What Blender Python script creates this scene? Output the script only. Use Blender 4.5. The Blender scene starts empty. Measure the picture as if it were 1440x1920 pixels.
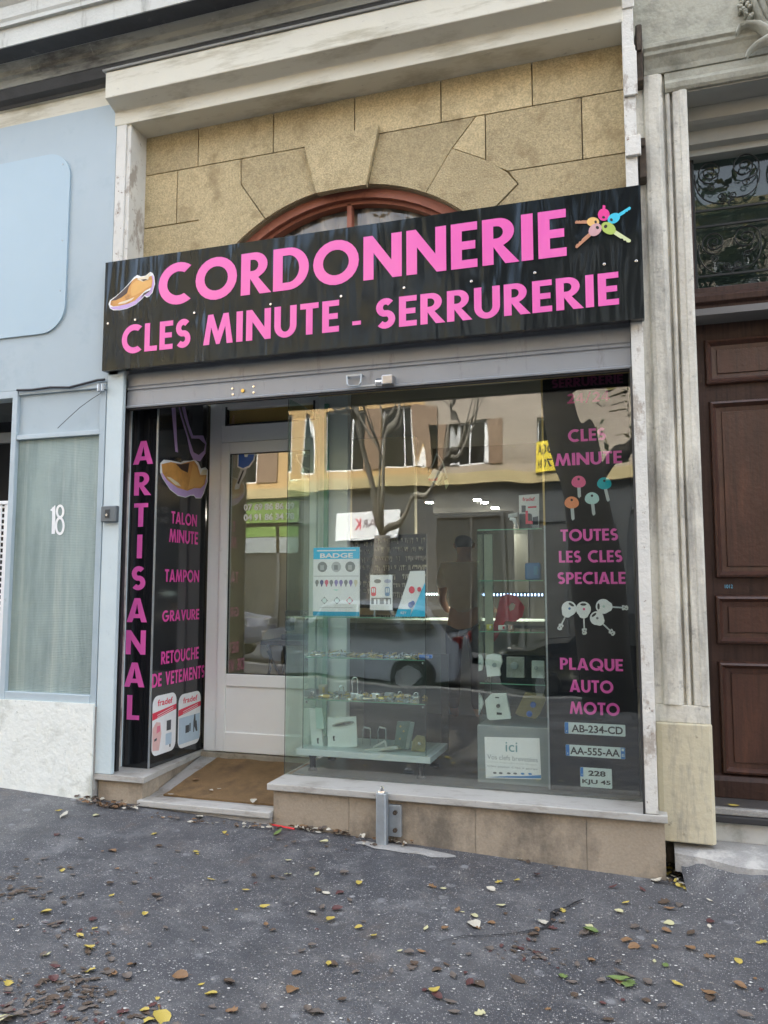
import bpy, bmesh, math, random
from mathutils import Vector, Matrix, noise
from mathutils.geometry import delaunay_2d_cdt
random.seed(7)
R = math.radians
sc = bpy.context.scene
col = sc.collection

# ---------------------------------------------------------------- camera, sky, sun, exposure
YAW, PIT, DIST, EYE, FPX = R(17.6), R(5.45), 4.6, 1.5, 1485.0
cd = bpy.data.cameras.new('camera'); cam = bpy.data.objects.new('camera', cd); col.objects.link(cam)
cam.location = (0, -DIST, EYE)
cam.rotation_euler = (R(90) + PIT, 0, YAW)
cd.sensor_fit = 'VERTICAL'; cd.sensor_height = 32.0; cd.sensor_width = 24.0
cd.lens = FPX * 32.0 / 1920.0
cd.clip_end = 500; cd.clip_start = 0.05
sc.camera = cam

SUN_EL = 50            # the sun stands behind the shop's own building: the pavement is in open shade, the far side is lit
w = bpy.data.worlds.new("World"); sc.world = w; w.use_nodes = True
nt = w.node_tree; bg = nt.nodes['Background']
sky = nt.nodes.new('ShaderNodeTexSky'); sky.sky_type = 'NISHITA'; sky.sun_disc = False
sky.sun_elevation = R(SUN_EL); sky.air_density = 1.0; sky.dust_density = 4.0; sky.ozone_density = 1.0
hs = nt.nodes.new('ShaderNodeHueSaturation'); hs.inputs['Saturation'].default_value = .38      # thin cloud greys the blue
nt.links.new(sky.outputs[0], hs.inputs['Color']); nt.links.new(hs.outputs[0], bg.inputs[0]); bg.inputs[1].default_value = 0.15
sd = bpy.data.lights.new('sun', 'SUN'); sun = bpy.data.objects.new('sun', sd); col.objects.link(sun)
sd.energy = 1.0; sd.angle = R(15); sd.color = (1.0, 0.96, 0.9)
_d = Vector((-0.40 * math.cos(R(SUN_EL)), 0.92 * math.cos(R(SUN_EL)), math.sin(R(SUN_EL)))).normalized()
sun.rotation_euler = _d.to_track_quat('Z', 'Y').to_euler()
sky.sun_rotation = math.atan2(_d.x, _d.y)
sc.view_settings.view_transform = 'Standard'; sc.view_settings.look = 'None'
sc.view_settings.gamma = 1.0; sc.view_settings.exposure = 3.1
sc.cycles.max_bounces = 10; sc.cycles.transparent_max_bounces = 24
sc.cycles.caustics_reflective = False; sc.cycles.caustics_refractive = False
sc.cycles.sample_clamp_indirect = 4.0

# ---------------------------------------------------------------- picture measurement -> point in the place
_fw = Vector((-math.sin(YAW) * math.cos(PIT), math.cos(YAW) * math.cos(PIT), math.sin(PIT)))
_rt = Vector((math.cos(YAW), math.sin(YAW), 0)); _up = _rt.cross(_fw)
_C = Vector((0, -DIST, EYE))
def ray(px, py): return _fw + _rt * ((px - 720) / FPX) - _up * ((py - 960) / FPX)
def W(px, py, Y):
    r = ray(px, py); return _C + r * ((Y + DIST) / r.y)
def WX(px, py, X):
    r = ray(px, py); return _C + r * (X / r.x)
def WZ(px, py, Z):
    r = ray(px, py); return _C + r * ((Z - EYE) / r.z)
def gz(x, y): return -0.05 - 0.04 * x + 0.02 * min(y, 0.3)      # the pavement falls to the right and to the road
def WG(px, py):
    r = ray(px, py)   # z = -.05-.04x+.02y
    t = (-0.05 - 0.04 * _C.x + 0.02 * _C.y - _C.z) / (r.z + 0.04 * r.x - 0.02 * r.y)
    return _C + r * t
def RF(px, py, Y, G=0.25):        # a point seen mirrored in the glass plane Y=G, standing at depth Y behind the camera
    v = W(px, py, 2 * G - Y); return Vector((v.x, Y, v.z))

# ---------------------------------------------------------------- scene helpers
def tag(o, label=None, cat=None, group=None, kind=None):
    if label: o['label'] = label
    if cat: o['category'] = cat
    if group: o['group'] = group
    if kind: o['kind'] = kind
    return o
ORG = {}
def thing(name, label, cat, loc=(0, 0, 0), group=None):
    o = bpy.data.objects.new(name, None); col.objects.link(o); o.location = loc; o.empty_display_size = .1
    ORG[o] = Vector(loc)
    return tag(o, label, cat, group)
class MB:
    def __init__(s): s.v = []; s.f = []; s.m = []; s.k = 0; s.T = None
    def add(s, vs, fs, k=None):
        n = len(s.v)
        if s.T is not None: vs = [s.T @ Vector(p) for p in vs]
        s.v += [tuple(p) for p in vs]; s.f += [tuple(i + n for i in f) for f in fs]
        s.m += [s.k if k is None else k] * len(fs); return s
    def box(s, x0, x1, y0, y1, z0, z1, k=None):
        if x0 > x1: x0, x1 = x1, x0
        if y0 > y1: y0, y1 = y1, y0
        if z0 > z1: z0, z1 = z1, z0
        return s.add([(x0,y0,z0),(x1,y0,z0),(x1,y1,z0),(x0,y1,z0),(x0,y0,z1),(x1,y0,z1),(x1,y1,z1),(x0,y1,z1)],
              [(0,3,2,1),(4,5,6,7),(0,1,5,4),(1,2,6,5),(2,3,7,6),(3,0,4,7)], k)
    def obox(s, c, ax, ay, az, k=None):      # box from centre and three half axes
        c = Vector(c); ax, ay, az = Vector(ax), Vector(ay), Vector(az)
        P = [c + a*ax + b*ay + d*az for d in (-1,1) for a,b in ((-1,-1),(1,-1),(1,1),(-1,1))]
        return s.add(P, [(0,3,2,1),(4,5,6,7),(0,1,5,4),(1,2,6,5),(2,3,7,6),(3,0,4,7)], k)
    def profx(s, prof, x0, x1, k=None):      # (y,z) profile swept along x, closed
        n = len(prof)
        vs = [(x0, y, z) for y, z in prof] + [(x1, y, z) for y, z in prof]
        fs = [(i, (i+1) % n, n + (i+1) % n, n + i) for i in range(n)]
        return s.add(vs, fs + [tuple(range(n))[::-1], tuple(range(n, 2*n))], k)
    def profz(s, prof, z0, z1, k=None):      # (x,y) profile swept along z
        n = len(prof)
        vs = [(x, y, z0) for x, y in prof] + [(x, y, z1) for x, y in prof]
        fs = [(i, (i+1) % n, n + (i+1) % n, n + i) for i in range(n)]
        return s.add(vs, fs + [tuple(range(n))[::-1], tuple(range(n, 2*n))], k)
    def tube(s, pts, r, seg=8, k=None, cap=True):
        pts = [Vector(p) for p in pts]; n = len(pts)
        rr = r if isinstance(r, (list, tuple)) else [r] * n
        vs = []; up = None
        for i, p in enumerate(pts):
            t = (pts[min(i+1, n-1)] - pts[max(i-1, 0)]).normalized()
            if up is None:
                up = Vector((0,0,1)) if abs(t.z) < .9 else Vector((1,0,0))
            a = t.cross(up)
            if a.length < 1e-5: a = t.cross(Vector((0,1,0)))
            a.normalize(); b = a.cross(t).normalized(); up = b
            for j in range(seg):
                th = 2*math.pi*j/seg; vs.append(p + (a*math.cos(th) + b*math.sin(th)) * rr[i])
        fs = [(i*seg+j, i*seg+(j+1)%seg, (i+1)*seg+(j+1)%seg, (i+1)*seg+j) for i in range(n-1) for j in range(seg)]
        if cap: fs += [tuple(range(seg))[::-1], tuple(range((n-1)*seg, n*seg))]
        return s.add(vs, fs, k)
    def cyl(s, a, b, r, seg=12, k=None): return s.tube([a, b], r, seg, k)
    def disc(s, fr, cx, cy, rx, ry, off, th=.0008, seg=20, k=None):
        return s.flat(fr, [[(cx + rx*math.cos(2*math.pi*i/seg), cy + ry*math.sin(2*math.pi*i/seg)) for i in range(seg)]], off, th, k)
    def flat(s, fr, loops, off=0, th=.001, k=None):   # filled outline (with holes) in frame fr=(o,u,v,n)
        o, u, v, n = fr
        pts = []; fl = []
        for lp in loops:
            b = len(pts); pts += [Vector((p[0], p[1])) for p in lp]; fl.append(list(range(b, b+len(lp))))
        r = delaunay_2d_cdt(pts, [], fl, 2 if len(loops) > 1 else 1, 1e-7)
        P, E_, F = r[0], r[1], r[2]
        top = [o + u*p.x + v*p.y + n*(off+th) for p in P]
        fs = []
        for f in F:
            cr = sum(P[f[i]].x*P[f[(i+1) % len(f)]].y - P[f[(i+1) % len(f)]].x*P[f[i]].y for i in range(len(f)))
            fs.append(tuple(f) if cr > 0 else tuple(f[::-1]))
        s.add(top, fs, k)
        for lp in loops:
            m = len(lp)
            vs = [o + u*p[0] + v*p[1] + n*(off+th) for p in lp] + [o + u*p[0] + v*p[1] + n*off for p in lp]
            s.add(vs, [(i, m+i, m+(i+1) % m, (i+1) % m) for i in range(m)], k)
        return s
    def build(s, name, mats, parent=None, bev=0, smooth=False, loc=None, seg=2):
        me = bpy.data.meshes.new(name); 
        og = ORG.get(parent, Vector((0,0,0))) if parent else (Vector(loc) if loc is not None else Vector((0,0,0)))
        me.from_pydata([tuple(Vector(p) - og) for p in s.v], [], s.f)
        if not isinstance(mats, (list, tuple)): mats = [mats]
        for m in mats: me.materials.append(m)
        if len(mats) > 1: me.polygons.foreach_set('material_index', s.m)
        if smooth: me.polygons.foreach_set('use_smooth', [True]*len(me.polygons))
        me.update()
        o = bpy.data.objects.new(name, me); col.objects.link(o)
        if parent: o.parent = parent
        elif loc is not None: o.location = loc
        ORG[o] = og
        if bev:
            b = o.modifiers.new('bevel', 'BEVEL'); b.width = bev; b.segments = seg; b.limit_method = 'ANGLE'; b.angle_limit = R(40)
        return o

def frameY(o, n=-1):   # upright frame facing the street
    return (Vector(o), Vector((1,0,0)), Vector((0,0,1)), Vector((0,-1,0)))
def frameXp(o):        # upright frame facing +X, reading direction +Y
    return (Vector(o), Vector((0,1,0)), Vector((0,0,1)), Vector((1,0,0)))
FACE = frameY((0,0,0))
def fy(Y): return frameY((0, Y, 0))

# ---------------------------------------------------------------- materials
MATS = {}
def nd(t, ty, **kw):
    n = t.nodes.new(ty)
    for k, v in kw.items():
        if k in n.inputs: n.inputs[k].default_value = v
        else: setattr(n, k, v)
    return n
def c4(c): return (c[0], c[1], c[2], 1)
def mat(name, c, rough=.6, metal=0, var=.12, vs=6, bump=0, bs=40, stain=None, ss=3, st=.55, sw=.12, sscale=(1,1,1), spec=.5, coat=0, fine=0, fs=120, stain2=None, s2s=20, s2t=.7, s2scale=(1,1,1)):
    m = bpy.data.materials.new(name); m.use_nodes = True; t = m.node_tree; L = t.links.new
    b = t.nodes['Principled BSDF']
    b.inputs['Roughness'].default_value = rough; b.inputs['Metallic'].default_value = metal
    b.inputs['Specular IOR Level'].default_value = spec; b.inputs['Coat Weight'].default_value = coat
    if coat: b.inputs['Coat Roughness'].default_value = .05
    tc = nd(t, 'ShaderNodeTexCoord')
    n1 = nd(t, 'ShaderNodeTexNoise', Scale=vs, Detail=6, Roughness=.6); L(tc.outputs['Object'], n1.inputs['Vector'])
    mr = nd(t, 'ShaderNodeMapRange'); L(n1.outputs[0], mr.inputs[0])
    mr.inputs[1].default_value = .25; mr.inputs[2].default_value = .75; mr.inputs[3].default_value = 1 - var; mr.inputs[4].default_value = 1 + var
    mx = nd(t, 'ShaderNodeVectorMath', operation='SCALE'); mx.inputs[0].default_value = c[:3]; L(mr.outputs[0], mx.inputs['Scale'])
    out = mx.outputs[0]
    if fine:
        n2 = nd(t, 'ShaderNodeTexNoise', Scale=fs, Detail=3); L(tc.outputs['Object'], n2.inputs['Vector'])
        m2 = nd(t, 'ShaderNodeMapRange'); L(n2.outputs[0], m2.inputs[0])
        m2.inputs[1].default_value = .3; m2.inputs[2].default_value = .7; m2.inputs[3].default_value = 1 - fine; m2.inputs[4].default_value = 1 + fine
        v2 = nd(t, 'ShaderNodeVectorMath', operation='SCALE'); L(out, v2.inputs[0]); L(m2.outputs[0], v2.inputs['Scale']); out = v2.outputs[0]
    for (sc_, s_, th, scl) in ((stain, ss, st, sscale), (stain2, s2s, s2t, s2scale)):
        if sc_ is None: continue
        mp = nd(t, 'ShaderNodeMapping'); mp.inputs['Scale'].default_value = scl; L(tc.outputs['Object'], mp.inputs[0])
        n3 = nd(t, 'ShaderNodeTexNoise', Scale=s_, Detail=9, Roughness=.68); L(mp.outputs[0], n3.inputs['Vector'])
        m3 = nd(t, 'ShaderNodeMapRange'); L(n3.outputs[0], m3.inputs[0]); m3.inputs[1].default_value = th; m3.inputs[2].default_value = th + sw
        x3 = nd(t, 'ShaderNodeMix', data_type='RGBA'); L(m3.outputs[0], x3.inputs[0]); L(out, x3.inputs[6]); x3.inputs[7].default_value = c4(sc_)
        out = x3.outputs[2]
    L(out, b.inputs['Base Color'])
    if bump:
        nb = nd(t, 'ShaderNodeTexNoise', Scale=bs, Detail=5); L(tc.outputs['Object'], nb.inputs['Vector'])
        bp = nd(t, 'ShaderNodeBump', Strength=bump, Distance=.01); L(nb.outputs[0], bp.inputs['Height']); L(bp.outputs[0], b.inputs['Normal'])
    MATS[name] = m; return m
def glass(name, tint=(.96,.985,.97), refl=.07, wav=0.0, ws=(1.2,1.2,.35), rough=0.0, wsc=1.5):
    m = bpy.data.materials.new(name); m.use_nodes = True; t = m.node_tree; L = t.links.new
    t.nodes.remove(t.nodes['Principled BSDF']); out = t.nodes['Material Output']
    tr = nd(t, 'ShaderNodeBsdfTransparent'); tr.inputs[0].default_value = c4(tint)
    gl = nd(t, 'ShaderNodeBsdfGlossy'); gl.inputs['Roughness'].default_value = rough; gl.inputs[0].default_value = (1,1,1,1)
    lw = nd(t, 'ShaderNodeLayerWeight'); p = nd(t, 'ShaderNodeMath', operation='POWER'); L(lw.outputs['Facing'], p.inputs[0]); p.inputs[1].default_value = 4
    mr = nd(t, 'ShaderNodeMapRange'); L(p.outputs[0], mr.inputs[0]); mr.inputs[3].default_value = refl; mr.inputs[4].default_value = .9
    mx = nd(t, 'ShaderNodeMixShader'); L(mr.outputs[0], mx.inputs[0]); L(tr.outputs[0], mx.inputs[1]); L(gl.outputs[0], mx.inputs[2]); L(mx.outputs[0], out.inputs[0])
    if wav:
        tc = nd(t, 'ShaderNodeTexCoord'); mp = nd(t, 'ShaderNodeMapping'); mp.inputs['Scale'].default_value = ws; L(tc.outputs['Object'], mp.inputs[0])
        n = nd(t, 'ShaderNodeTexNoise', Scale=wsc, Detail=1.0); L(mp.outputs[0], n.inputs['Vector'])
        bp = nd(t, 'ShaderNodeBump', Strength=1.0, Distance=wav); L(n.outputs[0], bp.inputs['Height']); L(bp.outputs[0], gl.inputs['Normal'])
    MATS[name] = m; return m
def emis(name, c, s):
    m = bpy.data.materials.new(name); m.use_nodes = True; b = m.node_tree.nodes['Principled BSDF']
    b.inputs['Base Color'].default_value = c4(c); b.inputs['Emission Color'].default_value = c4(c); b.inputs['Emission Strength'].default_value = s
    return m
def plain(name, c, rough=.5, metal=0, coat=0):
    return mat(name, c, rough, metal, var=.05, vs=25, coat=coat)

GR = (.07,.068,.062)
m_white_stucco = mat('white_stucco', (.64,.62,.55), .85, var=.08, vs=3, bump=.25, bs=60, stain=(.36,.35,.31), ss=2.2, st=.56, sw=.2, sscale=(1,1,.5), stain2=(.2,.19,.17), s2s=14, s2t=.66)
m_lintel = mat('painted_lintel', (.68,.66,.56), .8, var=.05, vs=2, bump=.15, bs=50, stain=(.42,.39,.29), ss=3, st=.52, sw=.16, sscale=(.4,1,2.5), stain2=(.16,.15,.13), s2s=16, s2t=.64, s2scale=(.6,1,1.6))
m_pil = mat('flaking_white_paint', (.66,.65,.60), .75, var=.08, vs=4, bump=.5, bs=45, stain=(.40,.36,.31), ss=7, st=.545, sw=.06, sscale=(1,1,.5), stain2=(.20,.14,.10), s2s=17, s2t=.61)
m_cornice = mat('weathered_cornice', (.30,.31,.28), .9, var=.18, vs=2, bump=.5, bs=35, stain=(.09,.09,.085), ss=2.2, st=.50, sw=.14, sscale=(.5,1,2), stain2=(.45,.45,.41), s2s=7, s2t=.62, s2scale=(2.5,1,.6))
m_fascia = mat('streaked_fascia', (.55,.56,.52), .85, var=.1, vs=3, bump=.35, bs=40, stain=(.17,.16,.14), ss=3, st=.54, sw=.2, sscale=(3,1,.5), stain2=(.10,.10,.09), s2s=14, s2t=.66)
m_sooty = mat('sooty_limestone', (.37,.365,.30), .88, var=.18, vs=2.5, bump=.6, bs=30, stain=(.17,.17,.135), ss=3.5, st=.50, sw=.2, stain2=(.10,.10,.085), s2s=13, s2t=.60, fine=.06, fs=60)
m_dark_cov = mat('dark_cornice_stone', (.07,.072,.074), .9, var=.25, vs=4, bump=.4, bs=40, stain=(.16,.16,.15), ss=5, st=.6)  # darker tone for the cove and the fascia's underside
m_stone = mat('ochre_stone', (.51,.415,.24), .9, var=.14, vs=2.2, bump=.9, bs=110, stain=(.30,.225,.12), ss=7, st=.52, sw=.22, fine=.24, fs=95, stain2=(.66,.58,.42), s2s=70, s2t=.60)
m_joint = mat('stone_joint', (.33,.265,.16), .95, var=.2, vs=20)
m_portal = mat('weathered_limestone', (.64,.62,.54), .85, var=.14, vs=2.5, bump=.6, bs=30, stain=(.29,.28,.25), ss=4.5, st=.47, sw=.20, sscale=(1.8,1,.35), stain2=(.13,.12,.11), s2s=14, s2t=.585, fine=.06, fs=60)
m_yblock = mat('yellow_painted_stone', (.58,.53,.38), .85, var=.08, vs=4, bump=.5, bs=28, stain=(.40,.37,.29), ss=5, st=.50, sw=.14, sscale=(3,1,.5), stain2=(.15,.13,.1), s2s=16, s2t=.60)
m_blue = mat('pale_blue_paint', (.38,.46,.50), .55, var=.04, vs=2, bump=.05, bs=30, stain=(.29,.38,.43), ss=2.5, st=.54, sw=.2, stain2=(.2,.25,.28), s2s=30, s2t=.70)
m_bluedark = mat('pale_blue_frame', (.42,.50,.54), .5, var=.08, vs=6, stain=(.25,.28,.29), ss=12, st=.62)
m_lblue = mat('bluish_white_paint', (.55,.64,.66), .6, var=.05, vs=4, bump=.2, bs=40, stain=(.35,.40,.42), ss=9, st=.63, sscale=(1,1,.4), stain2=(.12,.12,.11), s2s=18, s2t=.7)
m_plasterwhite = mat('white_plaster_base', (.80,.83,.78), .9, var=.04, vs=4, bump=.6, bs=30, stain=(.56,.58,.52), ss=3, st=.53, sw=.12, stain2=(.22,.27,.21), s2s=20, s2t=.635, s2scale=(1,1,1))
m_plinth = mat('beige_plinth', (.36,.30,.225), .8, var=.10, vs=3, bump=.35, bs=55, stain=(.15,.128,.10), ss=3.2, st=.46, sw=.20, sscale=(1,1,.7), stain2=(.44,.40,.33), s2s=14, s2t=.60, fine=.08, fs=70)
m_marble = mat('grey_sill_marble', (.44,.43,.40), .5, var=.07, vs=4, bump=.2, bs=60, stain=(.30,.28,.25), ss=7, st=.51, sw=.14, sscale=(.6,1,2), stain2=(.12,.11,.10), s2s=25, s2t=.62)
m_conc = mat('concrete', (.30,.295,.28), .9, var=.15, vs=6, bump=.5, bs=60, stain=(.46,.45,.42), ss=6, st=.55, fine=.1)
m_thresh = mat('threshold_stone', (.33,.29,.23), .9, var=.2, vs=14, bump=.6, bs=50, stain=(.2,.17,.12), ss=10, st=.55)
m_shutter = mat('grey_shutter_steel', (.30,.32,.345), .42, metal=.25, var=.06, vs=3, stain=(.17,.17,.175), ss=4, st=.58, sw=.2, sscale=(3,1,.8), stain2=(.07,.07,.07), s2s=20, s2t=.72)
m_shutdark = mat('dark_steel', (.06,.06,.06), .5, metal=.5, var=.2)
m_rubber = plain('black_rubber', (.015,.015,.016), .6)
m_steel = mat('galvanised_steel', (.42,.46,.49), .45, metal=.7, var=.15, vs=18)
m_chrome = plain('bright_metal', (.72,.72,.72), .2, 1)
m_brass = plain('brass', (.62,.47,.16), .28, 1)
m_black_gloss = mat('black_gloss_panel', (.012,.013,.015), .07, var=.1, spec=.6)
m_pink = mat('pink_vinyl', (.86,.135,.50), .35, var=.02)
m_pink2 = mat('magenta_vinyl', (.76,.07,.36), .35, var=.03)
m_ppvc = mat('white_pvc', (.85,.86,.86), .35, var=.03, vs=3, stain=(.74,.74,.73), ss=8, st=.62)
m_whitep = plain('white_print', (.82,.83,.83), .4)
m_black = plain('black_print', (.02,.02,.022), .4)
m_redframe = mat('oxide_red_paint', (.34,.12,.075), .55, var=.12, vs=8, stain=(.13,.04,.025), ss=10, st=.6)
m_curtain = mat('dusty_curtain', (.52,.47,.40), .9, var=.15, vs=4, stain=(.2,.18,.15), ss=5, st=.55, sscale=(3,1,.4))
m_mat = mat('coir_doormat', (.23,.142,.062), .98, var=.25, vs=4, bump=1.0, bs=350, fine=.3, fs=260, stain=(.13,.08,.04), ss=5, st=.50, sw=.2)
m_wood = mat('dark_varnished_wood', (.085,.040,.028), .36, var=.3, vs=2.2, bump=.2, bs=40, stain=(.045,.024,.019), ss=6, st=.45, sw=.25, sscale=(7,7,.3), stain2=(.17,.075,.045), s2s=3, s2t=.56, s2scale=(3,3,.5), fine=.10)
def add_grain(m):
    t = m.node_tree
m_wood2 = mat('dark_wood_frame', (.060,.034,.027), .42, var=.25, vs=3, bump=.2, bs=40, stain=(.030,.019,.016), ss=7, st=.47, sw=.2, sscale=(6,6,.3), stain2=(.12,.08,.06), s2s=12, s2t=.62, s2scale=(2,2,.5), spec=.25)
m_iron = mat('black_wrought_iron', (.022,.024,.024), .5, metal=.4, var=.2)
m_rust = mat('rusty_bracket', (.06,.045,.032), .9, var=.4, vs=30, stain=(.16,.10,.05), ss=30, st=.6)
m_gold = mat('golden_varnished_rail', (.47,.33,.12), .4, var=.15, vs=5, stain=(.28,.15,.06), ss=6, st=.55)
m_brownrail = mat('brown_rail', (.15,.085,.05), .4, var=.15)
m_glassedge = mat('green_glass_edge', (.18,.40,.28), .25, var=.05)
m_win = glass('shop_window_glass', (.95,.985,.965), .102, wav=.005, ws=(2.4,1,.4), wsc=1.3)
m_ret = glass('side_pane_glass', (.84,.94,.89), .05)
m_door_gl = glass('door_glass', (.93,.95,.92), .125, wav=.004)
m_caseg = glass('case_glass', (.94,.975,.96), .035)
m_darkgl = glass('transom_glass', (.42,.50,.50), .03, wav=.01)
m_arch_gl = glass('arched_window_glass', (.85,.85,.83), .05)
m_opp_gl = glass('far_window_glass', (.25,.28,.30), .10)
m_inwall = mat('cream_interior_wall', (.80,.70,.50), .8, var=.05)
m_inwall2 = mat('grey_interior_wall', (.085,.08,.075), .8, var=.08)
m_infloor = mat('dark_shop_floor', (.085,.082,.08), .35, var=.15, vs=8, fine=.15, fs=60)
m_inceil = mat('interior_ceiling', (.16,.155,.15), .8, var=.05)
m_greycase = mat('grey_cabinet_laminate', (.23,.26,.26), .5, var=.05)
m_palegrey = mat('pale_grey_laminate', (.50,.57,.56), .4, var=.03)
m_velvet = mat('black_backing', (.03,.032,.03), .8, var=.2)
m_cyan = plain('cyan_card', (.02,.50,.80), .4)
m_navy = plain('blue_print', (.015,.10,.42), .4)
m_red = plain('red_print', (.70,.03,.07), .4)
def island(m, a):
    t = m.node_tree; b = t.nodes['Principled BSDF']; src = b.inputs['Base Color'].links[0].from_socket
    ge = nd(t, 'ShaderNodeNewGeometry'); mr = nd(t, 'ShaderNodeMapRange'); t.links.new(ge.outputs['Random Per Island'], mr.inputs[0]); mr.inputs[3].default_value = 1-a; mr.inputs[4].default_value = 1+a
    v = nd(t, 'ShaderNodeVectorMath', operation='SCALE'); t.links.new(src, v.inputs[0]); t.links.new(mr.outputs[0], v.inputs['Scale']); t.links.new(v.outputs[0], b.inputs['Base Color'])
island(m_stone, .19); island(m_plinth, .05)
m_asph = None
def asphalt():
    m = bpy.data.materials.new('worn_asphalt'); m.use_nodes = True; t = m.node_tree; L = t.links.new
    b = t.nodes['Principled BSDF']; tc = nd(t, 'ShaderNodeTexCoord')
    def nz(scale, det=4, ro=.6, scl=None):
        n = nd(t, 'ShaderNodeTexNoise', Scale=scale, Detail=det, Roughness=ro)
        if scl:
            mp = nd(t, 'ShaderNodeMapping'); mp.inputs['Scale'].default_value = scl; L(tc.outputs['Object'], mp.inputs[0]); L(mp.outputs[0], n.inputs['Vector'])
        else: L(tc.outputs['Object'], n.inputs['Vector'])
        return n.outputs[0]
    def rg(x, a, b_, lo=0, hi=1):
        r = nd(t, 'ShaderNodeMapRange'); L(x, r.inputs[0]); r.inputs[1].default_value = a; r.inputs[2].default_value = b_; r.inputs[3].default_value = lo; r.inputs[4].default_value = hi; return r.outputs[0]
    def mixc(f, A, B):
        x = nd(t, 'ShaderNodeMix', data_type='RGBA'); L(f, x.inputs[0])
        for s, i in ((A, 6), (B, 7)):
            if isinstance(s, tuple): x.inputs[i].default_value = c4(s)
            else: L(s, x.inputs[i])
        return x.outputs[2]
    def mul(a, b_):
        x = nd(t, 'ShaderNodeMath', operation='MULTIPLY'); L(a, x.inputs[0])
        if isinstance(b_, (int, float)): x.inputs[1].default_value = b_
        else: L(b_, x.inputs[1])
        return x.outputs[0]
    base = mixc(rg(nz(.9, 6), .40, .62), (.048,.050,.057), (.108,.108,.110))
    base = mixc(rg(nz(5, 8, .7), .50, .68), base, (.175,.173,.170))
    base = mixc(rg(nz(90, 3), .35, .7), base, (.066,.069,.078))
    # stone chips
    def vor(scale, thr, cc, f, cut):
        v = nd(t, 'ShaderNodeTexVoronoi', Scale=scale); L(tc.outputs['Object'], v.inputs['Vector'])
        sx = nd(t, 'ShaderNodeSeparateColor'); L(v.outputs['Color'], sx.inputs[0])
        sel = rg(sx.outputs[0], cut, cut + .02)
        return mul(rg(v.outputs['Distance'], thr, thr * .7), sel)
    base = mixc(mul(vor(150, .34, None, None, .62), .8), base, (.36,.355,.34))
    base = mixc(mul(vor(75, .29, None, None, .74), .75), base, (.50,.49,.47))
    base = mixc(mul(vor(30, .20, None, None, .86), .4), base, (.42,.42,.42))
    # trodden chewing gum and pale wear
    base = mixc(mul(mul(vor(7.5, .22, None, None, .66), rg(nz(17, 4), .40, .56)), .5), base, (.31,.32,.33))
    base = mixc(mul(mul(vor(11, .19, None, None, .82), rg(nz(24, 4), .42, .55)), .6), base, (.42,.42,.41))
    base = mixc(mul(rg(nz(1.7, 7, .7), .52, .66), .6), base, (.040,.043,.050))
    base = mixc(mul(rg(nz(3.1, 8, .75), .56, .66), .35), base, (.23,.235,.24))
    brown = rg(nz(2.3, 6, .7, (1, 1, 1)), .60, .70)
    base = mixc(mul(brown, .5), base, (.13,.095,.07))
    L(base, b.inputs['Base Color'])
    L(rg(nz(1.5, 5), .35, .65, .38, .72), b.inputs['Roughness'])
    hb = nd(t, 'ShaderNodeBump', Strength=.9, Distance=.004); L(nz(160, 4, .7), hb.inputs['Height'])
    h2 = nd(t, 'ShaderNodeBump', Strength=.15, Distance=.02); L(nz(5, 4), h2.inputs['Height']); L(hb.outputs[0], h2.inputs['Normal'])
    L(h2.outputs[0], b.inputs['Normal'])
    return m
m_asph = asphalt()
m_road = mat('road_asphalt', (.06,.062,.066), .8, var=.2, vs=3, fine=.3, fs=80, bump=.3, bs=120)

# ---------------------------------------------------------------- geometric capitals
def arc(cx, cy, rx, ry, a0, a1, n=14):
    return [(cx + rx*math.cos(R(a0 + (a1-a0)*i/n)), cy + ry*math.sin(R(a0 + (a1-a0)*i/n))) for i in range(n+1)]
def stroke(pts, t):
    n = len(pts); Lf = []; Rt = []
    for i in range(n):
        a = pts[max(i-1,0)]; b = pts[min(i+1,n-1)]
        dx, dy = b[0]-a[0], b[1]-a[1]; l = math.hypot(dx, dy) or 1
        nx, ny = -dy/l*t/2, dx/l*t/2
        Lf.append((pts[i][0]+nx, pts[i][1]+ny)); Rt.append((pts[i][0]-nx, pts[i][1]-ny))
    return Lf + Rt[::-1]
def box2(a, b, c, d): return [(a,b),(c,b),(c,d),(a,d)]
glyph_two = [stroke(arc(.3,.70,.20,.21,160,-20,10) + [(.40,.47),(.18,.10)], .205), box2(.02,0,.58,.18)]
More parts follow.
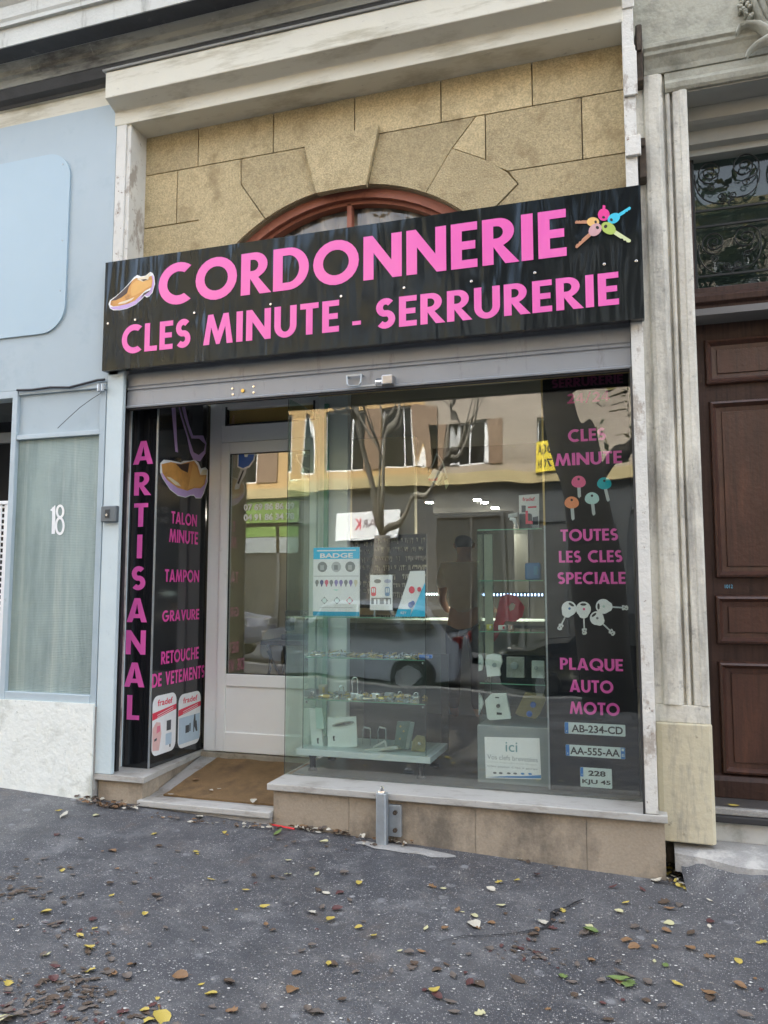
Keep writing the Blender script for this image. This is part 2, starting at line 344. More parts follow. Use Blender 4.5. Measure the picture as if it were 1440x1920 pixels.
def glyph(ch, t=.215):
    h = 1.0
    if ch == 'A': 
        W_ = .86; k = t*1.08
        return [[(0,0),(k,0),(k+.06,.17),(W_-k-.06,.17),(W_-k,0),(W_,0),(W_/2+k*.52,1),(W_/2-k*.52,1)], [(k+.12,.34),(W_-k-.12,.34),(W_/2,.77)]], W_
    if ch == 'B': return [[(0,0)] + arc(.34,.29,.30,.29,-90,68,10) + arc(.33,.76,.25,.24,-35,90,8) + [(0,1)], [(t,.17)]+arc(.32,.29,.1,.12,-90,90,6)+[(t,.41)], [(t,.59)]+arc(.3,.71,.08,.12,-90,90,6)+[(t,.83)]], .64
    if ch in 'OQ':
        o = [arc(.52,.5,.52,.52,0,345,23), arc(.52,.5,.52-t,.52-t,0,345,23)]
        if ch == 'Q': return o, 1.04
        return o, 1.04
    if ch == 'C': return [arc(.52,.5,.52,.52,52,308,24) + arc(.52,.5,.52-t,.52-t,308-8,52+8,24)], .86
    if ch == 'G': return [arc(.52,.5,.52,.52,48,360,26) + [(1.04,.58),(.52,.58),(.52,.40)] + [(.80,.40)] + arc(.52,.5,.52-t,.52-t,-38,-300,24)], 1.06
    if ch == 'D': return [[(0,0)] + arc(.36,.5,.48,.5,-90,90,20) + [(0,1)], [(t,.18)] + arc(.36,.5,.48-t,.32,-90,90,16) + [(t,.82)]], .84
    if ch == 'E': return [[(0,0),(.54,0),(.54,.18),(t,.18),(t,.41),(.50,.41),(.50,.59),(t,.59),(t,.82),(.54,.82),(.54,1),(0,1)]], .54
    if ch == 'H': return [[(0,0),(t,0),(t,.41),(.76-t,.41),(.76-t,0),(.76,0),(.76,1),(.76-t,1),(.76-t,.59),(t,.59),(t,1),(0,1)]], .76
    if ch == 'I': return [box2(0,0,t*1.02,1)], t*1.02
    if ch == 'J': return [stroke([(.36,1),(.36,.25)] + arc(.2,.25,.16,.15,0,-120,8), t)], .48
    if ch == 'K': return [[(0,0),(t,0),(t,.40),(.48,0),(.76,0),(.33,.53),(.70,1),(.44,1),(t,.66),(t,1),(0,1)]], .74
    if ch == 'L': return [[(0,0),(.52,0),(.52,.18),(t,.18),(t,1),(0,1)]], .52
    if ch == 'M': return [[(0,0),(t*.98,0),(.27,.58),(.46,0),(.58,0),(.77,.58),(1.04-t*.98,0),(1.04,0),(.88,1),(.70,1),(.52,.42),(.34,1),(.16,1)]], 1.04
    if ch == 'N': return [[(0,0),(t,0),(t,.60),(.64,0),(.84,0),(.84,1),(.84-t,1),(.84-t,.40),(.20,1),(0,1)]], .84
    if ch == 'P': return [[(0,0),(t,0),(t,.36),(.30,.36)] + arc(.30,.68,.32,.32,-90,90,14) + [(0,1)], [(t,.53)] + arc(.28,.68,.13,.15,-90,90,8) + [(t,.83)]], .62
    if ch == 'R': return [[(0,0),(t,0),(t,.38),(.46,0),(.74,0),(.42,.40)] + arc(.32,.70,.32,.30,-55,90,12) + [(0,1)], [(t,.56)] + arc(.29,.695,.13,.135,-90,90,8) + [(t,.83)]], .68
    if ch == 'S':
        c = .31; ry = (1-t)/4+.01
        p = arc(c+.01,1-t/2-ry+.01,.19,ry,38,180,9) + arc(c+.01,1-t/2-ry+.01,.19,ry,200,250,3) + arc(c,t/2+ry-.01,.20,ry,70,-142,12)
        return [stroke(p, t*.98)], .62
    if ch == 'T': return [[(.6/2-t/2,0),(.3+t/2,0),(.3+t/2,.82),(.6,.82),(.6,1),(0,1),(0,.82),(.3-t/2,.82)]], .60
    if ch == 'U': return [[(0,1)] + arc(.37,.37,.37,.39,180,360,16) + [(.74,1),(.74-t,1)] + arc(.37,.37,.37-t,.20,360,180,12) + [(t,1)]], .74
    if ch == 'V': return [[(.31,0),(.49,0),(.80,1),(.57,1),(.40,.40),(.23,1),(0,1)]], .80
    if ch == 'X': return [[(0,0),(.26,0),(.37,.28),(.48,0),(.74,0),(.5,.5),(.72,1),(.46,1),(.37,.74),(.28,1),(.02,1),(.24,.5)]], .74
    if ch == 'Y': return [[(.27,0),(.47,0),(.47,.45),(.74,1),(.5,1),(.37,.66),(.24,1),(0,1),(.27,.45)]], .74
    if ch == '-': return [box2(0,.36,.34,.52)], .34
    if ch == '/': return [[(0,-.05),(.12,-.05),(.42,1.05),(.30,1.05)]], .42
    if ch == '2': return glyph_two, .6
    if ch == '4': return [[(.33,0),(.52,0),(.52,.20),(.64,.20),(.64,.36),(.52,.36),(.52,1),(.36,1),(0,.34),(0,.20),(.33,.20)], [(.17,.36),(.33,.36),(.33,.66)]], .64
    if ch == ' ': return [], .40
    return [box2(0,0,.5,1)], .5
def word(mb, fr, txt, x0, x1, z0, z1, off=0, th=.0015, sp=.075, t=.215, k=None, slant=0):
    items = []; x = 0
    for ch in txt:
        g, wd = glyph(ch, t); items.append((g, x)); x += wd + sp
    tot = x - sp; sx = (x1-x0)/tot; sz = z1-z0
    for (g, xo), ch_ in zip(items, txt):
        if not g: continue
        if ch_ == 'Q': mb.flat(fr, [[(x0 + (a+xo)*sx, z0 + b_*sz) for a, b_ in ((.56,.36),(.84,-.06),(1.06,-.06),(.78,.36))]], off, th + .0004, k)
        loops = [[(x0 + (p[0]+xo)*sx + slant*p[1]*sz, z0 + p[1]*sz) for p in lp] for lp in g]
        if g is glyph_two:
            for i_, lp in enumerate(loops): mb.flat(fr, [lp], off, th + .0003*i_, k)
        else: mb.flat(fr, loops, off, th, k)
    return mb
def ftext(mb, fr, txt, x0, x1, z0, z1, off=0, th=.001, bold=0.0, k=None):
    cu = bpy.data.curves.new('t', 'FONT'); cu.body = txt; cu.size = 1; cu.offset = bold; cu.extrude = 0; cu.resolution_u = 3
    ob = bpy.data.objects.new('t', cu); col.objects.link(ob)
    dg = bpy.context.evaluated_depsgraph_get(); dg.update()
    me = bpy.data.meshes.new_from_object(ob.evaluated_get(dg))
    xs = [v.co.x for v in me.vertices]; ys = [v.co.y for v in me.vertices]
    if xs:
        ax, bx, ay, by = min(xs), max(xs), min(ys), max(ys)
        o, u, v, n = fr
        vs = [o + u*(x0 + (p.co.x-ax)/(bx-ax)*(x1-x0)) + v*(z0 + (p.co.y-ay)/max(by-ay,1e-6)*(z1-z0)) + n*(off+th) for p in me.vertices]
        mb.add(vs, [tuple(p.vertices) for p in me.polygons], k)
    bpy.data.objects.remove(ob); bpy.data.curves.remove(cu); bpy.data.meshes.remove(me)
    return mb
def rrect(x0, z0, x1, z1, r, n=5):
    return arc(x1-r,z0+r,r,r,-90,0,n) + arc(x1-r,z1-r,r,r,0,90,n) + arc(x0+r,z1-r,r,r,90,180,n) + arc(x0+r,z0+r,r,r,180,270,n)

# ================================================================ SETTING
mb = MB()
nx, ny = 60, 30
xs = [-14 + 22*i/nx for i in range(nx+1)]; ys = [-7.0 + 7.35*j/ny for j in range(ny+1)]
mb.add([(x, y, gz(x, y) + .006*noise.noise(Vector((x*1.3, y*1.3, 0)))) for y in ys for x in xs],
       [(j*(nx+1)+i, j*(nx+1)+i+1, (j+1)*(nx+1)+i+1, (j+1)*(nx+1)+i) for j in range(ny) for i in range(nx)])
tag(mb.build('pavement', m_asph, smooth=True), kind='structure')
# road far behind the camera with a granite kerb; it falls with the street
mb = MB(); mb.add([(-60,-12.4,gz(-60,-12.4)-.04),(60,-12.4,gz(60,-12.4)-.04),(60,-7.0,gz(60,-7.)-.14),(-60,-7.0,gz(-60,-7.)-.14)], [(0,1,2,3)])
tag(mb.build('road', m_road), kind='structure')
mb = MB()
for X0 in range(-14, 8):
    mb.obox((X0+.5, -7.1, gz(X0+.5,-7)-.09), (.496,0,-.0198), (0,.1,0), (0,0,.1))
tag(mb.build('kerb', m_conc, bev=.01), kind='structure')
mb = MB(); mb.add([(-60,-14.6,gz(-60,-14.6)+.1),(60,-14.6,gz(60,-14.6)+.1),(60,-12.4,gz(60,-12.4)+.1),(-60,-12.4,gz(-60,-12.4)+.1)], [(0,1,2,3)])
tag(mb.build('far_pavement', m_road), kind='structure')
mb = MB(); mb.add([(-120,-120,-3.0),(120,-120,-3.0),(120,120,-3.0),(-120,120,-3.0)], [(0,1,2,3)])
tag(mb.build('ground', m_road), kind='structure')

# ================================================================ STONE BUILDING
GX0, GX1 = -3.37, .011       # opening between the two pilasters
B = thing('stone_building', 'ochre stone building with arched window, dark weathered cornice and limestone doorway surround', 'building', (-1.6, .3, 0))
# --- ochre wall as blocks around the arch
YW = .215
fr = fy(YW)
AC = (-1.807, 2.945); AR = 1.255          # arch centre and radius measured from the red frame's outer edge
def arcpts(a0, a1, r=AR, n=10): return [(AC[0]+r*math.cos(R(a0+(a1-a0)*i/n)), AC[1]+r*math.sin(R(a0+(a1-a0)*i/n))) for i in range(n+1)]
mb = MB()
wl = [(-3.42,2.9),(-2.66,2.9),(-2.66,3.33)] 
outer = [(-3.42,2.9),(.06,2.9),(.06,4.9),(-3.42,4.9)]
hole = arcpts(4, 176, AR, 30)
mb.flat(frameY((0, YW+.2, 0)), [outer, hole], 0, .19)
mb.build('wall', m_joint, B)
mb = MB()
g = .004
def blk(poly, th=.014, off=0.0, inset=g):
    cx = sum(p[0] for p in poly)/len(poly); cz = sum(p[1] for p in poly)/len(poly)
    n = len(poly); out = []
    # inset each edge
    ar = sum(poly[i][0]*poly[(i+1)%n][1]-poly[(i+1)%n][0]*poly[i][1] for i in range(n))
    s = 1 if ar > 0 else -1
    for i in range(n):
        a, b, c = Vector(poly[i-1]), Vector(poly[i]), Vector(poly[(i+1)%n])
        d1 = (b-a).normalized(); d2 = (c-b).normalized()
        n1 = Vector((-d1.y, d1.x))*s; n2 = Vector((-d2.y, d2.x))*s
        m = (n1+n2); m = m/max(m.length,.3); kk = inset/max(m.dot(n1), .5)
        out.append(tuple(b + m*kk))
    mb.flat(fr, [out], -.005+off, th+.005)
T0, T1, T2, T3 = 4.87, 4.53, 4.125, 3.70
xsA = [-3.42,-2.935,-2.338,-1.732,-1.131,-.539,.06]
for i in range(6):
    if xsA[i] == -2.338:   # block above the keystone's left
        pass
    a, b = xsA[i], xsA[i+1]
    blk([(a,T1),(b,T1),(b,T0),(a,T0)])
def ang(x, z): return math.degrees(math.atan2(z-AC[1], x-AC[0]))
def on(a, r=AR): return (AC[0]+r*math.cos(R(a)), AC[1]+r*math.sin(R(a)))
def arcseg(a0, a1, n=6): return [on(a0+(a1-a0)*i/n) for i in range(n+1)]
# course 2 squares
blk([(-3.42,T2),(-3.102,T2),(-3.102,T1),(-3.42,T1)])
NS = .0012
# left shouldered voussoir between x=-3.10 and the joint at 495,405
kL, kR = 99, 82.2
vL, vR = 117.7, 63
wL, wR = 137, 43
pL = on(vL); pR = on(vR)
blk([(-3.42,T3),(-2.75,T3),on(wL)] + arcseg(wL, vL)[1:] + [(-2.584,4.34),(-2.588,T1),(-3.102,T1),(-3.102,T2+NS),(-2.92,T2+NS),(-2.92,T2-NS),(-3.42,T2-NS)])
blk([(-2.584,4.34)] + arcseg(vL, kL) + [(-2.075,T1),(-2.588,T1)])
# keystone, proud of the wall
blk([on(kL,AR-.02), on((kL+kR)/2,AR-.03), on(kR,AR-.02), (-1.545,T1+.05), (-2.10,T1+.02)], th=.045)
blk([on(kR,AR)] + arcseg(kR, vR)[1:] + [(-1.06,4.34),(-.90,T1),(-1.56,T1)])
blk([on(vR)] + arcseg(vR, wR)[1:] + [(-.636,4.03),(-.71,T2),(-.84,4.225),(-1.06,4.34)], th=.020)
blk([(-1.06,4.34),(-.84,4.225),(-.84,T1),(-.90,T1)])
blk([(-.84,T2+.08),(-.70,T2),(-.239,T2),(-.239,T1),(-.84,T1)])
blk([(-.239,T2),(.06,T2),(.06,T1),(-.239,T1)])
blk([(-.70,T2),(-.636,4.03),on(wR),(-.7,T3),(.06,T3),(.06,T2)])
blk([(-3.42,2.95),(-3.08,2.95),(-3.0,3.35),(-2.79,T3),(-3.42,T3)])
mb.build('stone_block', m_stone, B, bev=.004)
# --- arched window
aw = MB()
aw.flat(frameY((0,.36,0)), [arcpts(0,180,AR+.02,36), arcpts(0,180,AR-.06,36)], 0, .10)
win = aw.build('arched_window', m_redframe, B, bev=.008)
aw = MB(); aw.flat(frameY((0,.37,0)), [arcpts(0,180,AR-.055,36), arcpts(0,180,AR-.085,36)], 0, .07)
aw.box(AC[0]-.015, AC[0]+.02, .30, .36, 3.3, AC[1]+AR-.07)
aw.build('mullion', m_redframe, win, bev=.004)
aw = MB(); aw.flat(frameY((0,.366,0)), [arcpts(0,180,AR-.08,36)], 0, .004); aw.build('pane', m_arch_gl, win)
cu = MB(); n = 210
for i in range(n):
    x0 = AC[0]-1.25 + 2.5*i/n; x1 = AC[0]-1.25 + 2.5*(i+1)/n
    f = lambda x: .395 + .018*math.sin(x*38) + .01*math.sin(x*17+1)
    cu.add([(x0,f(x0),3.2),(x1,f(x1),3.2),(x1,f(x1),4.3),(x0,f(x0),4.3)], [(0,1,2,3)])
cu.box(AC[0]-1.3, AC[0]+1.3, .62, .64, 3.0, 4.4)
cu.build('curtain', m_curtain, win, smooth=False)
# --- lintel box over the opening
lb = MB(); LX0, LX1 = -3.505, .02
lb.profx([(.3,5.16),(-.12,5.16),(-.12,4.965),(-.004,4.925),(-.004,4.822),(.3,4.822)], LX0, LX1)
lb.build('lintel', m_lintel, B, bev=.006)
lb = MB(); lb.profx([(.0,5.162),(-.135,5.162),(-.14,5.172),(.0,5.182)], LX0-.015, LX1); lb.build('flashing', plain('zinc_flashing', (.36,.38,.40), .4, .7), B)
# --- pilasters
pl = MB(); pl.box(-3.487, -3.405, 0, .30, 2.98, 4.93); pl.box(-3.4049, -3.372, .012, .3, 2.98, 4.84); pl.build('pilaster', m_pil, B, bev=.004)
pl = MB(); pl.box(.011, .078, .0, .3, .292, 5.5)
for z0, z1, dx, dy in ((4.35,4.62,.012,-.02),(4.62,4.66,.006,-.012),(3.98,4.1,.02,-.025),(4.9,5.0,.008,-.01)):
    pl.box(.018-dx*.3, .078+dx, dy, .001, z0, z1)
pl.build('pilaster', m_pil, B, bev=.005)
for z0, z1 in ((4.45,4.80),(3.86,4.10)):
    rb = MB(); rb.box(.088, .125, .02, .16, z0, z1); rb.box(.094,.12,.0,.021,z0+.18,z1-.01)
    rb.build('bracket', m_rust, B, bev=.004)
# --- cornice across the facade
cn = MB(); CX0 = -9.0; CX1 = .10
cn.profx([(.3,5.02),(.02,5.0),(.02,5.135),(-.0,5.14),(.3,5.14)], CX0, LX0-.001, 0)
cn.build('fascia', m_lintel, B, bev=.004)
cn = MB()
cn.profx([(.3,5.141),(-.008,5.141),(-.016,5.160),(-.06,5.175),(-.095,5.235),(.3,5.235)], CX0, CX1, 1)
cn.profx([(.3,5.236),(-.10,5.236),(-.105,5.29),(-.125,5.305),(-.13,5.34),(-.165,5.38),(.3,5.38)], CX0, CX1, 0)
cn.profx([(.3,5.381),(-.31,5.381),(-.31,5.52),(.3,5.52)], CX0, CX1, 2)
cn.profx([(-.168,5.3795),(-.300,5.3795),(-.300,5.3808),(-.168,5.3808)], CX0, CX1, 1)  # thin sheet that makes the fascia's underside darker
cn.profx([(.3,5.521),(-.335,5.521),(-.335,5.55),(-.345,5.57),(-.345,5.66),(-.40,5.72),(-.40,5.80),(.3,5.80)], CX0, CX1, 2)
cn.build('cornice', [m_cornice, m_dark_cov, m_fascia], B, bev=.004)
up = MB(); up.box(-26, 20, .31, .5, 5.81, 13); up.box(-9, .078, .301, .5, 4.88, 5.8099); up.box(-26, -9.01, .0, .5, -1, 5.8); up.box(2.21, 20, .1, .5, -1, 5.8); up.build('upper_wall', m_portal, B)  # unseen upper storeys, stretched both ways to keep the sun off the pavement
up = MB(); up.box(-26, 20, 6.2, 6.5, -1, 14); up.box(-9, 3, .32, .36, -1, .10); up.build('sun_block_wall', m_portal, B)  # unseen walls added behind the shop to stop sunlight leaking through
# --- doorway surround of limestone
PX = .363
su = MB()
prof = [(.079,.45),(.079,.115),(.120,.115),(.128,.095),(.150,.088),(.205,.088),(.226,.098),(.236,.125),(.243,.125),(.247,.103),(.258,.098),(.268,.103),(.273,.128),(.279,.128),(.285,.094),(.318,.090),(.322,.084),(.350,.084),(PX,.094),(PX,.45)]
su.profz([q for q in prof if q[0] < .245] + [(.243,.45)], .86, 4.52)
su.profz([(.2432,.45),(.2432,.125)] + [q for q in prof if q[0] > .245], .86, 4.393)
su.profz([(.079,.45),(.079,.11),(.15,.10),(.34,.09),(PX,.096),(PX,.45)], .765, .8599)
su.build('door_surround', m_portal, B, bev=.003)
su = MB(); su.profz([(.0795,.45),(.0795,.096),(.11,.083),(.35,.078),(.368,.092),(.368,.45)], .135, .764); su.build('base_block', m_yblock, B, bev=.008)
su = MB()   # architrave over the door and mouldings
su.profx([(.45,4.395),(.094,4.395),(.082,4.41),(.075,4.44),(.09,4.465),(.10,4.47),(.10,4.52),(.45,4.52)], .2435, 2.2)
su.profx([(.45,4.521),(.092,4.521),(.085,4.55),(.06,4.60),(.045,4.615),(.045,4.635),(.03,4.65),(.03,4.675),(.45,4.675)], .129, 2.2)
su.build('architrave', m_sooty, B, bev=.003)
su = MB(); su.box(.079, 2.2, .10, .45, 4.676, 6.0); su.box(.079,.128,.112,.45,4.521,4.675); su.build('frieze', m_sooty, B)
# carved leaves on the frieze
cl = MB()
def leafcurve(pts, w, y0):
    n = len(pts); vs = []; fs = []
    for i, (p, ww) in enumerate(zip(pts, w)):
        a = Vector(pts[max(i-1,0)]); b = Vector(pts[min(i+1,n-1)]); d = (b-a).normalized(); nn = Vector((-d.y, d.x))
        q = Vector(p)
        for s, dep in ((-1,0),(-.6,.035),(0,.05),(.6,.03),(1,0)):
            r = q + nn*ww*s; vs.append((r.x, y0 - dep, r.y))
    for i in range(n-1):
        for j in range(4): fs.append((i*5+j, i*5+j+1, (i+1)*5+j+1, (i+1)*5+j))
    cl.add(vs, fs)
def px2(px, py, Y=.06):
    v = W(px, py, Y); return (v.x, v.z)
leafcurve([px2(*p) for p in ((1379,74),(1385,60),(1400,53),(1420,54),(1440,66),(1460,80))], [.004,.018,.024,.03,.034,.03], .04)
leafcurve([px2(*p) for p in ((1396,120),(1402,106),(1416,94),(1438,82),(1462,70))], [.006,.014,.022,.032,.04], .03)
for k, (a, b) in enumerate((((1452,62),(1404,-30)),((1458,60),(1420,-34)),((1466,60),(1436,-40)),((1480,60),(1455,-40)))):
    A = Vector(a); Bv = Vector(b); M_ = (A+Bv)/2 + Vector((-8,10))
    leafcurve([px2(*(A*(1-t)**2 + M_*2*t*(1-t) + Bv*t*t)) for t in (0,.2,.4,.6,.8,1)], [.012,.016,.02,.022,.02,.008], .10-.012*k)
for i in range(26):
    x = 1385 + random.random()*32; y = 2 + random.random()*36
    p = px2(x, y, .09); cl.cyl((p[0],.10,p[1]), (p[0]+random.uniform(-.01,.01),.065,p[1]+.01), random.uniform(.006,.012), 6)
cl.build('carving', m_sooty, B, smooth=True)

# ================================================================ WOODEN DOOR and its grille
YD = .46
D_ = thing('wooden_door', 'dark brown panelled double door under a scrolled iron transom', 'door', (.385, YD, .3))
fr_ = MB(); fr_.box(.36, 1.80, YD+.03, YD+.07, .30, 3.15); fr_.build('door_leaf', m_wood2, D_, bev=.004)
def Wd(px, py): v = W(px, py, YD); return v.x, v.z
def dpanel(xl, z0, z1, nm='panel'):
    p = MB(); xr = xl + .56
    def ring(a, y0, y1, wd, k=0):
        x0, x1, Z0, Z1 = xl+a, xr-a, z0+a, z1-a
        o = [(x0,Z0),(x1,Z0),(x1,Z1),(x0,Z1)]; i = [(x0+wd,Z0+wd),(x1-wd,Z0+wd),(x1-wd,Z1-wd),(x0+wd,Z1-wd)]
        vs = [(a_[0], y0, a_[1]) for a_ in o] + [(a_[0], y1, a_[1]) for a_ in i]
        p.add(vs, [(j, (j+1)%4, 4+(j+1)%4, 4+j) for j in range(4)], k)
    ring(0, YD+.03, YD-.002, .008); ring(.008, YD-.002, YD-.008, .012); ring(.020, YD-.008, YD+.022, .020)
    ring(.040, YD+.022, YD+.024, .028); ring(.068, YD+.024, YD+.014, .003); 
    a = .071; p.add([(xl+a,YD+.014,z0+a),(xr-a,YD+.014,z0+a),(xr-a,YD+.014,z1-a),(xl+a,YD+.014,z1-a)], [(0,1,2,3)])
    return p.build(nm, m_wood, D_)
for (pt, pb) in (((1320,637),(1327,722)),((1328,752),(1347,1084)),((1341,1116),(1348,1208)),((1345,1240),(1360,1452))):
    xa, za = Wd(*pt); xb, zb = Wd(*pb)
    dpanel((xa+xb)/2 - .006, zb, za)
for (pt, pb) in (((1320,637),(1327,722)),((1328,752),(1347,1084)),((1341,1116),(1348,1208)),((1345,1240),(1360,1452))):
    xa, za = Wd(*pt); xb, zb = Wd(*pb)
    dpanel((xa+xb)/2 + .70, zb, za)
kb = MB(); kb.profx([(YD+.03,.30),(YD-.01,.30),(YD-.012,.395),(YD+.002,.42),(YD+.03,.43)], .385, 1.8); kb.build('kick_rail', m_wood2, D_, bev=.003)
# cornice over the leaves
x_, zc1 = Wd(1310, 602); x_, zc0 = Wd(1305, 556)
kb = MB(); kb.profx([(YD+.07,zc1-.015),(YD+.015,zc1-.015),(YD+.0,zc1+.01),(YD-.01,zc1+.03),(YD-.045,zc1+.045),(YD-.05,zc1+.075),(YD-.075,zc1+.09),(YD-.08,zc0-.03),(YD-.05,zc0),(YD+.07,zc0)], .37, 1.8); kb.build('door_cornice', m_wood2, D_, bev=.002)
kb = MB(); kb.profx([(YD+.07,zc0+.001),(YD+.0,zc0+.001),(YD+.0,zc0+.05),(YD+.07,zc0+.05)], .37, 1.8)
xg, zg1 = Wd(1300, 268)
kb.box(.37,.40,YD,YD+.07,zc0+.05,zg1+.2); kb.box(.37,1.8,YD-.02,YD+.07,zg1+.02,zg1+.24); kb.build('transom_frame', m_wood2, D_, bev=.004)
kb = MB(); kb.box(.40,1.8,YD+.05,YD+.056,zc0+.05,zg1+.02); kb.build('transom_pane', m_darkgl, D_)
kb = MB(); kb.box(.37,1.9,YD+.9,YD+.92,.2,4.6); kb.build('hall_wall', mat('hall_wall', (.16,.18,.18), .8, var=.4, vs=2), D_)
ir = MB()
def GP(px, py): v = W(px, py, YD+.01); return (v.x, YD+.01, v.z)
def spiral(cx, cy, r0, r1, turns, a0, sgn=1, n=40):
    c = Vector(GP(cx, cy)); k = (Vector(GP(cx+10, cy)) - c).length/10
    return [c + Vector((math.cos(R(a0)+sgn*2*math.pi*turns*i/n), 0, math.sin(R(a0)+sgn*2*math.pi*turns*i/n))) * k * (r0+(r1-r0)*i/n) for i in range(n+1)]
def bez(ps, n=14):
    ps = [Vector(p) for p in ps]; out = []
    for i in range(n+1):
        q = ps[:]; t = i/n
        while len(q) > 1: q = [q[j]*(1-t)+q[j+1]*t for j in range(len(q)-1)]
        out.append(q[0])
    return out
rr = .0042
for (cx, cy, r, s) in ((1331,323,24,1),(1396,311,30,-1),(1338,455,24,1),(1399,445,30,-1),(1470,300,30,1),(1476,432,30,1)):
    ir.tube(spiral(cx, cy, 3, r, 2.2, 200 if s > 0 else -20, s), rr, 6)
    ir.tube(bez([GP(cx-28*s, cy+5), GP(cx-32*s, cy+45), GP(cx-5*s, cy+62), GP(cx+26*s, cy+58)]), rr, 6)
    ir.tube(spiral(cx+2, cy+31, 2, 8, 1.2, 90, s), rr*.8, 5)
for cx, cy, s in ((1352,369,-1),(1375,366,1),(1362,499,-1),(1384,496,1)):
    ir.tube(spiral(cx, cy, 2, 8, 1.5, 90, s), rr, 6); ir.tube(bez([GP(cx, cy+8), GP(1366 if cy < 400 else 1373, cy+8), GP(1367 if cy < 400 else 1374, cy+16)]), rr, 5)
zz = []
for py in (296, 396, 426, 519, 549):
    v = W(1307, py, YD); z = v.z; ir.box(.40, 1.8, YD+.004, YD+.016, z-.006, z+.006)
for x in (.402, 1.1): ir.box(x, x+.012, YD+.003, YD+.017, zc0+.05, zg1+.02)
ir.build('transom_grille', m_iron, D_)
lt = MB(); ftext(lt, frameY((0, YD+.029, 0)), '1012', Wd(1360,1100)[0], Wd(1375,1100)[0], Wd(1360,1103)[1], Wd(1360,1096)[1], 0, .001, .01); lt.build('lettering', plain('pale_blue_sticker', (.15,.45,.65)), D_)
# soffit panels between surround and door are part of the building
sf = MB(); 
sf.box(.364, 2.2, .11, .28, 4.386, 4.394); sf.profx([(.28,4.385),(.28,4.30),(.31,4.29),(.37,4.285),(.37,4.20),(.42,4.19),(.42,4.15),(.9,4.15),(.9,4.385)], .364, 2.2)
sf.build('soffit', mat('grey_soffit', (.33,.33,.30), .8, var=.08, vs=5), B)
# threshold of the wooden door
th = MB(); th.box(.37, 2.3, .22, .9, .262, .298); th.box(.37,2.3,.20,.24,.225,.261,1); th.build('threshold', [m_conc, mat('black_stone', (.03,.03,.032), .6)], B, bev=.006)
th = MB(); th.box(.369, 2.3, .235, .9, .12, .2615); th.build('step', mat('pale_render', (.50,.50,.47), .9, var=.1, stain=(.33,.33,.30), ss=4, st=.55), B)
pt = MB(); n = 36   # rough concrete apron in front of the neighbouring doorway, and the asphalt ramped up to it
vs = []; v2 = []
for i in range(n+1):
    x = .155 + 2.6*i/n; k = min(1, i/4); yf = .10 - .10*k - .03*noise.noise(Vector((x*5,1,0))); zt_ = .118 - .012*k
    rag = .03*noise.noise(Vector((x*11, 5, 0)))
    vs += [(x, .4, .130), (x, yf+.05, zt_), (x, yf-.035+rag, zt_-.030), (x, yf-.045+rag, zt_-.12)]
    yr = -.10 - .36*min(1, i/7) + .02*noise.noise(Vector((x*6, 9, 0)))
    v2 += [(x+.03, yf-.02+rag, zt_-.050 - (.03 if i == 0 else 0)), (x+.03+.03*k, (yf+yr)/2, (zt_-.05+gz(x,yr))/2+.008), (x+.05+.03*k, yr, gz(x, yr)-.004)]
pt.add(vs, [(4*i+j, 4*i+j+1, 4*i+j+5, 4*i+j+4) for i in range(n) for j in (0,1,2)] + [(0,3,2,1)])
tag(pt.build('concrete_apron', m_conc, smooth=False), kind='structure')
pt = MB(); pt.add(v2, [(3*i+j, 3*i+j+1, 3*i+j+4, 3*i+j+3) for i in range(n) for j in (0,1)] + [(0,2,1)])
tag(pt.build('asphalt_ramp', m_asph, smooth=True), kind='structure')

# ================================================================ SHOP BASE: plinths, sills, step
S = thing('shopfront_base', 'beige stone plinth with grey marble sills, doorstep and ramp under the black cobbler shopfront', 'shop base', (-1.6, .1, 0))
p = MB(); 
bx = [-2.19, -1.69, -1.42, -.92, -.30, .109]
for a, b in zip(bx[:-1], bx[1:]): p.box(a+.0008, b-.0008, .028, .25, -.25, .2495)
p.build('plinth', m_plinth, S, bev=.002)
p = MB(); p.box(-3.48, -3.135, .028, .22, -.1, .2245)
p.add([(-3.135,.028,-.1),(-3.135,.028,.2245),(-3.225,.95,.2245),(-3.225,.95,-.1),(-3.3,.028,-.1),(-3.3,.028,.2245),(-3.3,.95,.2245),(-3.3,.95,-.1)], [(0,3,2,1),(4,5,6,7),(1,2,6,5)])
p.build('plinth', m_plinth, S, bev=.003)
p = MB(); p.box(-2.222, .124, -.004, .275, .25, .29); p.build('sill', m_marble, S, bev=.005)
p = MB(); p.profz([(-3.497,-.004),(-3.105,-.004),(-3.205,.95),(-3.50,.95),(-3.50,.24),(-3.497,.24)], .225, .261); p.build('sill', m_marble, S, bev=.005)
p = MB(); p.profz([(-3.15,-.012),(-2.195,-.012),(-2.195,.10),(-3.15,.10)], .079, .118); p.build('step_nosing', m_marble, S, bev=.006)
p = MB(); p.box(-3.14, -2.195, .01, .095, -.12, .0785)
p.add([(-3.13,.10,.116),(-2.195,.10,.116),(-2.195,.93,.232),(-3.21,.93,.232),(-3.13,.10,-.1),(-2.195,.10,-.1),(-2.195,.93,-.1),(-3.21,.93,-.1)], [(0,1,2,3),(4,7,6,5),(0,4,5,1),(1,5,6,2),(2,6,7,3),(3,7,4,0)])
p.build('ramp', mat('grey_ramp_cement', (.34,.33,.31), .85, var=.12, vs=8, bump=.3, stain=(.22,.2,.17), ss=5, st=.52), S)
p = MB(); p.box(-3.215, -2.19, .865, .99, .1, .258); p.build('threshold', m_thresh, S, bev=.006)
p = MB(); p.box(-2.19,-2.17,.25,.95,.1,.2495); p.build('ramp_side', m_plinth, S)

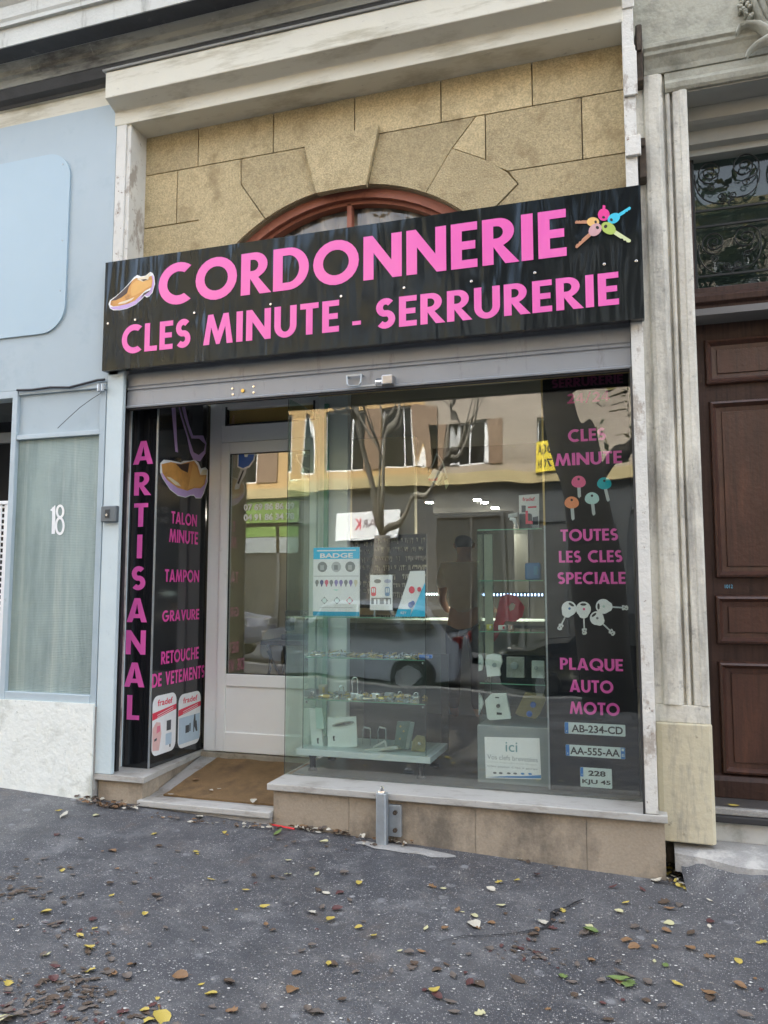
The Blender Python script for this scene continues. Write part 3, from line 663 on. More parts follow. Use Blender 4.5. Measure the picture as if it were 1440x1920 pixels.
dm = MB()
def rampz(y): return .116 + (y-.10)*(.116/.83)
n = 24
vs = []; 
for i in range(n+1):
    for j in range(n+1):
        u, v = i/n, j/n
        x = -3.035 + u*(.835) + .012*noise.noise(Vector((0,v*6,3)))*(1-u); y = .12 + v*.71 + .02*noise.noise(Vector((u*5,0,9)))*v
        vs.append((x, y, rampz(y)+.014+.004*noise.noise(Vector((x*6,y*6,0)))))
fs = [(j+i*(n+1), j+(i+1)*(n+1), j+1+(i+1)*(n+1), j+1+i*(n+1)) for i in range(n) for j in range(n)]
dm.add(vs, fs)
o = dm.build('doormat', m_mat, loc=(-2.6,.12,.12)); md = o.modifiers.new('s','SOLIDIFY'); md.thickness = .012
tag(o, 'worn brown coir doormat lying on the ramp before the white shop door', 'doormat')

# ================================================================ BIG FASCIA SIGN
YS = -.06
SG = thing('shop_sign', 'long black glossy cobbler sign reading CORDONNERIE CLES MINUTE - SERRURERIE in pink', 'sign', (-1.7, YS, 3.0))
m_signface = bpy.data.materials.new('wavy_black_gloss'); m_signface.use_nodes = True
t = m_signface.node_tree; L = t.links.new; b = t.nodes['Principled BSDF']
b.inputs['Base Color'].default_value = (.010,.011,.012,1); b.inputs['Roughness'].default_value = .12; b.inputs['Specular IOR Level'].default_value = .42; b.inputs['Specular Tint'].default_value = (.60,.80,1.0,1)
b.inputs['Coat Weight'].default_value = .0; b.inputs['Coat Roughness'].default_value = .06
def wavy(t, b, amt=1.0):
    L = t.links.new
    tc = nd(t, 'ShaderNodeTexCoord'); mp = nd(t, 'ShaderNodeMapping'); mp.inputs['Scale'].default_value = (1, 1, .16); L(tc.outputs['Object'], mp.inputs[0])
    n1 = nd(t, 'ShaderNodeTexNoise', Scale=7.5, Detail=2, Distortion=.5); L(mp.outputs[0], n1.inputs['Vector'])
    n2 = nd(t, 'ShaderNodeTexNoise', Scale=1.3, Detail=1); L(tc.outputs['Object'], n2.inputs['Vector'])
    ad = nd(t, 'ShaderNodeMath', operation='MULTIPLY_ADD'); L(n2.outputs[0], ad.inputs[0]); ad.inputs[1].default_value = 3; L(n1.outputs[0], ad.inputs[2])
    bp = nd(t, 'ShaderNodeBump', Strength=1, Distance=.018*amt); L(ad.outputs[0], bp.inputs['Height']); L(bp.outputs[0], b.inputs['Normal'])
    if 'Coat Normal' in b.inputs: L(bp.outputs[0], b.inputs['Coat Normal'])
wavy(t, b)
m_pinks = mat('sign_pink_vinyl', (.83,.135,.48), .22, var=.02, spec=.6, coat=.35)
p = MB()
def screwpos(px, py): v = W(px, py, YS); return (v.x, v.z)
SC = [screwpos(*q) for q in ((203,607),(254,600),(365,587),(508,571),(640,556),(758,540),(884,528),(1003,512),(1133,496),(1193,490))]
# panel face with slight dents round its screws
nx, nz = 140, 30
X0, X1, Z0, Z1 = -3.497, .087, 2.998, 3.777
vs = []
for j in range(nz+1):
    for i in range(nx+1):
        x = X0 + (X1-X0)*i/nx; z = Z0 + (Z1-Z0)*j/nz
        d = 0
        for sx, sz in SC[1:-1]:
            r2 = ((x-sx)**2 + (z-sz)**2); d += .0035*math.exp(-r2/.006)
        e = min(x-X0, X1-x, z-Z0, Z1-z)
        vs.append((x, YS + (d if e > .02 else 0), z))
p.add(vs, [(j*(nx+1)+i, j*(nx+1)+i+1, (j+1)*(nx+1)+i+1, (j+1)*(nx+1)+i) for j in range(nz) for i in range(nx)])
p.build('face_panel', m_signface, SG, smooth=True)
p = MB(); p.box(X0+.001, X1-.001, YS+.006, -.002, Z0+.001, Z1-.001); 
p.box(X0,X0+.003,YS+.0005,YS+.03,Z0,Z1); p.box(X1-.003,X1,YS+.0005,YS+.03,Z0,Z1); p.box(X0+.003,X1-.003,YS+.0005,YS+.03,Z0,Z0+.003); p.box(X0+.003,X1-.003,YS+.0005,YS+.03,Z1-.003,Z1)
p.build('tray', m_black_gloss, SG)
FS = fy(YS)
def wd(parent, txt, pl, pr, ptop, pbot, Y, mat_, frame=None, sp=.075, t_=.215, off=.0025, nm='lettering', fixz=None):
    # pl/pr: picture columns of the word's ends; ptop/pbot: rows of cap height at its left end
    a = W(pl, (ptop+pbot)/2, Y); r_ = (pr - pl)
    rowmid = (ptop+pbot)/2 + r_*((ptop+pbot)/2 - 1101)/4670*1.0
    c = W(pr, rowmid, Y)
    zt = W(pl, ptop, Y).z; zb = W(pl, pbot, Y).z
    mb = MB(); word(mb, frame or fy(Y), txt, a.x, c.x, zb, zt, off, .0012, sp, t_)
    return mb.build(nm, mat_, parent)
wd(SG, 'CORDONNERIE', 298, 1062, 499, 574, YS, m_pinks, sp=.10, t_=.225)
wd(SG, 'CLES', 229, 358, 612, 664, YS, m_pinks, sp=.10)
wd(SG, 'MINUTE', 382, 636, 592, 648, YS, m_pinks, sp=.12)
wd(SG, '-', 661, 677, 581, 627, YS, m_pinks)
wd(SG, 'SERRURERIE', 704, 1160, 562, 618, YS, m_pinks, sp=.11)
for sx, sz in SC:
    p = MB(); p.cyl((sx, YS+.004, sz), (sx, YS-.006, sz), .0085, 12); p.build('screw', m_chrome, SG, bev=.002)
# printed pictures: shoe and five coloured keys
m_lilac = plain('lilac_print', (.52,.36,.66), .35); m_leather = mat('leather_print', (.62,.30,.07), .35, var=.25, vs=9, stain=(.16,.06,.035), ss=7, st=.56, sw=.2)
m_leath2 = plain('light_leather_print', (.72,.40,.11), .35); m_dkbr = plain('dark_brown_print', (.055,.028,.022), .35); m_cream = plain('cream_print', (.75,.66,.48), .35)
def picshoe(mb, fr, P, off=.0025):
    # P maps shoe space (0..1 wide, 0..1 high, toe at the left) to frame coordinates; materials: 0 white,1 lilac,2 leather,3 light,4 dark,5 cream
    f = lambda pts: [P(x, y) for x, y in pts]
    out = [(.0,.16),(.03,.05),(.10,0),(.24,.0),(.40,.04),(.58,.14),(.70,.27),(.78,.37),(.82,.33),(.88,.36),(.95,.46),(.98,.60),(1.0,.68),(.985,.88),(.95,.97),(.90,1.0),(.86,.96),(.80,.90),(.70,.88),(.62,.92),(.55,.86),(.44,.70),(.30,.52),(.15,.36),(.03,.26)]
    mb.flat(fr, [f(out)], off, .0006, 0)
    mb.flat(fr, [f([(.03,.08),(.10,.02),(.24,.015),(.40,.055),(.58,.155),(.71,.30),(.78,.40),(.83,.36),(.88,.38),(.94,.47),(.975,.62),(.985,.68),(.97,.88),(.94,.92),(.90,.5),(.70,.38),(.5,.2),(.2,.1)])], off+.0007, .0005, 1)
    mb.flat(fr, [f([(.04,.14),(.10,.10),(.25,.12),(.42,.17),(.58,.26),(.68,.38),(.78,.50),(.93,.60),(.95,.78),(.93,.90),(.86,.86),(.72,.80),(.60,.84),(.54,.80),(.44,.66),(.30,.49),(.16,.33),(.05,.24)])], off+.0013, .0005, 2)
    mb.flat(fr, [f([(.48,.50),(.50,.36),(.60,.40),(.70,.47),(.80,.56),(.92,.64),(.935,.80),(.80,.76),(.70,.76),(.60,.78),(.50,.66)])], off+.0019, .0005, 3)
    mb.flat(fr, [f([(.05,.24),(.16,.26),(.28,.33),(.40,.44),(.44,.60),(.48,.68),(.52,.78),(.44,.67),(.30,.50),(.16,.345)])], off+.0019, .0005, 4)
    mb.flat(fr, [f([(.20,.15),(.36,.18),(.50,.26),(.56,.34),(.40,.26),(.24,.20)])], off+.0019, .0005, 5)
    mb.flat(fr, [f([(.62,.80),(.74,.74),(.86,.80),(.90,.98),(.80,.88),(.70,.86)])], off+.0025, .0005, 5)
    mb.flat(fr, [f([(.70,.79),(.76,.755),(.84,.80),(.80,.81)])], off+.0031, .0004, 4)
    mb.flat(fr, [f([(.70,.32),(.78,.40),(.92,.52),(.86,.50),(.76,.44)])], off+.0025, .0004, 4)
SHM = [m_whitep, m_lilac, m_leather, m_leath2, m_dkbr, m_cream]
o_, b_ = W(204, 580, YS), W(291, 510, YS)
def Psh(x, y): v = W(204 + 87*x, 582 - 72*y, YS); return (v.x, v.z)
p = MB(); picshoe(p, FS, Psh); p.build('shoe_picture', SHM, SG)
def pickey(mb, fr, P, hx, hy, r, tx, ty, wbl, k_head, k_blade, off=.0025, k_hole=None, sq=1.0):
    d = Vector((tx-hx, ty-hy)); l = d.length; d /= l; n_ = Vector((-d.y, d.x))
    q = lambda a, c: P(hx + d.x*a + n_.x*c, hy + d.y*a + n_.y*c)
    w_ = wbl
    mb.flat(fr, [[q(r*.7,-w_), q(l*.97,-w_), q(l,-w_*.2), q(l*.96,w_*.5), q(l*.88,w_*.9), q(l*.82,w_*.45), q(l*.75,w_), q(l*.68,w_*.5), q(l*.6,w_), q(r*.7,w_)]], off, .0006, k_blade)
    mb.flat(fr, [[q(r*math.cos(a)*1.05, r*sq*math.sin(a)) for a in [2*math.pi*i/20 for i in range(20)]]], off+.0007, .0006, k_head)
    if k_hole is not None: mb.flat(fr, [[q(-r*.45 + r*.22*math.cos(a), r*.26*math.sin(a)) for a in [2*math.pi*i/10 for i in range(10)]]], off+.0014, .0004, k_hole)
KM = [plain('orange_key_print', (.80,.50,.17), .35), plain('pink_key_print', (.78,.05,.30), .35), plain('cyan_key_print', (.05,.55,.75), .35),
      plain('rose_key_print', (.60,.36,.38), .35), plain('lime_key_print', (.42,.55,.12), .35), m_black, plain('pale_lime_print', (.62,.68,.38), .35), plain('copper_print', (.50,.24,.14), .35)]
def PS(x, y): v = W(x, y, YS); return (v.x, v.z)
p = MB()
pickey(p, FS, PS, 1132, 403, 11, 1133, 385, 3, 1, 1, k_hole=5)
pickey(p, FS, PS, 1151, 410, 12, 1183, 390, 3, 2, 2, off=.004, k_hole=5, sq=.75)
pickey(p, FS, PS, 1112, 417, 11, 1078, 417, 3, 0, 7, off=.0055, k_hole=5, sq=.8)
pickey(p, FS, PS, 1141, 429, 14, 1182, 455, 4, 4, 6, off=.007, k_hole=5, sq=.75)
pickey(p, FS, PS, 1116, 432, 13, 1079, 465, 3.4, 3, 7, off=.0085, k_hole=5, sq=.8)
p.build('key_picture', KM, SG)

# ================================================================ ROLLER SHUTTER
YR = .06
SH = thing('roller_shutter', 'rolled-up grey steel shutter hanging under the black sign', 'roller shutter', (-1.7, YR, 2.75))
zb = 2.75
p = MB(); xa, xb = -3.370, .008
p.profx([(YR+.03,zb+.03),(YR,zb+.03),(YR,zb+.115),(YR+.006,zb+.12),(YR+.006,zb+.126),(YR-.004,zb+.131),(YR-.004,zb+.142),(YR+.006,zb+.146),(YR+.006,zb+.152),(YR,zb+.158),(YR+.0,zb+.245),(YR+.012,zb+.25),(YR+.012,zb+.4),(YR+.03,zb+.4)], xa, xb)
p.build('slat', m_shutter, SH, bev=.0015)
p = MB(); p.profx([(YR+.035,zb),(YR-.012,zb),(YR-.014,zb+.012),(YR-.004,zb+.017),(YR-.004,zb+.0295),(YR+.035,zb+.0295)], xa, xb); p.build('bottom_bar', m_shutter, SH, bev=.002)
p = MB(); p.profx([(YR+.03,zb-.012),(YR+.0,zb-.012),(YR+.0,zb-.0005),(YR+.03,zb-.0005)], xa+.01, xb-.01); p.build('seal', m_rubber, SH)
p = MB()
v = W(667, 716, YR); p.tube([(v.x-.05,YR,v.z+.035),(v.x-.05,YR-.03,v.z+.035),(v.x-.045,YR-.035,v.z-.02),(v.x-.03,YR-.035,v.z-.035),(v.x+.03,YR-.035,v.z-.035),(v.x+.045,YR-.035,v.z-.02),(v.x+.05,YR-.03,v.z+.035),(v.x+.05,YR,v.z+.035)], .006, 8)
p.box(v.x-.055,v.x+.055,YR-.032,YR-.026,v.z+.03,v.z+.04)
p.build('handle', m_steel, SH)
p = MB(); v = W(678, 726, YR); p.box(v.x-.05, v.x+.14, YR-.02, YR-.0135, v.z-.004, v.z+.008); p.build('latch_bar', m_steel, SH, bev=.001)
v = W(724, 718, YR)
p = MB(); p.box(v.x-.01, v.x+.062, YR-.07, YR-.0, v.z-.028, v.z+.035); p.build('lock_body', mat('brushed_lock', (.38,.38,.38), .35, .9), SH, bev=.008)
p = MB(); p.cyl((v.x-.055, YR-.035, v.z-.004), (v.x-.0105, YR-.035, v.z-.004), .026, 16); p.build('lock_cylinder', m_chrome, SH, bev=.004)
for q in ((436,729),(437,740),(476,725),(476,736)):
    v = W(*q, YR); p = MB(); p.cyl((v.x,YR+.001,v.z),(v.x,YR-.006,v.z),.009,10); p.build('rivet', m_chrome, SH, bev=.002)
v = W(456, 733, YR); p = MB(); p.cyl((v.x,YR+.001,v.z),(v.x,YR-.010,v.z),.013,12); p.build('keyhole_disc', m_brass, SH, bev=.002)
p = MB(); p.box(.0, .0108, .055, .09, .291, 2.748); p.box(.0, .0108, .0, .02, .291, 2.745); p.box(.004, .0108, .0201, .0549, .291, 2.745); p.build('guide_rail', m_shutdark, SH)
p = MB(); p.box(-3.425, -3.384, .085, .115, .263, 2.90); p.box(-3.425, -3.392, .036, .06, .263, 2.90); p.build('guide_rail', m_shutdark, SH)
p = MB(); p.box(-3.50, -3.434, .17, .205, .263, 2.9); p.build('jamb_strip', mat('stained_jamb', (.50,.47,.42), .8, var=.3, vs=12, stain=(.16,.14,.12), ss=8, st=.5, sscale=(1,1,.3)), S)

# ================================================================ BLACK LETTERED PANELS
YA = .225
PA = thing('lettered_panel', 'tall narrow black panel spelling ARTISANAL downwards in pink', 'sign panel', (-3.32, YA, .26))
p = MB(); p.box(-3.52, -3.232, YA, YA+.012, .262, 2.93); p.build('board', m_black_gloss, PA, bev=.002)
zt, zb_ = 2.546, .586; nL = 9; hh = .168; stp = (zt-hh-zb_)/(nL-1)
for i, ch in enumerate('ARTISANAL'):
    g_, wdt = glyph(ch); z0 = zt - hh - i*stp; cx = -3.338 - .0028*i; s_ = hh; p = MB()
    word(p, fy(YA), ch, cx - wdt*s_*.57, cx + wdt*s_*.57, z0, z0+hh, .002, .0012); p.build('lettering', m_pink, PA)
XB = -3.222
PB = thing('lettered_panel', 'black side panel of the entrance listing TALON MINUTE, TAMPON and GRAVURE under a shoe', 'sign panel', (XB, .58, .26))
p = MB(); p.box(-3.2315, XB, YA+.004, .95, .262, 2.95); p.build('board', mat('dark_grey_gloss', (.022,.024,.026), .10, spec=.6), PB)
p = MB(); p.box(-3.2312,-3.218, YA-.003, YA+.0035, .262, 2.93); p.build('corner_trim', m_steel, PB)
FB = frameXp((XB, 0, 0))
def wdX(txt, y0, y1, z0, z1, parent=PB, mt=m_pink2):
    p = MB(); word(p, FB, txt, y0, y1, z0, z1, .002, .001, .085, .20); p.build('lettering', mt, parent)
def WXp(px, py): v = WX(px, py, XB); return v.y, v.z
for txt, pl_, pt_, pb_, pr_ in (('TALON',321,958,981,369),('MINUTE',317,991,1016,371),('TAMPON',309,1067,1091,373),('GRAVURE',304,1145,1166,373),('RETOUCHE',302,1222,1246,372),('DE VETEMENTS',285,1264,1290,383)):
    y0, zt_ = WXp(pl_, pt_); _, zb2 = WXp(pl_, pb_); y1, _ = WXp(pr_, pt_)
    wdX(txt, y0, y1, zb2, zt_)
def PXB(x, y): v = WX(302 + 88*x, 938 - 78*y, XB); return (v.y, v.z)
def PshB(x, y):   # shoe on the side panel, in real panel coordinates
    return (.26 + .66*x, 2.17 + .30*y + .02*x)
p = MB()
def picshoe2(mb, fr, P, off):
    f = lambda pts: [P(x, y) for x, y in pts]
    mb.flat(fr, [f([(0,.72),(.0,.50),(.05,.36),(.2,.12),(.36,.0),(.52,-.02),(.62,.05),(.70,.06),(.74,.0),(.86,.02),(.92,.16),(1,.5),(1.0,.80),(.94,.86),(.84,.80),(.78,.94),(.70,1.0),(.60,.94),(.46,.90),(.40,.84),(.2,.84),(.06,.82)])], off, .0006, 0)
    mb.flat(fr, [f([(.015,.48),(.06,.36),(.2,.14),(.36,.02),(.52,.0),(.62,.07),(.70,.09),(.74,.02),(.85,.03),(.90,.16),(.98,.5),(.96,.6),(.5,.3),(.1,.5)])], off+.0007, .0005, 1)
    mb.flat(fr, [f([(.02,.70),(.04,.50),(.14,.34),(.34,.20),(.55,.16),(.70,.26),(.84,.28),(.93,.40),(.97,.66),(.90,.70),(.82,.64),(.76,.86),(.68,.96),(.56,.90),(.40,.80),(.2,.8)])], off+.0013, .0005, 2)
    mb.flat(fr, [f([(.56,.20),(.70,.30),(.84,.32),(.91,.44),(.93,.62),(.80,.56),(.74,.80),(.66,.88),(.62,.60)])], off+.0019, .0005, 3)
    mb.flat(fr, [f([(.30,.78),(.42,.66),(.55,.62),(.58,.88),(.42,.80)])], off+.0019, .0005, 4)
    mb.flat(fr, [f([(.82,.62),(.96,.66),(.98,.80),(.88,.78)])], off+.0019, .0005, 5)
    mb.flat(fr, [f([(.12,.42),(.30,.26),(.42,.24),(.36,.32),(.2,.42)])], off+.0019, .0005, 5)
picshoe2(p, FB, PshB, .002); p.build('shoe_picture', SHM, PB)
# high-heeled shoe
p = MB(); f = lambda pts: [(.28 + .62*x, 2.50 + .46*y) for x, y in pts]
p.flat(FB, [f([(.12,1.0),(.20,.98),(.26,.66),(.30,.2),(.33,.0),(.27,0),(.24,.2),(.18,.6)])], .002, .0006, 1)
p.flat(FB, [f([(.22,1.0),(.38,1.0),(.56,.52),(.66,.36),(.90,.42),(.98,.30),(.96,.12),(.84,-.04),(.68,-.05),(.60,.06),(.52,.30),(.36,.62),(.26,.9)])], .002, .0006, 1)
p.flat(FB, [f([(.25,.98),(.30,.98),(.44,.62),(.56,.40),(.62,.30),(.80,.34),(.95,.28),(.92,.16),(.80,.06),(.68,.08),(.56,.30),(.40,.62),(.30,.86)])], .0028, .0006, 0)
p.build('high_heel_picture', [m_black, m_lilac], PB)
# two rounded stickers
for k, (y0, y1, z0, z1) in enumerate(((.245,.545,.335,.745),(.575,.885,.325,.715))):
    p = MB(); p.flat(FB, [rrect(y0, z0, y1, z1, .06)], .002, .0008, 0)
    H = z1-z0; Wd_ = y1-y0
    p.flat(FB, [[(y0+.001,z0+H*.60),(y1-.001,z0+H*.70),(y1-.001,z0+H*.79),(y0+.001,z0+H*.72)]], .003, .0005, 1)
    for j in range(2): p.flat(FB, [[(y0+.06,z0+H*(.665-.035*j)),(y1-.04,z0+H*(.745-.035*j)),(y1-.04,z0+H*(.755-.035*j)),(y0+.06,z0+H*(.675-.035*j))]], .0037, .0003, 0)
    ftext(p, FB, 'fradef', y0+.06, y1-.05, z0+H*.82, z0+H*.93, .003, .0005, .02, k=1)
    if k == 0:
        p.flat(FB, [[(y0+.012,z0+.04),(y0+.09,z0+.03),(y0+.115,z0+.14),(y0+.10,z0+.22),(y0+.05,z0+.23),(y0+.005,z0+.19)]], .003, .0004, 3)
        p.flat(FB, [[(y0+.03,z0+.10),(y0+.06,z0+.105),(y0+.06,z0+.122),(y0+.03,z0+.115)]], .0036, .0004, 2)
        p.flat(FB, [[(y0+.055,z0+.15),(y0+.10,z0+.16),(y0+.10,z0+.20),(y0+.06,z0+.20)]], .0036, .0003, 5)
        p.flat(FB, [box2(y0+.18,z0+.15,y0+.235,z0+.22)], .003, .0004, 2); p.flat(FB, [box2(y0+.17,z0+.05,y0+.245,z0+.13)], .003, .0004, 4); p.flat(FB, [box2(y0+.22,z0+.03,y0+.235,z0+.05)], .0036, .0004, 2)
    else:
        p.flat(FB, [box2(y0+.01,z0+.03,y1-.01,z0+.22)], .003, .0004, 4)
        p.flat(FB, [box2(y0+.10,z0+.10,y0+.15,z0+.155)], .0036, .0004, 2); p.flat(FB, [box2(y0+.155,z0+.105,y0+.17,z0+.165)], .0036, .0004, 2)
        p.flat(FB, [[(y0+.21,z0+.09),(y0+.22,z0+.09),(y0+.225,z0+.13),(y0+.25,z0+.09),(y0+.27,z0+.09),(y0+.255,z0+.17),(y0+.24,z0+.17),(y0+.235,z0+.22),(y0+.22,z0+.22),(y0+.21,z0+.17)]], .0036, .0004, 2)
    p.build('sticker', [m_whitep, m_red, plain('dark_print', (.06,.065,.07)), plain('flesh_print', (.75,.48,.45)), plain('pale_blue_print', (.48,.60,.70)), plain('rose_print', (.75,.2,.28))], PB)

# right panel, standing just behind the window glass
YP = .325
PR = thing('lettered_panel', 'wide black panel behind the window glass listing CLES MINUTE down to PLAQUE AUTO MOTO', 'sign panel', (-.27, YP, .30))
p = MB(); p.box(-.522, -.012, YP, YP+.015, .303, 2.80); p.build('board', mat('satin_black_panel', (.013,.014,.017), .22, spec=.4), PR)
for tx, pl_, pr_, pt_, pb_, mm in (('SERRURERIE',1034,1168,712,728,plain('dull_plum_vinyl',(.26,.04,.15))),('24/24',1063,1143,739,757,m_pink2),('CLES',1065,1136,806,829,m_pink),('MINUTE',1041,1166,851,874,m_pink),
        ('TOUTES',1051,1159,993,1015,m_pink),('LES CLES',1048,1167,1033,1055,m_pink),('SPECIALE',1045,1173,1073,1095,m_pink),('PLAQUE',1050,1168,1233,1255,m_pink),('AUTO',1068,1150,1274,1297,m_pink),('MOTO',1068,1162,1315,1338,m_pink)):
    wd(PR, tx, pl_, pr_, pt_, pb_, YP, mm, off=.0015)
def PP(x, y): v = W(x, y, YP); return (v.x, v.z)
FP = fy(YP)
hm = [plain('pink_key_head', (.80,.14,.30)), plain('teal_key_head', (.0,.42,.48)), plain('orange_key_head', (.85,.30,.14)), plain('mint_key_head', (.50,.72,.70)), plain('silver_blade_print', (.50,.54,.55), .4), m_black, m_whitep]
for (hx, hy, tx, ty, kk) in ((1085,905,1086,934,0),(1133,908,1140,941,1),(1072,944,1074,976,2),(1110,936,1113,967,3)):
    p = MB(); p.flat(FP, [[PP(hx-3,hy), PP(hx+3.4,hy), PP(tx+3.4,ty-3), PP(tx,ty), PP(tx-2.6,ty-3)]], .0015, .0006, 4)
    p.flat(FP, [[PP(hx+13.5*math.cos(a), hy+(13 if math.sin(a)<0 else 9.5)*math.sin(a)) for a in [2*math.pi*i/24 for i in range(24)]]], .0023, .0006, kk)
    p.flat(FP, [[PP(hx+2.4*math.cos(a), hy-6.5+2.4*math.sin(a)) for a in [2*math.pi*i/12 for i in range(12)]]], .003, .0004, 5)
    p.build('key_picture', hm, PR)
dm_ = [m_whitep, plain('blue_dot', (.05,.17,.40)), plain('pink_dot', (.75,.12,.28)), plain('green_dot', (.45,.62,.55)), plain('grey_dot', (.16,.17,.18)), plain('silver_bit', (.6,.62,.62)), m_black]
for (hx, hy, r, tx, ty, kk, ha) in ((1067,1141,14,1048,1181,1,-60),(1094,1142,14,1096,1190,2,-90),(1131,1137,14,1178,1140,3,-180),(1119,1159,13,1152,1190,4,-130)):
    d = Vector((tx-hx, ty-hy)); l = d.length; d.normalize(); n_ = Vector((-d.y, d.x)); q = lambda a, c: PP(hx + d.x*a + n_.x*c, hy + d.y*a + n_.y*c)
    p = MB(); th_ = [2*math.pi*i/24 for i in range(24)]
    p.flat(FP, [[q(r*.5,-1.5), q(l-9,-1.3), q(l-9,1.3), q(r*.5,1.5)]], .0015, .0006, 5)
    p.flat(FP, [[q(l-12,-4), q(l-10,-5), q(l-6,-3.6), q(l-3,-5), q(l,-2), q(l,3), q(l-3,4.6), q(l-6,3.5), q(l-10,5), q(l-12,3)]], .0023, .0006, 5)
    p.flat(FP, [[q(l-9,-2), q(l-7,-2), q(l-7,0), q(l-9,0)]], .003, .0004, 6); p.flat(FP, [[q(l-5,0), q(l-3,0), q(l-3,2), q(l-5,2)]], .003, .0004, 6)
    p.flat(FP, [[q(max(r*math.cos(a), -r) * (1.25 if math.cos(a) > .8 else 1), r*math.sin(a)) for a in th_]], .003, .0006, 0)
    hp = Vector((math.cos(R(ha)), math.sin(R(ha)))); c0 = (hx + hp.x*r*.62, hy + hp.y*r*.62)
    p.flat(FP, [[PP(c0[0] - hp.y*r*.42*math.cos(a) + hp.x*r*.17*math.sin(a), c0[1] + hp.x*r*.42*math.cos(a) + hp.y*r*.17*math.sin(a)) for a in th_]], .0037, .0004, 6)
    p.flat(FP, [[PP(hx+1+2.4*math.cos(a), hy+2.4*math.sin(a)) for a in th_]], .0037, .0004, kk)
    p.build('key_picture', dm_, PR)
m_plate = plain('number_plate_white', (.62,.72,.72), .35)
def nplate(x0, x1, yt, yb, txts, eu=True, eu2=False, cat=''):
    a = W(x0, yb, YP); b2 = W(x0, yt, YP); c = W(x1, yb + (x1-x0)*(yb-1101)/4670, YP)
    X0, X1, Z0, Z1 = a.x, c.x, a.z, b2.z; H = Z1-Z0
    p = MB(); p.flat(FP, [rrect(X0, Z0, X1, Z1, .005, 3)], .0015, .0012, 0)
    ew = .022 if len(txts) == 1 else .018
    p.flat(FP, [box2(X0+.001, Z0+.001 if len(txts) == 1 else Z0+H*.52, X0+ew, Z1-.001)], .0028, .0004, 1)
    ftext(p, FP, 'F', X0+.009, X0+.014, (Z0 if len(txts) == 1 else Z0+H*.5)+.008, (Z0 if len(txts) == 1 else Z0+H*.5)+.018, .0033, .0003, .02, k=0)
    xr = X1-.006
    if eu2:
        p.flat(FP, [box2(X1-.024, Z0+.001, X1-.001, Z1-.001)], .0028, .0004, 1); ftext(p, FP, '83', X1-.020, X1-.005, Z0+.012, Z0+.030, .0033, .0003, .02, k=0); xr = X1-.030
        p.flat(FP, [box2(X1-.02, Z0+.045, X1-.006, Z0+.06)], .0033, .0003, 0)
    if len(txts) == 1: ftext(p, FP, txts[0], X0+ew+.008+(0.01 if not eu2 else -.004), xr-(.008 if not eu2 else 0), Z0+H*.16, Z0+H*.82, .0028, .0006, .025, k=2)
    else:
        ftext(p, FP, txts[0], X0+H*.42, X1-.035, Z0+H*.58, Z0+H*.86, .0028, .0006, .03, k=2); ftext(p, FP, txts[1], X0+.010, X1-.008, Z0+H*.12, Z0+H*.40, .0028, .0006, .03, k=2)
    return p.build('number_plate', [m_plate, plain('plate_blue', (.01,.16,.50)), m_black], PR)
nplate(1059, 1173, 1353.5, 1375, ['AB-234-CD'])
nplate(1061, 1172.5, 1395.5, 1416.5, ['AA-555-AA'], eu2=True)
nplate(1088.5, 1148, 1438, 1474.5, ['228', 'KJU 45'])
p = MB(); p.box(-.534, -.5225, YP-.004, YP+.02, 1.88, 2.80, 0); p.box(-.534,-.5225,YP-.004,YP+.02,1.86+.02,2.26,1); p.box(-.532,-.5225,YP-.002,YP+.016,.303,1.8799,2)
p.v = p.v[:8] + p.v[16:]; p.f = p.f[:6] + [tuple(i-8 for i in f_) for f_ in p.f[12:]]; p.m = p.m[:6] + p.m[12:]
p.build('edge_strip', [m_gold, m_red, m_steel], PR)

# ================================================================ SHOP WINDOW
SW = thing('shop_window', 'large frameless shop window with green glass corner above the grey sill', 'window', (-1.1, .25, .29))
YG = .25
p = MB(); p.box(-2.218, .0, YG-.005, YG+.005, .2905, 2.775); p.build('front_pane', m_win, SW)
p = MB(); p.box(-2.216, -2.206, YG+.006, .90, .2905, 2.775); p.build('side_pane', m_ret, SW)
p = MB(); p.box(-2.2195, -2.2185, YG-.004, YG+.005, .2905, 2.775); p.build('pane_edge', plain('dark_glass_edge', (.02,.05,.045), .2), SW)
v = W(624, 742, .88)
p = MB(); p.box(-2.204, -2.175, .86, .89, .2905, 2.88); p.build('corner_edge', m_glassedge, SW)
p = MB(); p.box(-2.0, .0, YG-.012, YG+.012, 2.776, 2.80, 0); p.box(-2.19, .0, YG-.018, YG+.03, 2.8005, 2.88, 1); p.build('head_rail', [m_gold, m_brownrail], SW, bev=.002)
p = MB(); p.box(.0005, .0109, YG-.02, YG+.02, .2905, 2.80); p.build('edge_profile', m_gold, SW)

# ================================================================ WHITE SHOP DOOR
YD2 = .92
DR = thing('shop_door', 'white plastic glazed shop door with blue key picture and white phone numbers', 'door', (-2.7, YD2, .26))
xl = W(398, 1000, YD2).x + .012; xl = -3.19
xr_ = W(611, 1000, YD2).x
zt_l = W(415, 832, YD2).z
p = MB(); xi0, xi1 = W(414, 1100, YD2).x, W(597, 1100, YD2).x
zlo = .262; 
p.box(xl, xi0, YD2-.03, YD2+.04, zlo, 2.98); p.box(xi1, xr_, YD2-.03, YD2+.04, zlo, 2.98); p.box(xi0, xi1, YD2-.03, YD2+.04, zt_l, zt_l+.14); p.box(xi0, xi1, YD2-.03, YD2+.04, 2.90, 2.98)
p.build('frame', m_ppvc, DR, bev=.005)
gx0, gx1 = W(431, 1100, YD2).x, W(583, 1100, YD2).x
gz1, gz0 = W(431, 853, YD2).z, W(425, 1262, YD2).z; pz1, pz0 = W(424, 1285, YD2).z, W(420, 1370, YD2).z
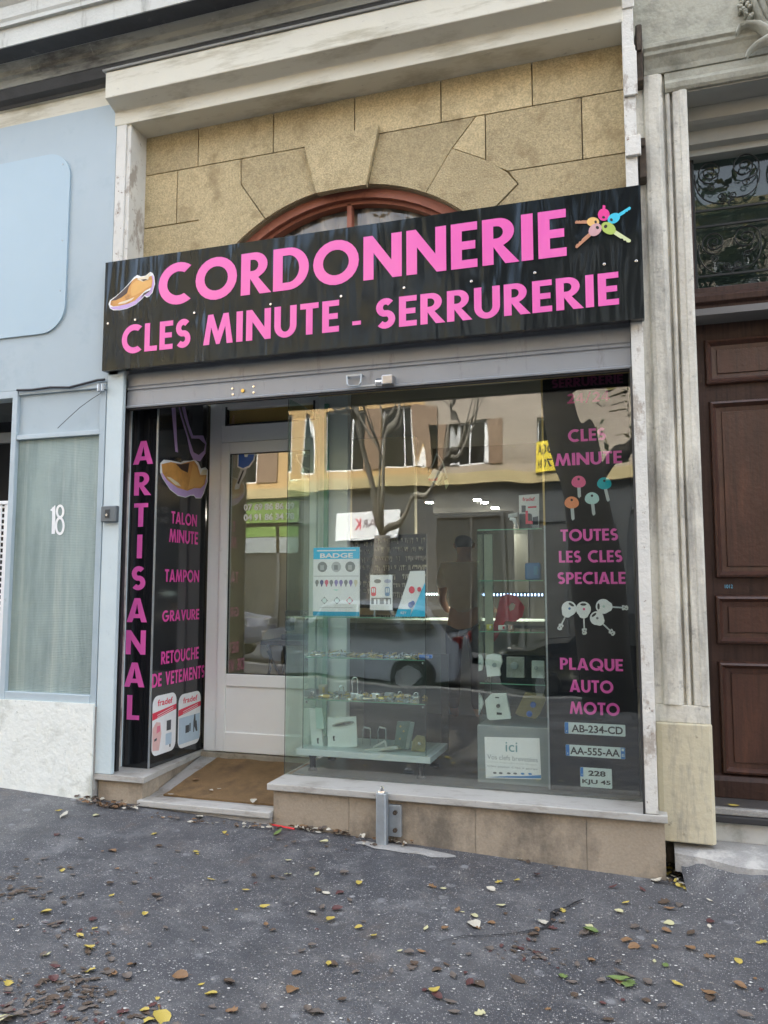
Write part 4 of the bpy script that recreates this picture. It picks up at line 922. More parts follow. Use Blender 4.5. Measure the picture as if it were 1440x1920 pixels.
p = MB(); ya, yb_ = YD2-.045, YD2+.015
p.box(xi0+.004, gx0, ya, yb_, zlo+.004, zt_l-.004); p.box(gx1, xi1-.004, ya, yb_, zlo+.004, zt_l-.004)
p.box(gx0, gx1, ya, yb_, gz1, zt_l-.004); p.box(gx0, gx1, ya, yb_, pz1, gz0); p.box(gx0, gx1, ya, yb_, zlo+.004, pz0)
LF = p.build('leaf', m_ppvc, DR, bev=.006)
p = MB(); p.box(gx0-.001, gx1+.001, YD2-.03, YD2, pz0-.001, pz1+.001); p.build('lower_panel', m_ppvc, LF)
p = MB(); p.box(gx0-.01, gx1+.01, YD2-.02, YD2-.012, gz0-.01, gz1+.01); p.build('pane', m_door_gl, LF)
p = MB(); 
for a, b4, c, d4 in ((gx0,gx0+.006,gz0,gz1),(gx1-.006,gx1,gz0,gz1),(gx0,gx1,gz0,gz0+.006),(gx0,gx1,gz1-.006,gz1)): p.box(a, b4, YD2-.032, YD2-.0205, c, d4)
p.build('gasket', m_rubber, LF)
YDG = YD2-.0205
FD = fy(YDG)
def DT(txt, x0, y0, x1, yb):
    a = W(x0, yb, YDG); b4 = W(x0, y0, YDG); c = W(x1, yb, YDG); p = MB(); ftext(p, FD, txt, a.x, c.x, a.z, b4.z, .001, .0008, .038); p.build('lettering', m_vwhite, DR)
m_vwhite = plain('bright_white_vinyl', (.93,.93,.93), .5)
DT('07 69 86 86 89', 457, 945, 552, 958); DT('04 91 86 34 78', 457, 964, 552, 977)
def PD(x, y): v = W(x, y, YDG); return (v.x, v.z)
for (mx_, sgn, kk) in ((460, 1, 0), (574, -1, 1)):
    p = MB(); q = lambda x, y: PD(mx_ + sgn*x, y)
    def fl(lp, off, k): p.flat(FD, [lp if sgn > 0 else lp[::-1]], off, .0006, k)
    fl([q(-14,851),q(19,851),q(18,862),q(8,876),q(-4,881),q(-15,876)], .001, 2); fl([q(-12,852),q(17,852),q(15,862),q(7,873),q(-4,878),q(-13,874)], .0017, kk)
    fl([q(-2,852),q(6,852),q(4,857),q(-1,857)], .0024, 2)
    fl([q(-9,879),q(3,879),q(1,888),q(-8,904),q(-11,916),q(-20,918),q(-19,910),q(-15,902)], .001, 3); fl([q(-5,882),q(-2,882),q(-12,908),q(-15,906)], .0017, 4)
    p.build('key_picture', [m_navy, plain('grey_key_print', (.30,.32,.34)), m_whitep, plain('silver_print', (.5,.5,.48)), m_black], DR)
# transom light with ochre blind
p = MB(); tz0 = W(430, 797, YD2).z
p.box(xi0+.045, xi1-.04, YD2-.0, YD2+.005, tz0, 2.92); p.build('transom_pane', m_door_gl, DR)
p = MB(); p.box(xi0+.03, xi0+.045, YD2-.036, YD2+.005, tz0-.015, 2.92); p.box(xi1-.04, xi1-.025, YD2-.036, YD2+.005, tz0-.015, 2.92); p.box(xi0+.045, xi1-.04, YD2-.036, YD2+.005, tz0-.015, tz0-.0005); p.build('transom_gasket', m_rubber, DR)
p = MB(); p.box(xi0+.001, xi0+.03, YD2-.034, YD2, zt_l+.141, 2.899); p.box(xi1-.025, xi1-.001, YD2-.034, YD2, zt_l+.141, 2.899); p.box(xi0+.031, xi1-.026, YD2-.034, YD2, zt_l+.141, tz0-.016); p.build('transom_frame', m_ppvc, DR, bev=.003)
p = MB(); p.box(xi0+.04, xi1-.03, YD2+.02, YD2+.024, tz0-.01, 2.95); p.build('transom_blind', mat('ochre_blind', (.95,.60,.21), .6), DR)
p = MB(); p.box(xr_+.0005, -2.03, YD2-.02, YD2+.05, .30, 3.0); p.build('jamb_post', m_ppvc, DR, bev=.004)

# ================================================================ PALE BLUE SHOPFRONT NEXT DOOR
BS = thing('blue_shopfront', 'pale blue closed shopfront with frosted pane painted 18 above a white base', 'shopfront', (-4.0, 0, .1))
BX1 = -3.4885
p = MB(); p.box(-9, BX1, .0, .3, 2.935, 5.0); p.build('fascia_wall', m_blue, BS)
p = MB(); p.flat(fy(0), [rrect(-8.0, 3.335, -3.868, 4.70, .20, 9)], 0, .014); p.build('raised_panel', mat('raised_blue_panel', (.38,.50,.57), .5, var=.03, vs=1.5), BS, bev=.003)
for q in ((118,308),(117,451),(113,545)):
    v = W(*q, -.014); p = MB(); p.cyl((v.x,-.013,v.z),(v.x,-.018,v.z),.006,8); p.build('screw', m_steel, BS)
fz0 = .775
p = MB(); 
p.box(-4.30, -4.255, -.01, .05, .70, 2.93); p.box(-4.2549, -3.545, -.005, .05, 2.565, 2.60); p.box(-4.2549, -3.5451, -.003, .05, 2.895, 2.934); p.box(-4.2549, -3.5451, -.008, .05, .72, .775)
p.box(-3.5449, -3.50, .0, .05, .72, 2.934); p.box(-9,-4.301,.0,.05,2.88,2.934)
p.build('frame', m_bluedark, BS, bev=.004)
p = MB(); p.box(-4.2549, -3.5451, .018, .03, 2.601, 2.8949); p.build('upper_board', m_blue, BS)
# frosted ribbed pane
m_frost = mat('frosted_ribbed_glass', (.27,.35,.32), .20, var=.14, vs=1.8, spec=.6, stain=(.15,.21,.20), ss=2.2, st=.42, sw=.28, sscale=(2.2,1,.3), stain2=(.40,.46,.40), s2s=6, s2t=.52, s2scale=(2.5,1,.08))  # streaks and reflections painted into the pane's colour as vertical bands
nt_ = m_frost.node_tree; Lk = nt_.links.new; bb = nt_.nodes['Principled BSDF']; tc = nd(nt_, 'ShaderNodeTexCoord'); wv = nd(nt_, 'ShaderNodeTexWave', Scale=28.0, wave_type='BANDS', bands_direction='X'); Lk(tc.outputs['Object'], wv.inputs['Vector'])
wv2 = nd(nt_, 'ShaderNodeTexWave', Scale=28.0, wave_type='BANDS', bands_direction='Z'); Lk(tc.outputs['Object'], wv2.inputs['Vector'])
ad = nd(nt_, 'ShaderNodeMath', operation='ADD'); Lk(wv.outputs['Fac'], ad.inputs[0]); Lk(wv2.outputs['Fac'], ad.inputs[1])
bp_ = nd(nt_, 'ShaderNodeBump', Strength=.5, Distance=.004); Lk(ad.outputs[0], bp_.inputs['Height']); Lk(bp_.outputs[0], bb.inputs['Normal'])
p = MB(); p.box(-4.2549, -3.5451, .022, .03, .7751, 2.5649); pane = p.build('frosted_pane', m_frost, BS)
p = MB(); f18 = fy(.022)
def P8(x, y): v = W(x, y, .022); return (v.x, v.z)
p.flat(f18, [stroke([P8(97,958), P8(101,948), P8(101,975), P8(100,1001)], .028)], .001, .001)
def ring8(cx, cy, rx, ry): return [P8(cx + rx*math.cos(a), cy + ry*math.sin(a)) for a in [2*math.pi*i/24 for i in range(24)]]
p.flat(f18, [ring8(113, 959, 8, 13), ring8(113, 959, 4, 8.5)], .001, .001); p.flat(f18, [ring8(112.5, 986, 9, 17.5), ring8(112.5, 986, 5, 12.5)], .0013, .001)
p.build('lettering', m_whitep, pane)
p = MB(); n = 24; vs = []
for i in range(n+1):
    x = -9 + (BX1-.012+9)*i/n
    for z in (-.4, .1, .3, .5, .72): vs.append((x, -.022 - .010*noise.noise(Vector((x*4, z*4, 0))), z))
fs = [(i*5+j, (i+1)*5+j, (i+1)*5+j+1, i*5+j+1) for i in range(n) for j in range(4)]
p.add(vs, fs); p.add([(-9,-.022,.72),(-9,.3,.72),(BX1-.012,.3,.72),(BX1-.012,-.022,.72),(BX1-.012,-.02,-.4),(BX1-.012,.3,-.4)], [(0,3,2,1),(3,4,5,2)])
p.build('base_wall', m_plasterwhite, BS)
p = MB(); p.box(BX1-.011, -3.4885, -.006, .24, -.4, .70); p.build('base_return', m_conc, BS)
# dark opening and mesh gate at the far left
p = MB(); p.box(-9, -4.3, .9, .95, .2, 3.0, 0); p.box(-9,-4.3,.05,.9,2.94,2.96,1); p.box(-9,-4.3,.3,.34,2.62,2.70,1); p.build('dark_interior', [mat('dark_recess', (.02,.022,.025), .9), mat('recess_ceiling', (.12,.13,.13), .8)], BS)
mg = thing('mesh_gate', 'white square-mesh metal gate at the left edge of the blue shopfront', 'gate', (-4.6, .02, .75))
p = MB(); x1_ = -4.318; zt3 = 2.10; zb3 = .78
for i in range(26): 
    x = x1_-.02-i*.042; p.box(x-.007, x+.007, .010, .018, zb3, zt3)
for j in range(32): 
    z = zb3 + j*.042; p.box(-5.4, x1_, .0182, .026, z-.007, z+.007)
p.build('mesh', m_whitep, mg)
p = MB(); p.box(-5.4, x1_+.012, .0, .03, zt3, zt3+.025); p.box(x1_-.004, x1_+.014, .0, .03, zb3, zt3-.0005); p.build('frame', m_whitep, mg, bev=.003)
# pilaster between the shops, painted white-blue
p = MB(); p.box(-3.494, -3.362, -.0, .035, .263, 3.02); p.box(-3.494, -3.44, .0355, .24, .263, 3.02); LP = thing('painted_pilaster', 'narrow bluish-white pilaster between blue shopfront and entrance, under the sign', 'pilaster', (-3.45, .1, .26)); p.build('shaft', m_lblue, LP, bev=.004)
p = MB(); p.box(-3.5445, -3.4995, -.004, .24, .2, 2.93); p.build('blue_strip', m_blue, LP, bev=.003)
v0, v1 = W(190, 949, -.03), W(218, 978, -.03)
ks = thing('key_switch', 'small grey metal key switch box screwed to the bluish pilaster', 'key switch', (-3.45, -.0, 1.95))
p = MB(); p.box(v0.x, v1.x, -.035, -.0005, v1.z, v0.z); p.build('housing', mat('grey_cast_box', (.13,.15,.16), .5, metal=.3), ks, bev=.006)
cx = (v0.x+v1.x)/2-.008; cz = (v0.z+v1.z)/2
p = MB(); p.box(cx-.018, cx+.018, -.039, -.0352, cz-.03, cz+.03); p.build('cover_plate', mat('dark_box_plate', (.05,.055,.06), .4, metal=.4), ks, bev=.002)
p = MB(); p.cyl((cx,-.0392,cz-.008),(cx,-.044,cz-.008),.009,12); p.build('lock_barrel', m_chrome, ks); 
# cable bits
cb = MB(); 
cb.tube([W(x, y, -.02) for x, y in ((108,803),(130,782),(150,764),(172,748),(188,738),(192,730),(190,722))], .0022, 5); tag(cb.build('loose_cable', m_black), 'thin loose black cable drooping across the pale blue upper board', 'cable')
cb = MB(); pts = [W(x, y, -.018) + Vector((0, 0, .01*math.sin(x))) for x, y in ((32,733),(60,730),(95,728),(130,724),(165,720),(184,715),(196,714))]
cb.tube(pts, .009, 6); tag(cb.build('cable_bundle', m_black), 'black cable bundle running under the pale blue fascia', 'cable')
cb = MB(); v = W(190, 720, -.03); cb.cyl((v.x-.02,-.03,v.z),(v.x-.02,-.03,v.z-.05),.012,8); cb.cyl((v.x+.012,-.03,v.z),(v.x+.012,-.03,v.z-.05),.012,8); cb.box(v.x-.035,v.x+.03,-.028,-.001,v.z-.035,v.z-.015)
tag(cb.build('cable_connector', m_steel), 'twin grey metal cable connectors beside the corner of the sign', 'connector')

# ================================================================ METAL POST AT THE SILL
ps = thing('lock_post', 'galvanised square steel post bolted to the plinth under the shop window', 'post', (-1.46, -.03, 0))
v = W(717, 1530, -.03); px_ = v.x; gz_ = gz(px_, -.03)
p = MB(); p.profz([(px_-.03,-.062),(px_-.022,-.068),(px_+.024,-.068),(px_+.032,-.060),(px_+.032,-.014),(px_-.03,-.014)], gz_-.03, .30); p.build('tube', m_steel, ps, bev=.003)
p = MB(); p.box(px_-.05, px_+.105, -.002, .0275, .045, .225); p.build('mount_plate', m_steel, ps, bev=.003)
p = MB(); p.tube([(px_,-.045,.30),(px_,-.045,.325),(px_+.004,-.045,.335)], .011, 8); p.cyl((px_-.02,-.045,.303),(px_+.02,-.045,.303),.013,8); p.build('latch_pin', m_chrome, ps)
for dz in (.085, .185):
    p = MB(); p.cyl((px_+.072,-.0022,dz),(px_+.072,-.022,dz),.013,6); p.cyl((px_+.072,-.02,dz),(px_+.072,-.034,dz),.007,8); p.build('bolt', m_rust, ps)
pt = MB(); n = 20; cxx = px_+.15   # concrete foot pad
vs = [(cxx, -.09, gz(cxx,-.09)+.012)] + [(cxx + (.30+.07*noise.noise(Vector((i*.9,3,0))))*math.cos(6.2832*i/n), -.07 + (.06+.05*noise.noise(Vector((i*.8,7,0))))*math.sin(6.2832*i/n), gz(cxx, -.1)-.04*.30*math.cos(6.2832*i/n)+.003) for i in range(n)]
pt.add(vs, [(0, 1+i, 1+(i+1) % n) for i in range(n)]); tag(pt.build('concrete_pad', m_conc), kind='structure')

# ================================================================ INTERIOR OF THE SHOP
IN = thing('shop_interior', 'dim shop room behind the window with cream left wall and grey back wall', 'room', (-1.0, 3, .3))
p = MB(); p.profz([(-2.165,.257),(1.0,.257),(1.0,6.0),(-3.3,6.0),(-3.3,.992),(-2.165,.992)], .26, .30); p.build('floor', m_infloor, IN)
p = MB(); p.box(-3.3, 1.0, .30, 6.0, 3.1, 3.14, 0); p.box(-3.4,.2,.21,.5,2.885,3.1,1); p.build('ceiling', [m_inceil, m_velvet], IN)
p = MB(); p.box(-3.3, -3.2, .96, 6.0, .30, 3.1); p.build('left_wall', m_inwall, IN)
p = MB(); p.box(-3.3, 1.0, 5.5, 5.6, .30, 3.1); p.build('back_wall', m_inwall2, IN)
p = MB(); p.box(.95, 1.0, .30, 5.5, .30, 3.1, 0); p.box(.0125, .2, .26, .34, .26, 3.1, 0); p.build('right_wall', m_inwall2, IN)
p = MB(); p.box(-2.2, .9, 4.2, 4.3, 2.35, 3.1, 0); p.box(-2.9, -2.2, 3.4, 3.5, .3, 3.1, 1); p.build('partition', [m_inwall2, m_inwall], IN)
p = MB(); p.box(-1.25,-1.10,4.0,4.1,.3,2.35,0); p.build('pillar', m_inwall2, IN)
for i, q in enumerate(((731,942),(805,942),(895,937),(908,942),(928,952))):
    v = WZ(*q, 3.09); 
    if v.y > 4.1: v = W(*q, 3.9); 
    L_ = thing('ceiling_spotlight', 'small lit ceiling spotlight, number %d' % i, 'spotlight', (v.x, v.y, v.z), 'lit spotlights on the shop ceiling')
    L_['label'] = ['lit ceiling spotlight above the key racks, leftmost in the shop', 'lit ceiling spotlight between the tree reflection and the hanging box', 'lit ceiling spotlight at the edge of the lowered grey ceiling, highest of all', 'lit ceiling spotlight just beneath the highest one', 'lit ceiling spotlight nearest the red tool on the cabinet'][i]
    p = MB(); p.cyl((v.x,v.y,v.z+.012),(v.x,v.y,v.z),.055,16); p.build('ring', m_chrome, L_)
    p = MB(); p.cyl((v.x,v.y,v.z-.0005),(v.x,v.y,v.z-.008),.04,16); p.build('lamp', emis('lamp_glow', (1,.93,.8), 25), L_)
    ld = bpy.data.lights.new('spot_glow', 'SPOT'); ld.spot_size = R(125); ld.spot_blend = .6; lo = bpy.data.objects.new('spot_glow', ld); col.objects.link(lo); lo.location = (0,0,-.03); lo.parent = L_; ld.energy = 12; ld.color = (1,.9,.75); ld.shadow_soft_size = .04
# key racks full of blanks
m_rack = mat('dark_rack_board', (.05,.048,.045), .6, var=.2)
m_keys = mat('key_blanks', (.50,.47,.40), .3, metal=.7, var=.5, vs=14); island(m_keys, .6)
for k, (a, b4, Yk, lab) in enumerate((((640,1010),(700,1095),3.3,'left board of hooks crowded with blank keys in the shop'),((702,1003),(800,1100),3.3,'right board of hooks crowded with blank keys in the shop'))):
    va, vb = W(*a, Yk), W(*b4, Yk); kr = thing('key_rack', lab, 'key rack', ((va.x+vb.x)/2, Yk, vb.z), 'boards of blank keys')
    p = MB(); p.box(va.x, vb.x, Yk, Yk+.03, vb.z-.25, va.z); p.build('board', m_rack, kr)
    p = MB(); rows = 7
    for r_ in range(rows):
        z = va.z - .04 - r_*(va.z-vb.z)/rows*1.2
        x = va.x + .015
        while x < vb.x - .01:
            w_ = random.uniform(.006,.011); l_ = random.uniform(.035,.06)
            if random.random() < .8:
                p.box(x, x+w_*1.8, Yk-.02-random.random()*.02, Yk-.005, z-w_*2.2, z); p.box(x+w_*.5, x+w_*1.3, Yk-.018, Yk-.01, z-l_, z-w_*2.2)
            x += random.uniform(.016,.028)
    o = p.build('hanging_keys', m_keys, kr); o['kind'] = 'stuff'
# shop counter and machine shapes in the dark
ct = thing('shop_counter', 'pale counter crossing the dim shop behind the glass cabinets', 'counter', (-1.0, 2.9, .3))
p = MB(); p.box(-2.8, -.4, 2.9, 3.4, .3, 1.15); p.build('body', m_greycase, ct, bev=.01); p = MB(); p.box(-2.85, -.35, 2.84, 3.45, 1.1505, 1.19); p.build('top', m_palegrey, ct, bev=.006)
# a row of small lamps on the machine at the back
for (a, b4, n_, lab) in (((675,1116),(795,1116),1,''),):
    pass
def ledrow(x0, x1, y, Y, n_, c, lab):
    va, vb = W(x0, y, Y), W(x1, y, Y); t_ = thing('light_strip', lab, 'light strip', ((va.x+vb.x)/2, Y, va.z))
    p = MB(); p.box(va.x-.02, vb.x+.02, Y, Y+.02, va.z-.02, va.z+.02); p.build('rail', m_rack, t_)
    for i in range(n_):
        x = va.x + (vb.x-va.x)*(i+.5)/n_; p = MB(); p.box(x-.004, x+.004, Y-.006, Y-.0005, va.z-.009, va.z+.009); p.build('diode', c, t_)
ledrow(917, 1020, 1115, 1.6, 16, emis('blue_led', (.45,.6,1), 1.2), 'row of bluish light diodes behind the right glass cabinet')
ledrow(798, 826, 1114, 2.6, 6, emis('white_led', (.85,1,.95), 1.5), 'short row of white light diodes right of the blue leaflet box')
sm = thing('sewing_machine_table', 'old sewing machine table with curly cast iron legs behind the glazed door', 'table', (-2.9, 1.9, .3))
p = MB(); p.box(-3.15,-2.45,1.75,2.15,1.0,1.04); p.build('table_top', m_wood2, sm, bev=.005)
for x in (-3.1,-2.5):
    p = MB(); p.tube(bez([(x,1.8,1.0),(x+.1,1.8,.8),(x-.1,1.8,.6),(x,1.8,.31)]), .014, 6); p.tube(bez([(x,2.1,1.0),(x+.1,2.1,.8),(x-.1,2.1,.6),(x,2.1,.31)]), .014, 6); p.build('leg', m_iron, sm)
p = MB(); p.tube(bez([(-3.1,1.8,.95),(-2.9,1.8,.5),(-2.8,1.8,.8),(-2.5,1.8,.35)]), .012, 6); p.tube(bez([(-2.5,1.8,.95),(-2.7,1.8,.5),(-2.8,1.8,.8),(-3.1,1.8,.35)]), .012, 6); p.build('cross_brace', m_iron, sm)
p = MB(); p.box(-3.0,-2.6,1.85,2.0,1.0405,1.09); p.box(-2.68,-2.6,1.87,1.98,1.0905,1.28); p.box(-2.98,-2.68,1.88,1.97,1.24,1.30); p.box(-2.98,-2.92,1.88,1.97,1.12,1.24); p.build('machine_head', m_black, sm, bev=.01)

# ---------------------------------------------------------------- person inside, seen from behind
def skin(name, pts, edges, mats, parent, sub=2, root=0, scale=1):
    me = bpy.data.meshes.new(name); me.from_pydata([p[:3] for p in pts], edges, []); o = bpy.data.objects.new(name, me); col.objects.link(o)
    o.modifiers.new('sk', 'SKIN'); 
    for i, p in enumerate(pts):
        sv = me.skin_vertices[0].data[i]; sv.radius = (p[3], p[4] if len(p) > 4 else p[3]); sv.use_root = (i == root)
    s = o.modifiers.new('ss', 'SUBSURF'); s.levels = sub; s.render_levels = sub
    me.materials.append(mats); o.parent = parent
    dg = bpy.context.evaluated_depsgraph_get(); dg.update()
    m2 = bpy.data.meshes.new_from_object(o.evaluated_get(dg)); m2.polygons.foreach_set('use_smooth', [True]*len(m2.polygons))
    o.modifiers.clear(); o.data = m2; return o
vh = W(870, 998, 2.6)
PE = thing('person', 'person in a taupe shirt seen from behind inside the dim shop', 'person', (vh.x, 2.6, .3))
hz = 1.70
m_skin = plain('skin', (.42,.24,.16), .6)
pts = [(0,0,.90,.13,.10),(0,0,1.10,.125,.09),(0,0,1.30,.15,.10),(0,0,1.42,.10,.08),(0,0,1.48,.058,.06),(0,0,1.54,.075,.085),(0,0,1.60,.085,.10)]
ed = [(0,1),(1,2),(2,3),(3,4),(4,5),(5,6)]
def limb(chain, frm):
    global pts, ed
    last = frm
    for c in chain: pts.append(c); ed.append((last, len(pts)-1)); last = len(pts)-1
    return last
for s in (-1, 1):
    limb([(s*.17,0,1.38,.055),(s*.23,.03,1.10,.043),(s*.21,.20,.98,.030),(s*.19,.30,1.0,.028)], 2)
    hd = len(pts)-1
    for j in range(4): limb([(s*(.19-.022*(j-1.5)),.36,1.0,.009),(s*(.19-.024*(j-1.5)),.385+(.008 if j in (1,2) else 0),.985,.008),(s*(.19-.024*(j-1.5)),.39,.96,.007)], hd)
    limb([(s*.15,.33,1.01,.011),(s*.135,.36,1.0,.009)], hd)
    limb([(s*.10,0,.82,.085),(s*.11,.01,.47,.058),(s*.11,-.01,.10,.040),(s*.11,.10,.04,.038)], 0)
skin('body', pts, ed, m_skin, PE)
m_shirt = mat('taupe_shirt', (.52,.43,.34), .9, var=.1)
p2 = [(0,0,.92,.155,.12),(0,0,1.10,.15,.11),(0,0,1.30,.20,.125),(0,0,1.43,.105,.085),(.18,0,1.38,.072),(.225,.02,1.18,.062),(-.18,0,1.38,.072),(-.225,.02,1.18,.062)]
skin('shirt', p2, [(0,1),(1,2),(2,3),(2,4),(4,5),(2,6),(6,7)], m_shirt, PE)
p2 = [(0,0,.93,.15,.115),(.10,0,.80,.095),(.11,.01,.47,.07),(.11,-.01,.09,.06),(-.10,0,.80,.095),(-.11,.01,.47,.07),(-.11,-.01,.09,.06)]
skin('trousers', p2, [(0,1),(1,2),(2,3),(0,4),(4,5),(5,6)], plain('dark_trousers', (.03,.032,.04), .9), PE)
skin('hair', [(0,-.022,1.545,.078,.080),(0,-.018,1.62,.096,.108),(0,0,1.675,.075,.09)], [(0,1),(1,2)], plain('dark_brown_hair', (.035,.018,.012), .7), PE)
for s in (-1, 1):
    p = MB(); p.tube([(vh.x+s*.082,2.6,.3+1.56),(vh.x+s*.092,2.6,.3+1.58),(vh.x+s*.09,2.6,.3+1.61)], [.008,.014,.01], 6); p.build('ear', m_skin, PE, smooth=True)

# ================================================================ LEFT GLASS DISPLAY CASE
CY0, CY1 = .335, .76; CX0_, CX1_ = -2.128, -1.290
DC = thing('display_case', 'glass display case on a pale grey base with short black feet', 'display case', (-1.7, .55, .3))
bz0, bz1 = .405, .445
p = MB(); p.box(-2.165, -1.255, .315, .79, bz0, bz1); p.build('base_board', m_palegrey, DC, bev=.003)
for x, y in ((-2.07,.37),(-1.33,.37),(-2.07,.72),(-1.33,.72)):
    p = MB(); p.tube([(x,y,.3005),(x,y,.312),(x,y,.318),(x,y,.38),(x,y,.388),(x,y,.4045)], [.030,.030,.020,.019,.026,.028], 14); p.build('foot', m_rubber, DC)
g_ = .005
for nm, bx in (('glass_pane',(CX0_,CX1_,CY0,CY0+g_,bz1+.001,1.30)),('glass_pane',(CX0_,CX0_+g_,CY0+g_+.001,CY1,bz1+.001,1.30)),('glass_pane',(CX1_-g_,CX1_,CY0+g_+.001,CY1,bz1+.001,1.30))):
    p = MB(); p.box(*bx); p.build(nm, m_caseg, DC)
m_shelf = glass('shelf_glass', (.86,.93,.90), .05)
for z in (.76, 1.035, 1.302):
    p = MB(); p.box(CX0_-.004 if z > 1.2 else CX0_+.007, CX1_+.004 if z > 1.2 else CX1_-.007, CY0 if z > 1.2 else CY0+.008, CY1, z, z+.006); p.build('glass_shelf', m_shelf, DC)
    p = MB(); p.box(CX0_+.007, CX1_-.007, (CY0 if z > 1.2 else CY0+.008)-.0012, (CY0 if z > 1.2 else CY0+.008)-.0002, z, z+.006); p.build('shelf_edge', m_glassedge, DC)
for x, y in ((CX0_-.0015,CY0-.0015),(CX1_+.0005,CY0-.0015)):
    p = MB(); p.box(x, x+.0025, y, y+.004, bz1+.001, 1.30); p.build('pane_edge', plain('dark_green_edge',(.01,.03,.025),.2), DC)
for x in (CX0_+.02, CX1_-.02):
    for z in (.752, 1.027, 1.294): p = MB(); p.cyl((x,CY0+.012,z-.012),(x,CY0+.012,z+.0),.007,8); p.build('shelf_clip', m_chrome, DC)
# back panels: dark
p = MB(); p.box(-1.95, CX1_-.02, CY1+.30, CY1+.31, .305, 1.02); tag(p.build('backdrop_board', mat('charcoal_backdrop', (.035,.036,.034), .7, var=.2), loc=(-1.6,CY1+.3,.3)), 'charcoal backdrop board standing behind the left glass display case', 'board')

# goods on the lower board
def gx(px, py, Y): return W(px, py, Y)
def stand(name, label, cat, pxs, Y, group=None): ...
def facepoly(name, mats, parent, pts, Y, th, lay=None, bev=.001, off=0):
    p = MB(); p.flat(fy(Y), [[(W(x, y, Y).x, W(x, y, Y).z) for x, y in pts]], off, th, 0); return p.build(name, mats, parent, bev=bev)
Yg = .46
m_wh = plain('white_enamel', (.78,.80,.79), .35)
def item(name, label, cat, px, py, Y, group=None):
    v = W(px, py, Y); return thing(name, label, cat, (v.x, Y, v.z), group)
t_ = item('door_plate', 'tall narrow white lock plate leaning at the left end of the display case', 'lock plate', 600, 1405, Yg)
facepoly('plate', m_wh, t_, [(586,1406),(607,1404),(602,1330),(581,1327)], Yg, .012)
facepoly('mint_cover', plain('mint_plastic', (.50,.66,.60), .4), t_, [(594,1366),(609,1367),(605,1327),(592,1326)], Yg-.02, .010)
facepoly('keyhole', m_black, t_, [(594,1384),(598,1384),(597,1390),(598,1394),(595,1394)], Yg-.0125, .001, bev=0)
t_ = item('letterbox_front', 'square white metal letterbox front with slot and keyhole in the display case', 'letterbox front', 643, 1402, Yg)
facepoly('plate', m_wh, t_, [(616,1402),(671,1399),(668,1343),(615,1345)], Yg, .012)
p = MB(); a = W(623,1361,Yg-.013); b4 = W(664,1354,Yg-.013); m_ = (a+b4)/2; L2 = (b4-a).length/2; an = math.atan2(b4.z-a.z, b4.x-a.x)
def elp(r1, r2): return [(m_.x + r1*math.cos(q)*math.cos(an) - r2*math.sin(q)*math.sin(an), m_.z + r1*math.cos(q)*math.sin(an) + r2*math.sin(q)*math.cos(an)) for q in [2*math.pi*i/24 for i in range(24)]]
p.flat(fy(Yg-.0125), [elp(L2, .014)], 0, .006, 0); p.flat(fy(Yg-.0125), [elp(L2*.75, .006)], .0065, .001, 1); p.build('slot', [plain('grey_slot_metal', (.36,.36,.34), .3, .6), m_velvet], t_)
facepoly('keyhole', m_black, t_, [(624,1380),(628,1380),(627,1385),(628,1389),(625,1389)], Yg-.0125, .001, bev=0)
# handle rings
for k, (hx, lab) in enumerate(((688,'left slim chrome door handle standing in the display case'),(717,'right slim chrome door handle standing in the display case'))):
    t_ = item('chrome_latch_set', lab, 'door handle', hx, 1400, .50, 'chrome door handles in the display case')
    p = MB(); q = [W(x, y, .50) for x, y in ((hx-8,1395),(hx-8,1370),(hx-6,1364),(hx+6,1366),(hx+7,1372),(hx+6,1398))]; p.tube(q, .0035, 6); p.build('bar', m_chrome, t_)
    p = MB(); a, b4 = W(hx-6,1363,.495), W(hx+7,1366,.495); p.obox((a+b4)/2, (b4-a)/2, (0,.004,0), (0,0,.006)); p.build('grip', m_chrome, t_, bev=.002)
t_ = item('door_closer', 'silver door closer arm lying across the front of the case', 'door closer', 715, 1408, .40)
p = MB(); a, b4 = W(684,1409,.40), W(747,1401,.40); p.obox((a+b4)/2 + Vector((0,0,.002)), (b4-a)/2, (0,.014,0), (0,0,.011)); p.build('body', mat('brushed_aluminium',(.55,.58,.57),.35,.6), t_, bev=.003)
p = MB(); q = [W(x, y, .41) for x, y in ((700,1401),(722,1389),(726,1407))]; 
for i in range(2): d = q[i+1]-q[i]; n_ = Vector((-d.z,0,d.x)).normalized(); p.obox((q[i]+q[i+1])/2, d/2, (0,.004,0), n_*.006)
p.build('arm', mat('pale_aluminium',(.6,.63,.62),.35,.5), t_, bev=.001)
t_ = item('lock_case', 'dull green mortice lock case leaning beside the golden knob', 'lock case', 757, 1403, .48)
facepoly('case', mat('greenish_steel',(.14,.22,.20),.4,.5,var=.3,vs=30), t_, [(740,1400),(760,1404),(770,1352),(746,1352)], .48, .016)
facepoly('forend', mat('grey_forend',(.30,.36,.35),.35,.6), t_, [(761,1404),(769,1404),(778,1354),(771,1353)], .478, .02)
for q in ((751,1362),(757,1371),(750,1385)):
    v = W(*q, .464); p = MB(); p.cyl((v.x,.464,v.z),(v.x,.460,v.z),.006,10); p.build('rivet', m_brass, t_)
t_ = item('knob_lock', 'golden rounded knob lock at the right end of the case', 'lock', 786, 1408, .45)
facepoly('plate', mat('aged_brass',(.33,.29,.14),.4,.6,var=.4,vs=40), t_, [(772,1407),(797,1409),(800,1390),(796,1380),(782,1378),(775,1388)], .45, .015, bev=.003)
v = W(788,1393,.43); p = MB(); p.cyl((v.x,.433,v.z),(v.x,.405,v.z),.011,14); p.build('knob', m_chrome, t_, bev=.003)
